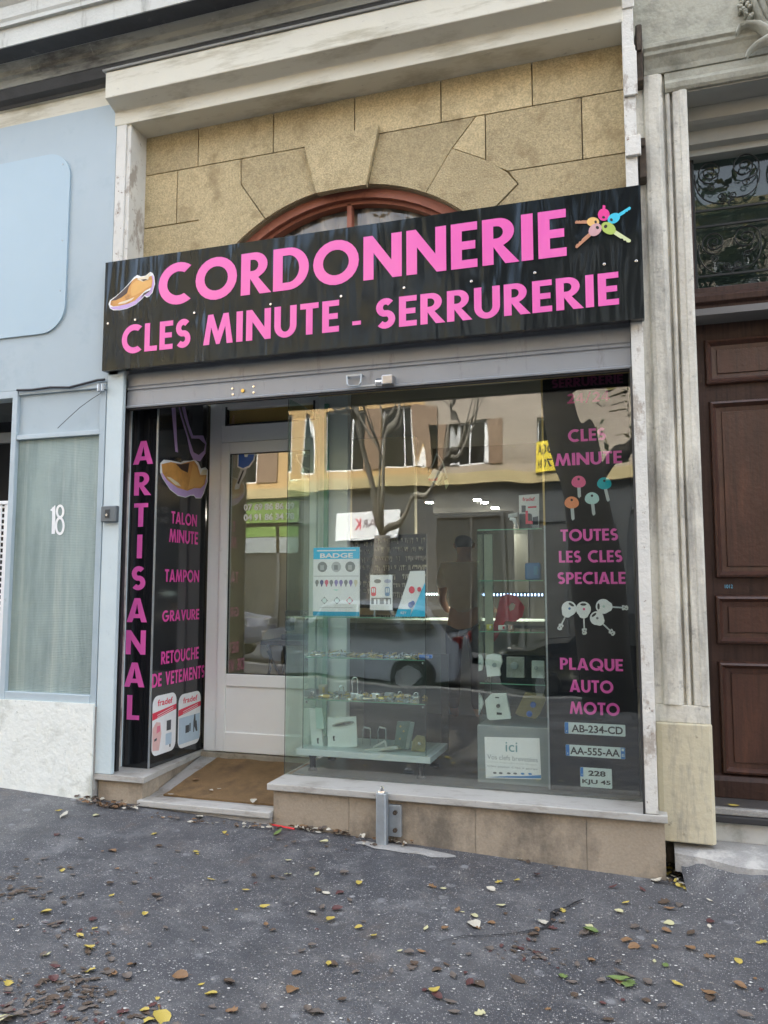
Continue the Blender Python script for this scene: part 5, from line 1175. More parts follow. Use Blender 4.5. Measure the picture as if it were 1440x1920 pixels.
# shelves: small locks and cylinders, each one a thing
rs = random.Random(4)
def small_cyl(px, py, Y, zs, L=.05, r_=.009, m1=m_brass, name='lock_cylinder', lab='', grp='', ang=None):
    v = W(px, py, Y); a = rs.uniform(-.5,.5) if ang is None else ang
    d = Vector((math.cos(a), math.sin(a)*.6, 0)); c = Vector((v.x, Y, zs+r_+.001))
    t_ = thing(name, lab, 'lock cylinder', tuple(c), grp)
    p = MB(); p.cyl(c-d*L/2, c+d*L/2, r_, 12); p.build('barrel', m1, t_, bev=.0015)
    p = MB(); p.obox(c+Vector((0,0,-.002)), d*L*.42, (0,.003,0), (0,0,r_*1.5)); 
    p2_ = MB(); p2_.cyl(c+d*(L/2+.0003), c+d*(L/2+.002), r_*.7, 12); p2_.build('plug', m_chrome, t_)
    return t_
zz1, zz2 = .767, 1.042
for i, x in enumerate((606,612,686,700,708,722,736,744,757,764,700,716,688,730)):
    mm = m_brass if i % 3 else m_chrome
    small_cyl(x, 1318, rs.uniform(.38,.62), zz1, rs.uniform(.035,.06), rs.uniform(.008,.013), mm, lab=('yellow brass' if mm is m_brass else 'silver') + ' lock cylinder lying on the lower glass shelf', grp=('brass' if mm is m_brass else 'silver') + ' cylinders on the lower glass shelf')
for i, x in enumerate((684,690,696,702,712,590,596,602,742,755,766)):
    mm = m_brass if 684 <= x <= 712 and i % 2 == 0 else m_chrome
    small_cyl(x, 1232, rs.uniform(.38,.6), zz2, rs.uniform(.03,.05), rs.uniform(.007,.010), mm, lab=('yellow brass' if mm is m_brass else 'silver') + ' lock cylinder lying on the upper glass shelf', grp=('brass' if mm is m_brass else 'silver') + ' cylinders on the upper glass shelf')
def ordinals(pref):
    L_ = sorted([o for o in col.objects if o.get('group', '').startswith(pref)], key=lambda o: o.location.x)
    W_ = ['leftmost','second','third','fourth','fifth','sixth','seventh','eighth','ninth','tenth']
    kind, shelf = pref.split(' cylinders on the ')
    for i, o in enumerate(L_):
        o['label'] = ('%s %s cylinder on the %s' if i == 0 else '%s %s cylinder from the left on the %s') % (W_[i], kind, shelf)
        if i == len(L_)-1 and i: o['label'] = 'rightmost %s cylinder on the %s' % (kind, shelf)
for k_ in ('brass', 'silver'):
    for sh_ in ('lower glass shelf', 'upper glass shelf'): ordinals('%s cylinders on the %s' % (k_, sh_))
def padlock(px, Y, zs, s, lab, body=m_chrome, tall=False, w_=1.0):
    v = W(px, 1300, Y); t_ = thing('padlock', lab, 'padlock', (v.x, Y, zs))
    p = MB(); p.box(v.x-s*w_, v.x+s*w_, Y-s*.4, Y+s*.4, zs+.001, zs+s*1.3); p.build('body', body, t_, bev=s*.15)
    h_ = s*(3.4 if tall else 1.2); r_ = s*.62
    pp = [(v.x-r_, Y, zs+s*1.25), (v.x-r_, Y, zs+s*1.3+h_-r_)] + [(v.x - r_*math.cos(a), Y, zs+s*1.3+h_-r_ + r_*math.sin(a)) for a in [math.pi*i/8 for i in range(1,8)]] + [(v.x+r_, Y, zs+s*1.3+h_-r_), (v.x+r_, Y, zs+s*1.25)]
    p = MB(); p.tube(pp, s*.15, 8); p.build('shackle', m_chrome, t_)
padlock(666, .42, zz1, .03, 'large padlock with a tall steel shackle on the lower glass shelf', tall=True)
padlock(780, .45, zz1, .022, 'small grey padlock at the right end of the lower glass shelf')
padlock(640, .55, zz1, .026, 'dull steel padlock at the left of the lower glass shelf', body=m_steel)
padlock(750, .5, zz1, .02, 'brass padlock on the right half of the lower glass shelf', body=m_brass)
def blockitem(name, lab, cat, px, py, Y, zs, sx, sy, sz, m1, m2, grp=None, rot=0):
    v = W(px, py, Y); t_ = thing(name, lab, cat, (v.x, Y, zs), grp)
    p = MB(); c, s_ = math.cos(rot), math.sin(rot); p.obox((v.x,Y,zs+sz/2+.001), (sx/2*c,sx/2*s_,0), (-sy/2*s_,sy/2*c,0), (0,0,sz/2)); p.build('body', m1, t_, bev=min(sx,sz)*.12)
    p = MB(); p.obox((v.x+sx*.2*c, Y-sy*.5-.003, zs+sz*.55), (sx*.12,0,0), (0,.004,0), (0,0,sz*.25)); p.build('latch', m2, t_, bev=.001)
    return t_
blockitem('rim_lock', 'blue boxed rim lock at the right end of the upper glass shelf', 'lock', 798, 1225, .45, zz2, .085, .04, .022, plain('bright_blue_plastic',(.02,.16,.60)), m_steel, rot=.1)
blockitem('rim_lock', 'silver latch lock on the left of the upper glass shelf', 'lock', 640, 1232, .45, zz2, .11, .04, .022, m_chrome, m_steel, rot=.15)
blockitem('rim_lock', 'grey boxed rim lock at the left end of the lower glass shelf', 'lock', 584, 1306, .44, zz1, .09, .05, .05, m_greycase, m_chrome)
blockitem('rim_lock', 'cream cam lock standing by the left glass edge on the lower shelf', 'lock', 606, 1296, .50, zz1, .06, .04, .075, plain('dull_cream',(.42,.40,.31)), m_brass)
blockitem('rim_lock', 'white plastic lock between the tall shackle and brass cylinders', 'lock', 674, 1310, .40, zz1, .05, .03, .032, m_wh, m_chrome)
blockitem('rim_lock', 'bright silver lock in the middle of the lower glass shelf', 'lock', 706, 1305, .45, zz1, .055, .03, .04, m_chrome, m_brass)
blockitem('rim_lock', 'dark grey lock right of the middle of the lower glass shelf', 'lock', 730, 1305, .50, zz1, .06, .04, .04, m_steel, m_chrome)
# tangle of small keys on the shelves
for z, x0, x1, lab in ((zz1, 600, 790, 'scatter of small keys and lock parts on the lower glass shelf'), (zz2, 585, 790, 'scatter of small keys and lock parts on the upper glass shelf')):
    p = MB()
    for i in range(170):
        v = W(rs.uniform(x0, x1), 1300, rs.uniform(.37,.66)); Yv = rs.uniform(.36,.64); a = rs.uniform(0, 3.14); d = Vector((math.cos(a), math.sin(a), rs.uniform(-.2,.5)))*rs.uniform(.008,.024)
        p.obox((v.x, Yv, z+.006+abs(d.z)), d, Vector((-d.y,d.x,0)).normalized()*rs.uniform(.002,.005), (0,0,rs.uniform(.0015,.006)), rs.choice((0,0,1,2)))
    tag(p.build('small_lock_parts', [m_chrome, m_brass, m_steel], loc=(-1.7,.5,z)), lab, 'lock parts', kind='stuff')

# on top of the case: three cardboard displays
ZT = 1.309
Yc = .42
t_ = item('key_fob_display', 'white and cyan BADGE card display on top of the left glass case', 'card display', 630, 1153, Yc)
def PC(x, y): v = W(x, y, Yc); return (v.x, v.z)
x0, zb0 = PC(587, 1153); x1 = PC(674.5, 1153)[0]; ztp = PC(588, 1027)[1]
zb0 = ZT
FCd = fy(Yc)
p = MB(); p.flat(FCd, [box2(x0, zb0, x1, ztp)], 0, .004); p.build('card', m_whitep, t_)
Hc = ztp-zb0; Wc = x1-x0
p = MB(); p.flat(FCd, [box2(x0+.001, ztp-Hc*.17, x1-.001, ztp-.001)], .0045, .0005, 0); p.flat(FCd, [box2(x0+.001, zb0+.001, x1-.001, zb0+Hc*.065)], .0045, .0005, 1)
ftext(p, FCd, 'BADGE', x0+Wc*.15, x1-Wc*.14, ztp-Hc*.155, ztp-Hc*.085, .0052, .0004, .03, k=2)
p.flat(FCd, [box2(x0+Wc*.08, ztp-Hc*.055, x1-Wc*.08, ztp-Hc*.038)], .0052, .0003, 2)
for i in range(3):
    cx = x0 + Wc*(.20+.30*i); cz = ztp-Hc*.285; p.disc(FCd, cx, cz, Wc*.105, Wc*.105, .0045, .0004, k=3+i%2); p.flat(FCd, [box2(cx-.015, cz-.02, cx+.012, cz+.012)], .0052, .0003, 4-i%2)
p.flat(FCd, [box2(x0+Wc*.02, zb0+Hc*.575, x1-Wc*.02, zb0+Hc*.585)], .0045, .0004, 4)
for i, k in enumerate((3,5,6,3,7,7,3,7,8)):
    cx = x0 + Wc*(.085+.104*i); p.disc(FCd, cx, zb0+Hc*.49, Wc*.04, Hc*.037, .0045, .0004, k=k, seg=12); p.disc(FCd, cx, zb0+Hc*.455, Wc*.018, Hc*.03, .0051, .0003, k=k, seg=10)
for i, k in enumerate((3,3,6)):
    cx = x0 + Wc*(.25+.27*i); cz = zb0+Hc*.225; s_ = Wc*.075; p.flat(FCd, [[(cx-s_,cz),(cx,cz-s_),(cx+s_,cz),(cx,cz+s_)]], .0045, .0004, k); p.disc(FCd, cx, cz, s_*.62, s_*.62, .0051, .0003, k=9)
p.flat(FCd, [[(x0+Wc*.44,zb0+Hc*.385),(x0+Wc*.5,zb0+Hc*.365),(x0+Wc*.56,zb0+Hc*.385)]], .0045, .0003, 10); p.flat(FCd, [box2(x0+Wc*.15, zb0+Hc*.12, x1-Wc*.15, zb0+Hc*.127)], .0045, .0003, 4)
p.build('print', [m_cyan, plain('deep_cyan',(.02,.35,.55)), m_whitep, plain('grey_photo',(.22,.23,.23)), plain('light_grey_photo',(.45,.46,.46)), plain('navy_fob',(.06,.07,.2)), plain('red_fob',(.65,.10,.16)), plain('violet_fob',(.25,.2,.45)), plain('beige_fob',(.65,.6,.42)), plain('mint_disc',(.72,.82,.80)), plain('mint_arrow',(.3,.72,.6))], t_)
t_ = item('key_card', 'small white card of red, blue and grey key fobs in the middle of case top', 'card display', 716, 1143, Yc)
x0, zb0 = PC(694, 1144); x1 = PC(736, 1144)[0]; ztp = PC(694, 1078)[1]; Hc = ztp-zb0; Wc = x1-x0
p = MB(); p.flat(FCd, [box2(x0, zb0, x1, ztp)], 0, .004); p.build('card', m_whitep, t_)
p = MB(); p.tube([(x0+Wc*.8,Yc+.0,zb0+.02),(x0+Wc*.87,Yc+.05,ZT)], .003, 6); p.tube([(x0+Wc*.2,Yc+.0,zb0+.02),(x0+Wc*.13,Yc+.05,ZT)], .003, 6); p.tube([(x0+Wc*.2,Yc-.005,zb0),(x0+Wc*.2,Yc-.005,ZT)], .003, 6); p.build('stand_wire', m_steel, t_)
p = MB(); p.disc(FCd, x0+Wc*.34, zb0+Hc*.82, Wc*.16, Hc*.06, .0045, k=0); p.disc(FCd, x0+Wc*.79, zb0+Hc*.82, Wc*.16, Hc*.055, .0045, k=1)
for a, k in ((.05,2),(.67,3)):
    p.flat(FCd, [rrect(x0+Wc*a, zb0+Hc*.40, x0+Wc*(a+.22), zb0+Hc*.66, .01, 3)], .0045, .0004, k); p.flat(FCd, [box2(x0+Wc*(a+.04), zb0+Hc*.50, x0+Wc*(a+.10), zb0+Hc*.62)], .0051, .0003, 4); p.flat(FCd, [box2(x0+Wc*(a+.12), zb0+Hc*.50, x0+Wc*(a+.18), zb0+Hc*.62)], .0051, .0003, 4)
p.flat(FCd, [box2(x0+Wc*.06, zb0+Hc*.17, x0+Wc*.94, zb0+Hc*.35)], .0045, .0004, 0)
for a in (.18,.34,.62,.80): p.flat(FCd, [box2(x0+Wc*a, zb0+Hc*.17, x0+Wc*(a+.1), zb0+Hc*.31)], .0051, .0003, 4)
p.build('print', [plain('dark_grey_fob',(.16,.17,.17)), plain('lavender_fob',(.45,.47,.6)), m_red, plain('slate_blue_fob',(.22,.33,.5)), m_whitep], t_)
t_ = item('leaflet_box', 'cyan and white sloping leaflet box at the right of the case top', 'leaflet box', 770, 1152, Yc)
p = MB(); th_ = .12
def sl(pts, Y0, k, th=.004):
    p.flat(fy(Y0), [[(W(x, y, Yc).x, W(x, y, Yc).z) for x, y in pts]], 0, th, k)
xa = [W(x, y, Yc) for x, y in ((742,1154),(798,1154),(797,1068),(769,1070))]
sl([(742,1155),(770,1155),(797,1092),(797,1070),(769,1071),(763,1092)], Yc, 0)
sl([(770,1156),(798,1156),(798,1092)], Yc-.012, 1); sl([(742,1156),(770,1156),(772,1142),(747,1142)], Yc-.0125, 1)
p.build('card', [m_whitep, m_cyan], t_)
p = MB()
for cx, cy, r_, k in ((772,1106,6,0),(786,1105,4,0),(770,1134,5,1),(774,1131,4,1)): 
    v = W(cx, cy, Yc-.006); p.disc(fy(Yc-.006), v.x, v.z, r_*.0034, r_*.004, 0, .0015, k=k, seg=12)
v = W(754,1150,Yc-.018); ftext(p, fy(Yc-.0175), 'KEY', v.x-.01, v.x+.03, v.z-.004, v.z+.012, 0, .0008, .02, k=2)
p.build('print', [m_red, m_navy, m_whitep], t_)

# ================================================================ RIGHT CABINET
RC = thing('glass_cabinet', 'tall glass cabinet on a grey base with a poster, left of the black panel', 'display cabinet', (-.75, .55, .3))
RX0, RX1 = -.972, -.532; RY0, RY1 = .385, .80
p = MB(); p.box(RX0, RX1, RY0, RY1, .3005, .648); p.build('base', m_greycase, RC, bev=.004)
p = MB(); p.box(RX0+.02, RX1-.02, RY1-.01, RY1, .649, 1.05); p.build('back_panel', m_velvet, RC)
for bx in ((RX0+.01,RX1-.01,RY0+.01,RY0+.015,.649,1.86),(RX0+.01,RX0+.015,RY0+.016,RY1-.012,.649,1.86),(RX1-.015,RX1-.01,RY0+.016,RY1-.012,.649,1.86)):
    p = MB(); p.box(*bx); p.build('glass_pane', m_caseg, RC)
for z in (.90, 1.22, 1.54, 1.862):
    p = MB(); p.box(RX0+.017 if z < 1.8 else RX0+.006, RX1-.017 if z < 1.8 else RX1-.006, RY0+.018 if z < 1.8 else RY0, RY1-.02, z, z+.006); p.build('glass_shelf', m_shelf, RC)
    p = MB(); p.box(RX0+.017, RX1-.017, (RY0+.018 if z < 1.8 else RY0)-.0012, (RY0+.018 if z < 1.8 else RY0)-.0002, z, z+.006); p.build('shelf_edge', m_glassedge, RC)
p = MB(); p.box(RX0+.02, RX0+.075, RY0+.2, RY0+.21, 1.0, 1.85); p.box(RX1-.03, RX1-.018, RY0+.18, RY0+.2, 1.3, 1.85); p.build('inner_strip', plain('cream_strip',(.38,.37,.29)), RC)
po = item('poster', 'white notice reading ici Vos clefs on the grey cabinet base', 'poster', 960, 1450, RY0)
def PQ(x, y): v = W(x, y, RY0); return (v.x, v.z)
FR = fy(RY0)
p = MB(); p.flat(FR, [[PQ(911,1459), PQ(1015,1461), PQ(1011.5,1384), PQ(908.5,1381.5)]], .001, .001); p.build('sheet', m_whitep, po)
p = MB()
def tq(txt, xa, ya, xb, yb, k, bold=.0): a = PQ(xa, yb); b4 = PQ(xb, ya); c = PQ(xa, ya); p.flat; ftext(p, FR, txt, a[0], b4[0], a[1], c[1], .0022, .0004, bold, k=k)
tq('ici', 948, 1391, 970, 1409, 0, .005); tq('Vos clefs brevetées', 914, 1414, 1008, 1423, 1); tq('Cartes Reproductions Badges', 914, 1426, 1007, 1430, 3); tq('Clés plates Clés à gorge', 914, 1434, 1008, 1438, 1)
p.flat(FR, [[PQ(912,1457), PQ(1014.5,1459.5), PQ(1014.5,1453), PQ(985,1455), PQ(950,1455)]], .0022, .0004, 2)
for i, cx in enumerate((928,939,954,966,980,994)): a = PQ(cx, 1449+i*.4); p.disc(FR, a[0], a[1], .012, .006, .0027, .0003, k=4 if i < 4 else 2, seg=10)
p.build('print', [plain('teal_grey_ink',(.20,.36,.38)), plain('soft_grey_ink',(.33,.36,.38)), plain('blue_ink',(.08,.25,.55)), plain('faint_ink',(.55,.58,.58)), plain('dark_ink',(.15,.16,.17))], po)
# goods in the cabinet
Yk = .47
def lockthing(label, pts, mats, knob=None, holes=(), name='door_lock', th=.03, group=None, kn=m_steel):
    cx = sum(q[0] for q in pts)/len(pts); cyb = max(q[1] for q in pts); t_ = item(name, label, 'lock', cx, cyb, Yk, group)
    facepoly('plate', mats, t_, pts, Yk, th, bev=.004)
    if knob: v = W(knob[0], knob[1], Yk); p = MB(); p.cyl((v.x, Yk-th+.001, v.z), (v.x, Yk-th-.02, v.z), knob[2], 16); p.build('knob', kn, t_, bev=.003)
    for (x, y, w_, h_) in holes:
        v = W(x, y, Yk-th-.001); p = MB(); p.box(v.x-w_, v.x+w_, Yk-th-.0015, Yk-th-.0002, v.z-h_, v.z+h_); p.build('hole', m_black, t_)
    return t_
lockthing('rounded white lock with a knob on the upper shelf of the cabinet', [(914,1258),(911,1240),(914,1228),(926,1225),(940,1228),(943,1240),(938,1254),(940,1266),(915,1268)], m_wh, (929,1246,.014))
lockthing('grey square brushed lock in the middle of the cabinet shelf', [(951,1269),(984,1270),(984,1232),(951,1231)], mat('brushed_plate',(.38,.39,.37),.4,.5,var=.2,vs=30), (966,1247,.022))
lockthing('pale grey box lock at the right of the cabinet shelf', [(998,1270),(1022,1271),(1021,1239),(998,1238)], plain('pale_lock_enamel',(.60,.64,.62)), (1006,1251,.012))
lockthing('white half-hidden lock at the left edge of the upper shelf', [(899,1258),(905,1256),(908,1240),(904,1228),(899,1226)], m_wh, (902,1243,.006))
lockthing('white armoured lock plate tilted on the bottom shelf of the cabinet', [(915,1345),(920,1349),(959,1346),(950,1299),(922,1300),(911,1312)], m_wh, (936,1322,.012), ((932,1308,.012,.004),(936,1338,.016,.007)), kn=m_black)
t_ = lockthing('olive gold lock plate with two blue knobs on the bottom shelf', [(967,1336),(975,1341),(1005,1347),(1013,1338),(1024,1312),(1020,1300),(986,1297)], mat('olive_gold',(.26,.21,.09),.4,.5,var=.2,vs=20))
for q in ((1000,1321),(993,1338)):
    v = W(*q, Yk-.03); p = MB(); p.cyl((v.x,Yk-.029,v.z),(v.x,Yk-.05,v.z),.018,14); p.build('knob', plain('blue_knob',(.02,.10,.42)), t_, bev=.004)
lockthing('white lock edge at the left side of the bottom shelf', [(899,1340),(908,1318),(903,1304),(899,1298)], m_wh, (901,1318,.004))
p = MB(); a, b4 = W(955,1115,.62), W(985,1165,.62)
rk = item('red_key_cutout', 'big translucent red key-shaped cutout inside the glass cabinet', 'key cutout', 950, 1170, .62)
p = MB(); p.flat(fy(.62), [[(W(x, y, .62).x, W(x, y, .62).z) for x, y in ((938,1120),(950,1113),(970,1118),(984,1138),(980,1156),(966,1166),(948,1165),(930,1200),(914,1215),(918,1190),(928,1165))], [(W(x, y, .62).x, W(x, y, .62).z) for x, y in ((953,1137),(960,1130),(967,1134),(964,1143),(956,1146))]], 0, .006); p.build('cutout', mat('dull_red_acrylic',(.42,.03,.05),.3), rk)
bx_ = blockitem('blue_box', 'blue cardboard box on an upper shelf of the glass cabinet', 'box', 1000, 1080, .60, 1.548, .10, .06, .11, plain('box_blue',(.03,.16,.42)), plain('box_tab',(.05,.25,.5)))
blockitem('small_carton', 'yellow small carton on the shelf beneath the red cutout', 'carton', 918, 1172, .55, 1.227, .04, .03, .035, plain('yellow_card',(.62,.55,.12)), m_whitep)
blockitem('small_carton', 'white small carton on the shelf beneath the red cutout', 'carton', 942, 1172, .55, 1.227, .05, .03, .03, m_wh, m_red)
blockitem('small_carton', 'pinkish small carton on the shelf right under the red cutout', 'carton', 958, 1172, .55, 1.227, .03, .03, .033, plain('pinkish_card',(.6,.35,.32)), m_whitep)
# on top of the cabinet: upright sign card and red tool
tc_ = item('upright_card', 'white upright card printed fradef on top of the tall cabinet', 'card', 992, 990, .60)
def PU(x, y): v = W(x, y, .60); return (v.x, v.z)
p = MB(); p.flat(fy(.60), [[PU(974,990), PU(1011,991), PU(1011,926), PU(973,929)]], 0, .005, 0); p.build('card', m_whitep, tc_)
p = MB(); a = PU(980,940); b4 = PU(1003,932); ftext(p, fy(.60), 'fradef', a[0], b4[0], a[1], b4[1], .0055, .0006, .02, k=0); p.flat(fy(.60), [[PU(990,953),PU(1006,952),PU(1006,949),PU(990,950)]], .0055, .0005, 0); p.flat(fy(.60), [[PU(978,961),PU(986,961),PU(986,948),PU(978,948)]], .0055, .0005, 1); p.flat(fy(.60), [[PU(999,984),PU(1009,984),PU(1009,968),PU(999,970)]], .0055, .0005, 1); p.build('print', [m_red, plain('dark_photo',(.1,.11,.12))], tc_)
rt_ = item('key_machine_model', 'black and red toy-size key machine standing before the upright card', 'machine', 985, 990, .50)
p = MB(); a, b4 = W(974,989,.50), W(997,963,.50); p.box(a.x, b4.x, .47, .53, 1.869, b4.z); p.build('body', m_black, rt_, bev=.01)
p = MB(); a, b4 = W(986,983,.47), W(990,958,.47); p.box(a.x, b4.x, .458, .469, a.z, b4.z); p.box(b4.x+.0005, b4.x+.03, .458, .469, a.z, a.z+.02); p.build('lever', m_red, rt_, bev=.002)
wt_ = item('white_gadget', 'small white hand tool lying left of the black and red machine', 'tool', 966, 990, .52)
p = MB(); p.tube([W(956,972,.52), W(964,974,.52), W(968,986,.52), W(967,990,.52)], [.012,.014,.010,.012], 8); p.build('grip', m_wh, wt_, smooth=True); p = MB(); a = W(962,966,.52); p.obox(a, (.03,0,.005), (0,.012,0), (0,0,.012)); p.build('head', m_steel, wt_, bev=.003)
# hanging carton seen high in the window
hc = item('hanging_carton', 'small white and red carton hanging inside the window high up', 'carton', 822, 905, .9)
def PH(x, y): v = W(x, y, .9); return (v.x, v.z)
p = MB(); p.flat(fy(.9), [[PH(806,898), PH(822,911), PH(831,896), PH(832,886), PH(816,881)]], 0, .05, 0); p.build('box', plain('light_carton',(.60,.60,.57)), hc, bev=.003)
p = MB(); a = PH(806,904); b4 = PH(824,897); ftext(p, fy(.9), 'fradef', a[0]+.005, b4[0], a[1], b4[1], .052, .001, .02); p.build('print', m_red, hc)
p = MB(); p.tube([W(819,850,.9), W(812,870,.9), W(803,885,.9)], .006, 6); p.tube([W(819,850,.9), W(830,866,.9), W(838,896,.9)], .006, 6); p.tube([W(819,780,.9), W(819,850,.9)], .002, 5); p.build('hanger', m_steel, hc)
p = MB(); p.flat(fy(.9), [[PH(836,918), PH(842,908), PH(838,898), PH(833,902)]], 0, .002); p.build('paper_tag', plain('pale_green_tag',(.52,.58,.42)), hc)

# ================================================================ ACROSS THE STREET (seen mirrored in the glass and the sign)
def col_mat(name, c, **k): return mat(name, c, .85, **k)
m_oc = col_mat('ochre_render', (.44,.29,.125), var=.08, vs=1.5)
m_gb = col_mat('grey_beige_render', (.32,.27,.215), var=.1, vs=1.5, stain=(.25,.21,.165), ss=.8, st=.5)
m_band = col_mat('cream_band', (.46,.37,.19), var=.06)
m_shop = col_mat('dark_shop_cladding', (.05,.055,.058), var=.15)
YB = -14.0
def facade(name, label, x0, x1, mwall, floors, winx, awning=None, hmax=15.5):
    b = thing(name, label, 'building', ((x0+x1)/2, YB-.2, 0))
    zg = 4.05
    # wall strips between the windows so that openings are real
    p = MB(); rows = []
    for f in range(floors):
        z0 = zg + .28 + f*2.95; rows.append((z0+.25, z0+2.0) if f else (4.50, 5.62 if mwall is m_gb else 6.1))
    xs_ = sorted(winx)
    edges = [x0]
    for c in xs_: edges += [c-.52, c+.52]
    edges.append(x1)
    for i in range(0, len(edges), 2): p.box(edges[i], edges[i+1], YB-.35, YB, zg, hmax)
    for c in xs_:
        z = zg
        for (a, b4) in rows: p.box(c-.5199, c+.5199, YB-.35, YB, z, a); z = b4
        p.box(c-.5199, c+.5199, YB-.35, YB, z, hmax)
    p.build('wall', mwall, b)
    p = MB(); p.box(x0, x1, YB-.35, YB-.0, -1, zg); p.build('ground_floor', m_shop, b)
    p = MB(); p.profx([(YB-.0,4.02),(YB+.18,4.02),(YB+.20,4.30),(YB,4.33)], x0, x1); p.build('band', m_band, b)
    k = 0
    for c in xs_:
        for ri, (a, b4) in enumerate(rows):
            q = MB(); t_ = .05; fx0, fx1 = c-.50, c+.50
            for (u0, u1, w0, w1) in ((fx0,fx0+t_,a,b4),(fx1-t_,fx1,a,b4),(fx0,fx1,b4-t_,b4),(fx0,fx1,a,a+t_),(c-.03,c+.03,a,b4)): q.box(u0, u1, YB-.16, YB-.10, w0, w1)
            w_ = q.build('window', m_whitep, b); q = MB(); q.box(fx0, fx1, YB-.14, YB-.13, a, b4); q.build('pane', m_opp_gl, w_)
            q = MB(); q.box(fx0, fx1, YB-.34, YB-.33, a, b4); q.build('curtain', m_curtain if (k % 2) else m_velvet, w_)
            if (k*7 + ri) % 3 == 0:
                q = MB(); [q.box(c+s*.54, c+s*1.02, YB+.002, YB+.035, a, b4) for s in (-1,)]; q.build('shutter', mat('brown_shutter_%d' % k, (.20,.13,.08), .8) if k < 1 else MATS['brown_shutter_0'], w_)
                q = MB(); q.box(c+.54, c+1.02, YB+.002, YB+.035, a, b4); q.build('shutter', MATS['brown_shutter_0'], w_)
            k += 1
    p = MB(); p.profx([(YB-.4,hmax),(YB+.4,hmax),(YB+.45,hmax+.2),(YB-.4,hmax+.3)], x0, x1); p.build('roof_cornice', m_band, b)
    return b
facade('apartment_building', 'ochre apartment building with shuttered windows facing the cobbler across the street', -19.0, -4.9, m_oc, 2, [-17.4,-15.2,-13.0,-10.8,-8.9,-7.0,-5.6], hmax=10.4)
facade('apartment_building', 'grey-beige apartment building with a yellow YOGA banner across the street', -4.899, 6.0, m_gb, 2, [-3.87,-1.85,.4,2.6,4.8], hmax=10.2)
facade('apartment_building', 'pale ochre building at the right end of the far side of the street', 6.001, 16, m_oc, 2, [7.5,9.6,11.7,13.8], hmax=9.8)
def signboard(label, x0, x1, z0, z1, mb_, mt, lines, y=YB+.03, cat='sign'):
    t_ = thing('sign_board', label, cat, ((x0+x1)/2, y, z0)); fr_b = (Vector((0,y+.05,0)), Vector((-1,0,0)), Vector((0,0,1)), Vector((0,1,0)))
    p = MB(); p.box(x0, x1, y, y+.05, z0, z1); p.build('board', mb_, t_)
    for (txt, a, b4, c, d4, mm) in lines:
        p = MB(); ftext(p, fr_b, txt, -x1+(x1-x0)*a, -x1+(x1-x0)*b4, z0+(z1-z0)*c, z0+(z1-z0)*d4, .001, .003, .02); p.build('lettering', mm, t_)
signboard('white shop sign reading PARK in grey and red across the street', -7.05, -5.75, 2.72, 3.42, m_whitep, m_red, [('PAR',.2,.62,.42,.72,mat('grey_ink',(.2,.15,.17))),('K',.66,.86,.36,.78,m_red)])
signboard('yellow YOGA banner hanging under a first floor window across the street', -2.35, -1.45, 4.25, 4.98, plain('yellow_banner',(.80,.62,.04)), m_black, [('YOGA',.08,.92,.55,.9,m_black),('24 70 84',.1,.9,.12,.4,m_black)], y=YB+.21)
va, vb = RF(478, 940, YB, YD2), RF(560, 1000, YB, YD2)
signboard('bright green shop sign across the street mirrored in the door glass', va.x-.3, vb.x+.1, vb.z-.1, va.z+.1, plain('green_sign',(.13,.22,.04)), m_whitep, [])
signboard('grey ribbed board below the green sign across the street', va.x-.3, vb.x+.1, vb.z-.55, vb.z-.12, m_greycase, m_whitep, [])
# openings and lit shop fronts on the far ground floors
for (x0, x1, z0, z1, c, lab) in ((-4.6,-2.9,-.2,3.2,(.025,.03,.033),'tall dark glazed shop entrance across the street'),(-2.6,-.5,.3,3.1,(.06,.062,.06),'closed grey roller shutter across the street'),(-.2,1.8,-.2,3.3,(.05,.055,.06),'grey stone doorway across the street'),(-11.5,-7.9,.2,3.2,(.035,.037,.035),'wide dark shop window across the street')):
    t_ = thing('far_shopfront', lab, 'shopfront', ((x0+x1)/2, YB+.02, z0)); p = MB(); p.box(x0, x1, YB+.002, YB+.03, z0, z1); p.build('pane', mat('shopfront_%d' % int(x0*10+300), c, .3, var=.3, vs=2), t_); p = MB()
    for xx in (x0, (x0+x1)/2, x1): p.box(xx-.05, xx+.05, YB+.031, YB+.08, z0, z1)
    p.box(x0-.05, x1+.05, YB+.031, YB+.08, z1, z1+.12); p.build('frame', m_shop, t_)

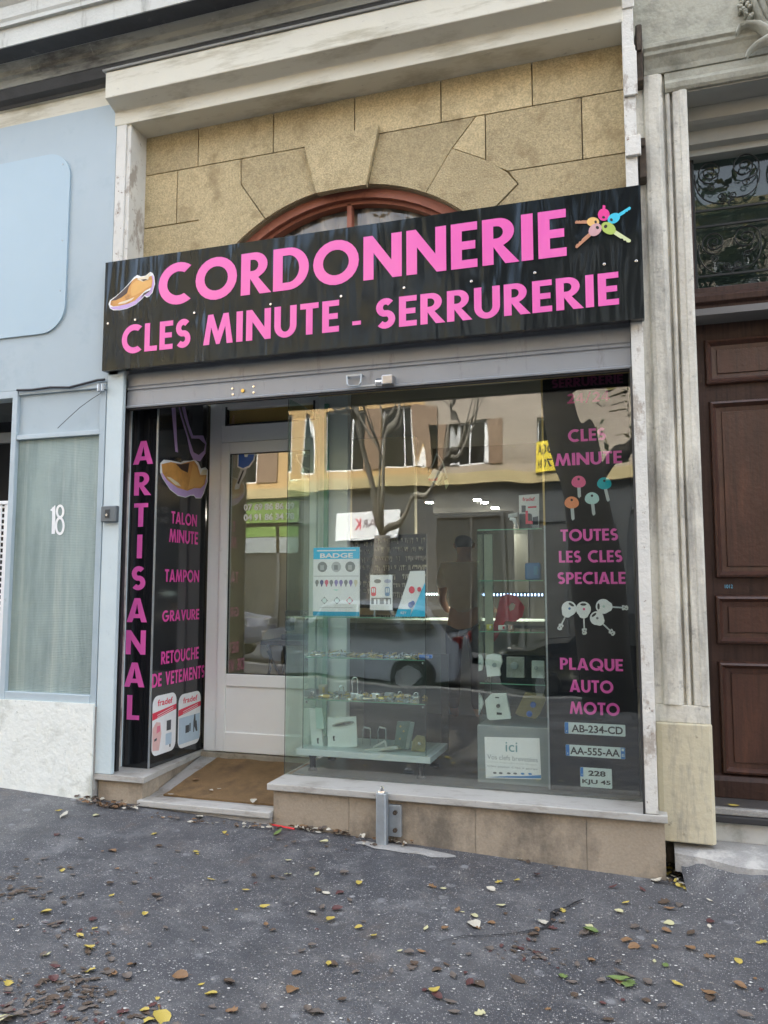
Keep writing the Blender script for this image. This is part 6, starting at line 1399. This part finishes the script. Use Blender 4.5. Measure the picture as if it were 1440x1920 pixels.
# ---------------------------------------------------------------- parked cars
def car(name, label, x, y, paint, Lc=4.1, H=1.48, face=1):
    z0 = gz(x, y) - .14; t_ = thing(name, label, 'car', (x, y, z0)); sl = -.04
    def T(px_, py_, pz_): return (x + face*px_*Lc/4.1, y + py_, z0 + pz_*H/1.48 + sl*px_)
    side = [(-2.05,.42),(-2.0,.62),(-1.9,.80),(-1.3,.90),(-.95,.95),(-.35,1.35),(.1,1.46),(.9,1.47),(1.45,1.38),(1.85,1.0),(2.0,.85),(2.05,.5),(2.0,.30),(1.65,.24),(-1.75,.24),(-2.0,.30)]
    wdt = lambda z: .84 if z < .95 else .84 - (z-.95)*.38
    p = MB(); n = len(side)
    ys_ = (-1, -.93, .93, 1)
    vs = []
    for k, s in enumerate(ys_):
        for (a, b4) in side:
            e = .0 if k in (1,2) else .0
            cx = a*(1 if k in (1,2) else .985); cz = b4 if k in (1,2) else .24 + (b4-.24)*.985
            vs.append(T(cx, s*wdt(b4), cz))
    fs = [(k*n+i, k*n+(i+1)%n, (k+1)*n+(i+1)%n, (k+1)*n+i) for k in range(3) for i in range(n)] + [tuple(range(n)), tuple(range(3*n, 4*n))[::-1]]
    p.add(vs, fs); p.build('body', paint, t_, bev=.02)
    p = MB()
    for s in (-1, 1):
        for poly in (((-.78,.98),(-.28,1.33),(.10,1.40),(.28,1.40),(.28,.98)), ((.34,.98),(.34,1.40),(.95,1.40),(1.12,.99)), ((1.18,1.0),(1.03,1.38),(1.38,1.32),(1.62,1.05))):
            vs = [T(a, s*(wdt(b4)+.004), b4) for a, b4 in poly]; p.add(vs, [tuple(range(len(vs)))])
    for (a0, b0, a1, b1) in ((-.93,.99,-.36,1.35),(1.50,1.34,1.84,1.03)):
        p.add([T(a0-.01,-.74,b0+.012), T(a0-.01,.74,b0+.012), T(a1-.01,.66,b1+.014), T(a1-.01,-.66,b1+.014)] if a0 < 0 else [T(a0+.012,-.66,b0+.005), T(a0+.012,.66,b0+.005), T(a1+.012,.76,b1), T(a1+.012,-.76,b1)], [(0,1,2,3)])
    p.build('windows', m_carwin, t_)
    for a in (-1.28, 1.28):
        for s in (-1, 1):
            c = T(a, s*.80, .31); p = MB(); q = Vector(c); p.cyl(q + Vector((0,-.11,0)), q + Vector((0,.11,0)), .31, 24); wh = p.build('wheel', m_rubber, t_, bev=.02)
            p = MB(); p.cyl(q + Vector((0,s*.1105,0)), q + Vector((0,s*.125,0)), .19, 12); p.build('rim', m_steel, wh)
    for s in (-1, 1):
        p = MB(); c = T(-1.98, s*.62, .70); p.obox(c, (.06,0,0), (0,.16,0), (0,0,.07)); p.build('headlight', m_chrome, t_, bev=.02)
        p = MB(); c = T(1.99, s*.68, .86); p.obox(c, (.05,0,0), (0,.10,0), (0,0,.10)); p.build('tail_light', m_tail, t_, bev=.02)
        p = MB(); c = T(-.72, s*.95, 1.03); p.obox(c, (.06,0,0), (0,.08,0), (0,0,.06)); p.build('wing_mirror', paint, t_, bev=.02)
    return t_
m_tail = plain('dull_tail_lamp', (.16,.02,.02), .3)
m_carwin = mat('car_window', (.02,.024,.026), .06, spec=.8)
m_carblue = mat('metallic_blue_paint', (.36,.41,.48), .2, metal=.25, var=.03, coat=.8)
m_cargrey = mat('metallic_lilac_grey_paint', (.30,.33,.45), .2, metal=.3, var=.03, coat=.8)
m_cardark = mat('black_car_paint', (.015,.018,.025), .15, var=.03, coat=.8)
car('parked_car', 'blue hatchback parked at the kerb facing the shop window', -4.75, -8.1, m_carblue)
car('parked_car', 'lilac-grey hatchback parked left of the blue one at the kerb', -9.3, -8.1, m_cargrey, face=-1)
car('parked_car', 'black hatchback parked right of the blue one near the big tree', -.1, -8.2, m_cardark)
car('parked_car', 'dark hatchback parked at the right end of the kerb row', 4.6, -8.2, m_cardark, face=-1)

# ---------------------------------------------------------------- street trees
m_bark = mat('plane_tree_bark', (.17,.155,.13), .95, var=.3, vs=3, bump=.8, bs=14, stain=(.33,.31,.25), ss=2.5, st=.55)
m_darkbark = mat('dark_bark', (.045,.04,.035), .95, var=.3, vs=4, bump=.9, bs=20)
m_leafg = mat('dull_green_leaves', (.07,.085,.03), .8, var=.4, vs=3)
m_leafy = mat('yellowing_leaves', (.22,.19,.05), .8, var=.4, vs=3)
def tree(name, label, base, path, r0, r1, bark, branches, leaves, seed, leafmats, lsize=.09):
    rnd = random.Random(seed); t_ = thing(name, label, 'tree', base)
    p = MB(); base = Vector(base); pts = [base + Vector(q) for q in path]; n = len(pts)
    p.tube(pts, [r0 + (r1-r0)*i/(n-1) for i in range(n)], 14); tips = []
    def br(a, d, l, r, dep):
        pts_ = [a]; dd = d.normalized()
        for i in range(6):
            dd = (dd + Vector((rnd.uniform(-.22,.22), rnd.uniform(-.22,.22), rnd.uniform(-.04,.2)))).normalized(); pts_.append(pts_[-1] + dd*l/6)
        p.tube(pts_, [r*(1-.55*i/6) for i in range(7)], 7)
        tips.append((pts_[3], dep)); tips.append((pts_[-1], dep))
        if dep > 0:
            for k in range(3): br(pts_[rnd.choice((3,4,5,6))], dd + Vector((rnd.uniform(-.9,.9), rnd.uniform(-.9,.9), rnd.uniform(-.1,.7))), l*rnd.uniform(.5,.75), r*.5, dep-1)
    for (i, d, l, r, dep) in branches: br(pts[i], Vector(d), l, r, dep)
    p.build('trunk', bark, t_, smooth=True)
    q = MB()
    if leaves:
        for (c, dep) in tips:
            for _ in range(leaves):
                o = c + Vector((rnd.gauss(0,.42), rnd.gauss(0,.42), rnd.gauss(0,.32))); a = Vector((rnd.uniform(-1,1), rnd.uniform(-1,1), rnd.uniform(-.6,.6))).normalized(); b4 = a.cross(Vector((rnd.uniform(-1,1), rnd.uniform(-1,1), rnd.uniform(-1,1)))).normalized(); s_ = lsize*rnd.uniform(.6,1.3)
                q.add([o-a*s_, o-b4*s_*.55, o+a*s_, o+b4*s_*.55], [(0,1,2,3)], rnd.choice((0,0,1)))
        q.build('crown', leafmats, t_)
    return t_
tree('street_tree', 'bare pruned tree forking low beside the blue parked car', (-4.65,-9.6,gz(-4.65,-9.6)), [(0,0,0),(.0,0,.9),(.03,0,1.9),(.02,0,2.55)], .19, .16, m_bark,
     [(3,(-.42,.1,1),2.8,.07,3),(3,(.10,-.1,1),3.0,.065,3),(3,(.75,.05,.8),2.8,.06,3),(3,(-.1,.25,1),2.4,.045,3)], 0, 5, [m_leafg, m_leafy])
tree('street_tree', 'big dark leaning tree by the black car with green leaves', (-.33,-6.3,gz(-.33,-6.3)), [(0,0,-.05),(-.06,0,.8),(-.16,0,1.8),(-.34,0,3.0),(-.66,-.1,4.4),(-.9,-.2,5.6)], .40, .26, m_darkbark,
     [(3,(.7,-.2,.9),2.6,.12,2),(4,(-.8,.2,.8),2.6,.12,2),(5,(.3,-.2,1),2.6,.12,3),(5,(-.6,-.4,.8),2.4,.11,2),(4,(.9,.1,.5),2.2,.09,2)], 55, 9, [m_leafg, m_leafy], .075)
tree('street_tree', 'pruned tree with thin upright branches left of the lilac-grey car', (-11.5,-9.8,gz(-11.5,-9.8)), [(0,0,0),(.0,0,1.2),(.1,0,2.6)], .2, .17, m_bark,
     [(2,(-.5,.1,1),2.4,.1,2),(2,(.5,-.1,1),2.6,.1,2)], 0, 12, [m_leafg, m_leafy])

# ================================================================ FALLEN LEAVES
LC = {'yellow': (.42,.33,.07), 'pale yellow': (.46,.44,.25), 'brown': (.080,.054,.036), 'orange': (.20,.115,.055), 'red': (.085,.032,.030), 'green': (.13,.19,.055), 'cream': (.48,.45,.37), 'grey-brown': (.12,.098,.082)}
LM = {k: mat(k.replace(' ', '_').replace('-', '_') + '_leaf', c, .6, var=.25, vs=40, stain=tuple(v*.4 for v in c), ss=60, st=.62) for k, c in LC.items()}
def leafmesh(kind, seed, m_):
    rnd = random.Random(seed); me = bpy.data.meshes.new('leaf')
    if kind == 0: out = [(-.5,0),(-.35,.16),(-.1,.25),(.15,.22),(.38,.10),(.55,0)]
    elif kind == 1: out = [(-.5,0),(-.42,.26),(-.15,.38),(.12,.34),(.36,.18),(.5,0)]
    else: out = [(-.5,0),(-.38,.34),(-.18,.22),(-.05,.46),(.14,.22),(.34,.24),(.5,0)]
    n = len(out); c1, c2 = rnd.uniform(.15,.7), rnd.uniform(-.3,.7); cv = lambda x, y: c1*y*y*1.6 + c2*x*x*.8 + .03*math.sin(9*x+seed)
    vs = []; 
    for x, y in out: vs.append((x, 0, cv(x, 0)-.02))
    for x, y in out[1:-1]: vs.append((x, y*.55, cv(x, y*.55)))
    for x, y in out[1:-1]: vs.append((x, y, cv(x, y)+.03*rnd.random()))
    for x, y in out[1:-1]: vs.append((x, -y*.55, cv(x, y*.55)))
    for x, y in out[1:-1]: vs.append((x, -y, cv(x, y)+.03*rnd.random()))
    m = n-2; A = n; B_ = n+m; C_ = n+2*m; D4 = n+3*m; fs = []
    for i in range(m-1):
        fs += [(i+1, i+2, A+i+1, A+i), (A+i, A+i+1, B_+i+1, B_+i), (i+2, i+1, C_+i, C_+i+1), (C_+i+1, C_+i, D4+i, D4+i+1)]
    fs += [(0,1,A),(0,A,B_),(0,C_,1),(0,D4,C_),(n-1,A+m-1,n-2),(n-1,B_+m-1,A+m-1),(n-1,n-2,C_+m-1),(n-1,C_+m-1,D4+m-1)]
    b = len(vs); vs += [(-.5,-.012,cv(-.5,0)-.02),(-.5,.012,cv(-.5,0)-.02),(-.75,.03,.02),(-.75,.045,.02)]; fs.append((b,b+2,b+3,b+1))
    me.from_pydata(vs, [], fs); me.materials.append(m_); me.polygons.foreach_set('use_smooth', [True]*len(me.polygons)); me.update(); return me
LMESH = {c: [leafmesh(k, s, LM[c]) for k, s in ((0,1),(1,2),(2,3),(0,5),(1,7))] for c in LM}
rl = random.Random(11)
def leaf(px, py, size, c, kind=None, label=None, group=None, tilt=.15, pos=None, rot=None):
    v = pos or WG(px, py); me = LMESH[c][rl.randrange(5) if kind is None else kind]
    o = bpy.data.objects.new('fallen_leaf', me); col.objects.link(o)
    o.location = (v.x, v.y, v.z + .004 + size*.05); o.scale = (size, size, size)
    o.rotation_euler = (rl.uniform(-tilt, tilt), rl.uniform(-tilt, tilt), rl.uniform(0, 6.28) if rot is None else rot)
    return tag(o, label, 'leaf', group)
S1 = [ # single leaves one can point to: px, py, size, colour, label
 (120,1531,.085,'cream',"long cream leaf below the white base wall at the left"),
 (110,1522,.05,'yellow',"yellow leaf just above the long cream leaf at the left"),
 (181,1530,.05,'pale yellow',"pale yellow leaf right of the long cream leaf"),
 (373,1535,.10,'cream',"tall curled cream leaf standing below the doorstep edge"),
 (362,1543,.05,'orange',"orange and yellow leaf touching the curled cream leaf below the doorstep"),
 (421,1562,.04,'yellow',"yellow leaf a hand's width right of the curled cream leaf"),
 (521,1564,.085,'green',"bright green leaf lying under the red straw"),
 (515,1542,.05,'pale yellow',"round pale yellow leaf against the plinth above the red straw"),
 (607,1581,.055,'pale yellow',"upright pale yellow leaf left of the steel post"),
 (541,1615,.04,'pale yellow',"small pale yellow leaf below the green leaf"),
 (594,1641,.045,'pale yellow',"left one of two small pale leaves below the steel post"),
 (540,1641,.04,'pale yellow',"small pale leaf further left of the two pale leaves"),
 (612,1677,.05,'cream',"cream leaf near the middle of the pavement"),
 (395,1651,.045,'yellow',"yellow leaf in the left middle of the pavement"),
 (496,1702,.05,'yellow',"golden leaf in the centre of the pavement"),
 (633,1707,.055,'red',"round dark red leaf in the centre of the pavement"),
 (585,1713,.055,'cream',"cream leaf left of the round dark red leaf"),
 (87,1713,.055,'yellow',"yellow leaf beside brown leaves at the left"),
 (150,1757,.05,'yellow',"yellow leaf above a pair of brown leaves at the left"),
 (165,1780,.06,'yellow',"long yellow leaf above the brown leaf patch at the left"),
 (88,1793,.04,'pale yellow',"small pale leaf near the left edge of the pavement"),
 (168,1823,.045,'yellow',"yellow leaf on top of the brown leaf patch"),
 (214,1828,.05,'orange',"orange leaf at the right end of the brown leaf patch"),
 (248,1810,.045,'orange',"orange-red leaf right above the brown leaf patch"),
 (15,1847,.045,'yellow',"yellow leaf at the left edge of the pavement"),
 (103,1815,.045,'red',"red leaf left of the brown leaf patch"),
 (337,1835,.065,'orange',"tan lobed leaf in the lower left middle"),
 (395,1868,.05,'yellow',"yellow leaf low in the left middle of the pavement"),
 (430,1845,.075,'brown',"dark brown and orange leaf low in the middle"),
 (547,1858,.065,'orange',"orange-brown leaf low in the centre"),
 (304,1912,.085,'yellow',"big bright yellow leaf cut by the bottom edge"),
 (275,1918,.06,'yellow',"thin yellow leaf beside the big yellow one at the bottom edge"),
 (12,1912,.08,'pale yellow',"big pale leaf in the bottom left corner"),
 (434,1898,.05,'orange',"orange leaf near the bottom edge left of centre"),
 (594,1900,.06,'grey-brown',"dark grey leaf near the bottom edge right of centre"),
 (672,1742,.04,'yellow',"small yellow leaf right of the round dark red leaf"),
 (700,1757,.05,'yellow',"yellow leaf above a brown one in the centre right"),
 (799,1743,.045,'pale yellow',"small pale leaf left of the white scuff"),
 (831,1668,.035,'pale yellow',"small pale upright leaf below the plinth"),
 (920,1670,.05,'cream',"long cream leaf below the long plinth"),
 (935,1656,.045,'yellow',"yellow leaf above the long cream leaf below the plinth"),
 (969,1653,.035,'yellow',"small yellow leaf right of the yellow and cream pair"),
 (811,1664,.045,'orange',"orange leaf below the left part of the long plinth"),
 (974,1612,.06,'cream',"big curled cream leaf at the foot of the long plinth"),
 (990,1618,.05,'brown',"brown leaf tucked behind the big curled cream leaf"),
 (1006,1642,.045,'red',"reddish leaf below the big curled cream leaf"),
 (1041,1628,.04,'orange',"orange leaf at the foot of the plinth right of centre"),
 (1173,1695,.05,'yellow',"bright yellow oval leaf at the right of the pavement"),
 (1150,1665,.05,'red',"dark red leaf near the right end of the plinth"),
 (1205,1670,.045,'red',"pinkish-red leaf near the right end of the plinth"),
 (1245,1694,.065,'brown',"brown leaf cluster's top leaf at the right"),
 (1255,1706,.055,'orange',"orange-brown leaf just below the brown one at the right"),
 (1254,1733,.05,'pale yellow',"pale yellow leaf below the brown leaves at the right"),
 (1232,1655,.075,'cream',"long upright cream leaf at the right corner of the plinth"),
 (1426,1677,.05,'yellow',"yellow leaf at the right edge below the wooden door"),
 (1383,1691,.045,'cream',"cream leaf left of the yellow leaf at the right edge"),
 (1330,1690,.035,'cream',"cream leaf in the gap right of the plinth corner"),
 (1018,1732,.06,'cream',"white-cream paper-like leaf above the crack"),
 (1000,1757,.06,'brown',"brown leaf lying on the crack"),
 (1055,1709,.035,'yellow',"small yellow leaf at the start of the crack"),
 (1043,1715,.07,'grey-brown',"grey-brown leaf beside the small yellow leaf on the crack"),
 (1108,1750,.08,'green',"olive green leaf of the pair in the right middle"),
 (1095,1753,.075,'grey-brown',"dull brown leaf of the pair with the olive one"),
 (1175,1765,.055,'orange',"orange leaf right of the olive pair"),
 (1188,1777,.055,'orange',"slim orange leaf under the other orange one at the right"),
 (1190,1740,.055,'grey-brown',"grey folded leaf above the slim orange leaf"),
 (1110,1804,.06,'orange',"long orange-brown leaf in the lower right middle"),
 (1250,1748,.045,'orange',"orange leaf right of the grey folded leaf"),
 (1295,1752,.06,'brown',"brown crumpled leaf at the right"),
 (1248,1812,.04,'green',"small olive leaf at the lower right"),
 (1330,1740,.04,'cream',"cream curled leaf near the right edge"),
 (1384,1803,.045,'yellow',"tan yellow leaf near the right edge"),
 (1428,1770,.05,'yellow',"yellow leaf cut by the right edge"),
 (1388,1852,.055,'orange',"golden leaf in the lower right corner area"),
 (1330,1865,.07,'orange',"orange leaf beside the golden one at the lower right"),
 (1270,1848,.05,'yellow',"olive yellow leaf left of the orange one at the lower right"),
 (1160,1840,.09,'green',"big olive green leaf of the lower cluster"),
 (1180,1848,.075,'green',"rounder green leaf on the right of the lower cluster"),
 (1170,1830,.09,'grey-brown',"grey leaf topping the lower green cluster"),
 (1055,1833,.05,'green',"small tan-green leaf left of the lower cluster"),
 (970,1840,.075,'brown',"brown and orange leaf in the lower middle"),
 (897,1848,.065,'brown',"flat brown leaf in the lower middle"),
 (815,1862,.06,'yellow',"ochre leaf in the lower middle, leftmost of its three"),
 (820,1872,.05,'red',"red-brown leaf under the ochre leaf in the lower middle"),
 (880,1846,.06,'red',"dark reddish leaf beside the flat brown one"),
 (1397,1906,.06,'grey-brown',"grey-brown leaf near the bottom right corner"),
 (1140,1915,.05,'brown',"brown leaf at the bottom edge right of centre"),
 (890,1735,.08,'cream',"whitish scuffed leaf left of the crack"),
 (892,1740,.05,'orange',"tan leaf on the whitish scuffed one"),
 (1310,1507,.0,'yellow',None),
]
for (x, y, s_, c, lab) in S1:
    if s_ > 0: leaf(x, y, s_, c, label=lab + ' ', tilt=.25)['label'] = lab
v = W(1375, 1508, .26); leaf(0, 0, .06, 'yellow', 0, 'dry yellow leaf on the stone threshold of the wooden door', pos=Vector((v.x, .26, .300)), rot=.1)
for (x, y, s_, lab) in ((395,1457,.03,'small tan leaf in the upper middle of the doormat'),(367,1475,.05,'larger tan leaf on the left front of the doormat'),(411,1488,.035,'cream leaf crumb near the front middle of the doormat'),(396,1489,.03,'pale leaf crumb at the front of the doormat'),(320,1493,.04,'pale leaf at the front left corner of the doormat'),(475,1505,.06,'cream leaf at the front right corner of the doormat')):
    r = ray(x, y); t = (.130 - 1.5)/r.z; q = _C + r*t; leaf(0, 0, s_, 'cream' if 'pale' in lab or 'cream' in lab else 'orange', None, lab, pos=Vector((q.x, q.y, rampz(max(q.y,.12))+.018)))
# scattered further leaves, each told by the marked leaf or thing nearest to it
ANCH = [(120,1531,'the long cream leaf at the left'),(373,1535,'the curled cream leaf at the doorstep'),(521,1564,'the bright green leaf'),(607,1581,'the pale leaf left of the steel post'),
 (717,1590,'the foot of the steel post'),(612,1677,'the cream leaf in mid-pavement'),(395,1651,'the yellow leaf in the left middle'),(496,1702,'the golden leaf in the centre'),(633,1707,'the round dark red leaf'),
 (87,1713,'the yellow leaf at the left'),(165,1780,'the long yellow leaf'),(248,1810,'the orange-red leaf'),(15,1847,'the yellow leaf at the left edge'),(337,1835,'the tan lobed leaf'),(430,1845,'the dark brown and orange leaf'),
 (304,1912,'the big bright yellow leaf'),(12,1912,'the big pale corner leaf'),(799,1743,'the pale leaf by the white scuff'),(920,1670,'the long cream leaf below the plinth'),(974,1612,'the big curled cream leaf'),
 (1173,1695,'the bright yellow oval leaf'),(1250,1700,'the brown pair at the right'),(1108,1750,'the olive green pair'),(1000,1757,'the brown leaf on the crack'),(1295,1752,'the crumpled leaf at the right'),
 (1384,1803,'the tan yellow leaf'),(1330,1865,'the orange leaf at lower right'),(1160,1840,'the green leaf cluster'),(970,1840,'the brown and orange leaf'),(815,1862,'the ochre leaf in the lower middle'),(547,1858,'the orange-brown leaf low in the centre'),(150,1600,'the empty left pavement')]
used = {}
for k in range(150):
    zi = 0 if k % 5 < 3 else 1
    x0, y0, x1, y1 = ((0,1560,700,1920),(700,1680,1440,1920))[zi]
    x = rl.uniform(x0, x1); y = rl.uniform(y0, y1)
    c = rl.choice(['brown','brown','grey-brown','grey-brown','grey-brown','orange','yellow','red'] if zi == 0 else ['brown','grey-brown','grey-brown','orange','red','pale yellow'])
    s_ = rl.uniform(.018,.055)
    ax, ay, an_ = min(ANCH[:-1], key=lambda q: (q[0]-x)**2 + ((q[1]-y)*1.6)**2); dx, dy = x-ax, y-ay
    d_ = math.hypot(dx, dy); side = ('above' if dy < 0 else 'below') if abs(dy)*1.6 > abs(dx) else ('left of' if dx < 0 else 'right of')
    near = 'just ' if d_ < 40 else ('a little way ' if d_ < 75 else 'well ')
    lb_ = '%s %s leaf %s%s %s' % ('tiny' if s_ < .032 else ('small' if s_ < .044 else 'medium'), c, near, side, an_)
    if lb_ in used: lb_ = lb_.replace(' leaf ', ' curled leaf ', 1)
    if lb_ in used: continue
    used[lb_] = 1
    leaf(x, y, s_, c, label=lb_, group='scattered leaves on the pavement', tilt=.08)
# patches of trodden brown leaves and drifts along the wall: uncountable
def drift(name, label, pts, cols, n, spread, smin=.025, smax=.055, seed=1, lift=.012, yclamp=None):
    rnd = random.Random(seed); p = MB(); names = list(cols)
    for i in range(n):
        (x, y) = pts[rnd.randrange(len(pts))] if isinstance(pts, list) and len(pts[0]) == 2 else (0, 0)
        v = WG(x, y); v = v + Vector((rnd.gauss(0, spread[0]), rnd.gauss(0, spread[1]), 0))
        if yclamp is not None: v.y = min(v.y, yclamp)
        z = gz(v.x, v.y) + .006 + abs(rnd.gauss(0, lift)); s_ = rnd.uniform(smin, smax)
        me = LMESH['brown'][rnd.randrange(5)]; M_ = Matrix.Translation((v.x, v.y, z)) @ Matrix.Rotation(rnd.uniform(0,6.28), 4, 'Z') @ Matrix.Rotation(rnd.uniform(-.8,.8) if lift > .005 else rnd.uniform(-.12,.12), 4, 'X') @ Matrix.Diagonal((s_, s_, s_*(1 if lift > .005 else .35), 1)) @ Matrix.Diagonal((1, rnd.uniform(.45,1.1), 1, 1))
        p.add([M_ @ q.co for q in me.vertices], [tuple(f.vertices) for f in me.polygons], rnd.randrange(len(names)))
    v = WG(*pts[0]); tag(p.build(name, [LM[c] for c in names], loc=(v.x, v.y, v.z), smooth=True), label, 'leaf drift', kind='stuff')
drift('leaf_drift', 'heap of dry brown leaves in the corner below the low sill', [(190,1512),(205,1515),(220,1512),(240,1516),(165,1500),(180,1506)], ('brown','grey-brown','cream','orange'), 90, (.05,.03), seed=2, yclamp=.0)
drift('leaf_drift', 'dry leaves gathered under the front of the doorstep', [(300,1535),(340,1540),(380,1545),(430,1550),(470,1553),(500,1552)], ('brown','grey-brown','orange','cream'), 46, (.06,.015), .02, .045, seed=3, yclamp=-.03)
drift('leaf_drift', 'dry leaves gathered along the plinth left of the steel post', [(590,1560),(605,1560),(620,1564),(640,1566),(575,1556),(690,1580),(560,1555)], ('brown','cream','orange','grey-brown'), 60, (.04,.015), .02, .05, seed=4, yclamp=.01)
drift('leaf_drift', 'dry leaves round the foot of the steel post', [(745,1583),(760,1588),(735,1580),(690,1585)], ('brown','cream','orange'), 24, (.03,.015), .02, .045, seed=5, yclamp=.01)
drift('leaf_drift', 'leaves caught in the gap right of the long plinth', [(1262,1640),(1268,1655),(1275,1660),(1285,1668),(1262,1625)], ('brown','cream','yellow','grey-brown'), 40, (.03,.03), .02, .045, seed=6)
drift('trodden_leaves', 'wide patch of trodden brown leaves at the lower left', [(80,1860),(110,1850),(150,1835),(180,1825),(100,1875),(130,1860),(60,1880),(150,1880),(200,1850)], ('brown','brown','grey-brown'), 95, (.10,.05), .014,.05, seed=7, lift=.0006)
drift('trodden_leaves', 'patch of trodden brown leaves at the left edge', [(20,1670),(40,1678),(60,1672),(80,1680),(90,1620),(20,1640)], ('brown','grey-brown','brown'), 60, (.09,.05), .014,.045, seed=8, lift=.0006)
drift('trodden_leaves', 'patch of crushed leaves along the lower left bottom edge', [(20,1905),(60,1900),(110,1905),(160,1910),(310,1890),(280,1905),(130,1755),(160,1745)], ('brown','grey-brown','red'), 80, (.10,.05), .014,.045, seed=9, lift=.0006)
drift('trodden_leaves', 'patch of crushed reddish leaves below the crack', [(960,1785),(990,1792),(1020,1800),(1035,1798),(1000,1778)], ('red','brown','grey-brown'), 36, (.07,.05), .012,.04, seed=10, lift=.0006)
# pale chips and grit
p = MB(); rg_ = random.Random(21)
for i in range(760):
    v = WG(rg_.uniform(-20,1460), 1500 + 430*rg_.random()**.8); s_ = rg_.uniform(.002,.008); a = rg_.uniform(0,6.28)
    if v.y > -.03: continue
    z = gz(v.x, v.y)+.004; n_ = rg_.choice((4,5,6)); ring = [(v.x + s_*math.cos(a+6.28*j/n_)*rg_.uniform(.7,1.2), v.y + s_*.8*math.sin(a+6.28*j/n_), z) for j in range(n_)]
    p.add(ring + [(v.x, v.y, z+s_*.35)], [(j, (j+1) % n_, n_) for j in range(n_)], rg_.choice((0,0,1)))
tag(p.build('grit', [mat('pale_chip', (.50,.50,.47), .8), mat('grey_chip', (.28,.27,.25), .8)], loc=(-1,-2,0)), 'pale chips and crumbs strewn over the asphalt', 'grit', kind='stuff')
# crack in the asphalt
p = MB(); pts = [WG(x, y) for x, y in ((1095,1688),(1080,1694),(1062,1704),(1045,1708),(1036,1715),(1034,1730),(1022,1742),(1000,1746),(970,1752),(940,1755),(905,1757),(870,1757),(840,1764),(815,1770))]
w_ = [.002,.007,.004,.010,.013,.006,.009,.005,.003,.004,.002,.003,.002,.001]; vs = []
for i, q in enumerate(pts):
    d = (pts[min(i+1,len(pts)-1)] - pts[max(i-1,0)]).normalized(); n_ = Vector((-d.y, d.x, 0)); q = q + Vector((0,0,.0075)) ; vs += [q + n_*w_[i], q - n_*w_[i]]
p.add(vs, [(2*i, 2*i+1, 2*i+3, 2*i+2) for i in range(len(pts)-1)]); tag(p.build('pavement_crack', mat('crack_dark', (.016,.016,.018), .95)), kind='structure')
st_ = MB(); a, b4 = WG(507,1552), WG(552,1559); a.y = min(a.y,-.02); st_.tube([a+Vector((0,0,.02)), b4+Vector((0,0,.014))], .006, 8, cap=False)
o = st_.build('drinking_straw', plain('red_plastic', (.62,.03,.04), .3), loc=tuple(a)); tag(o, 'thin red plastic straw on the ground by the left end of the plinth', 'straw')
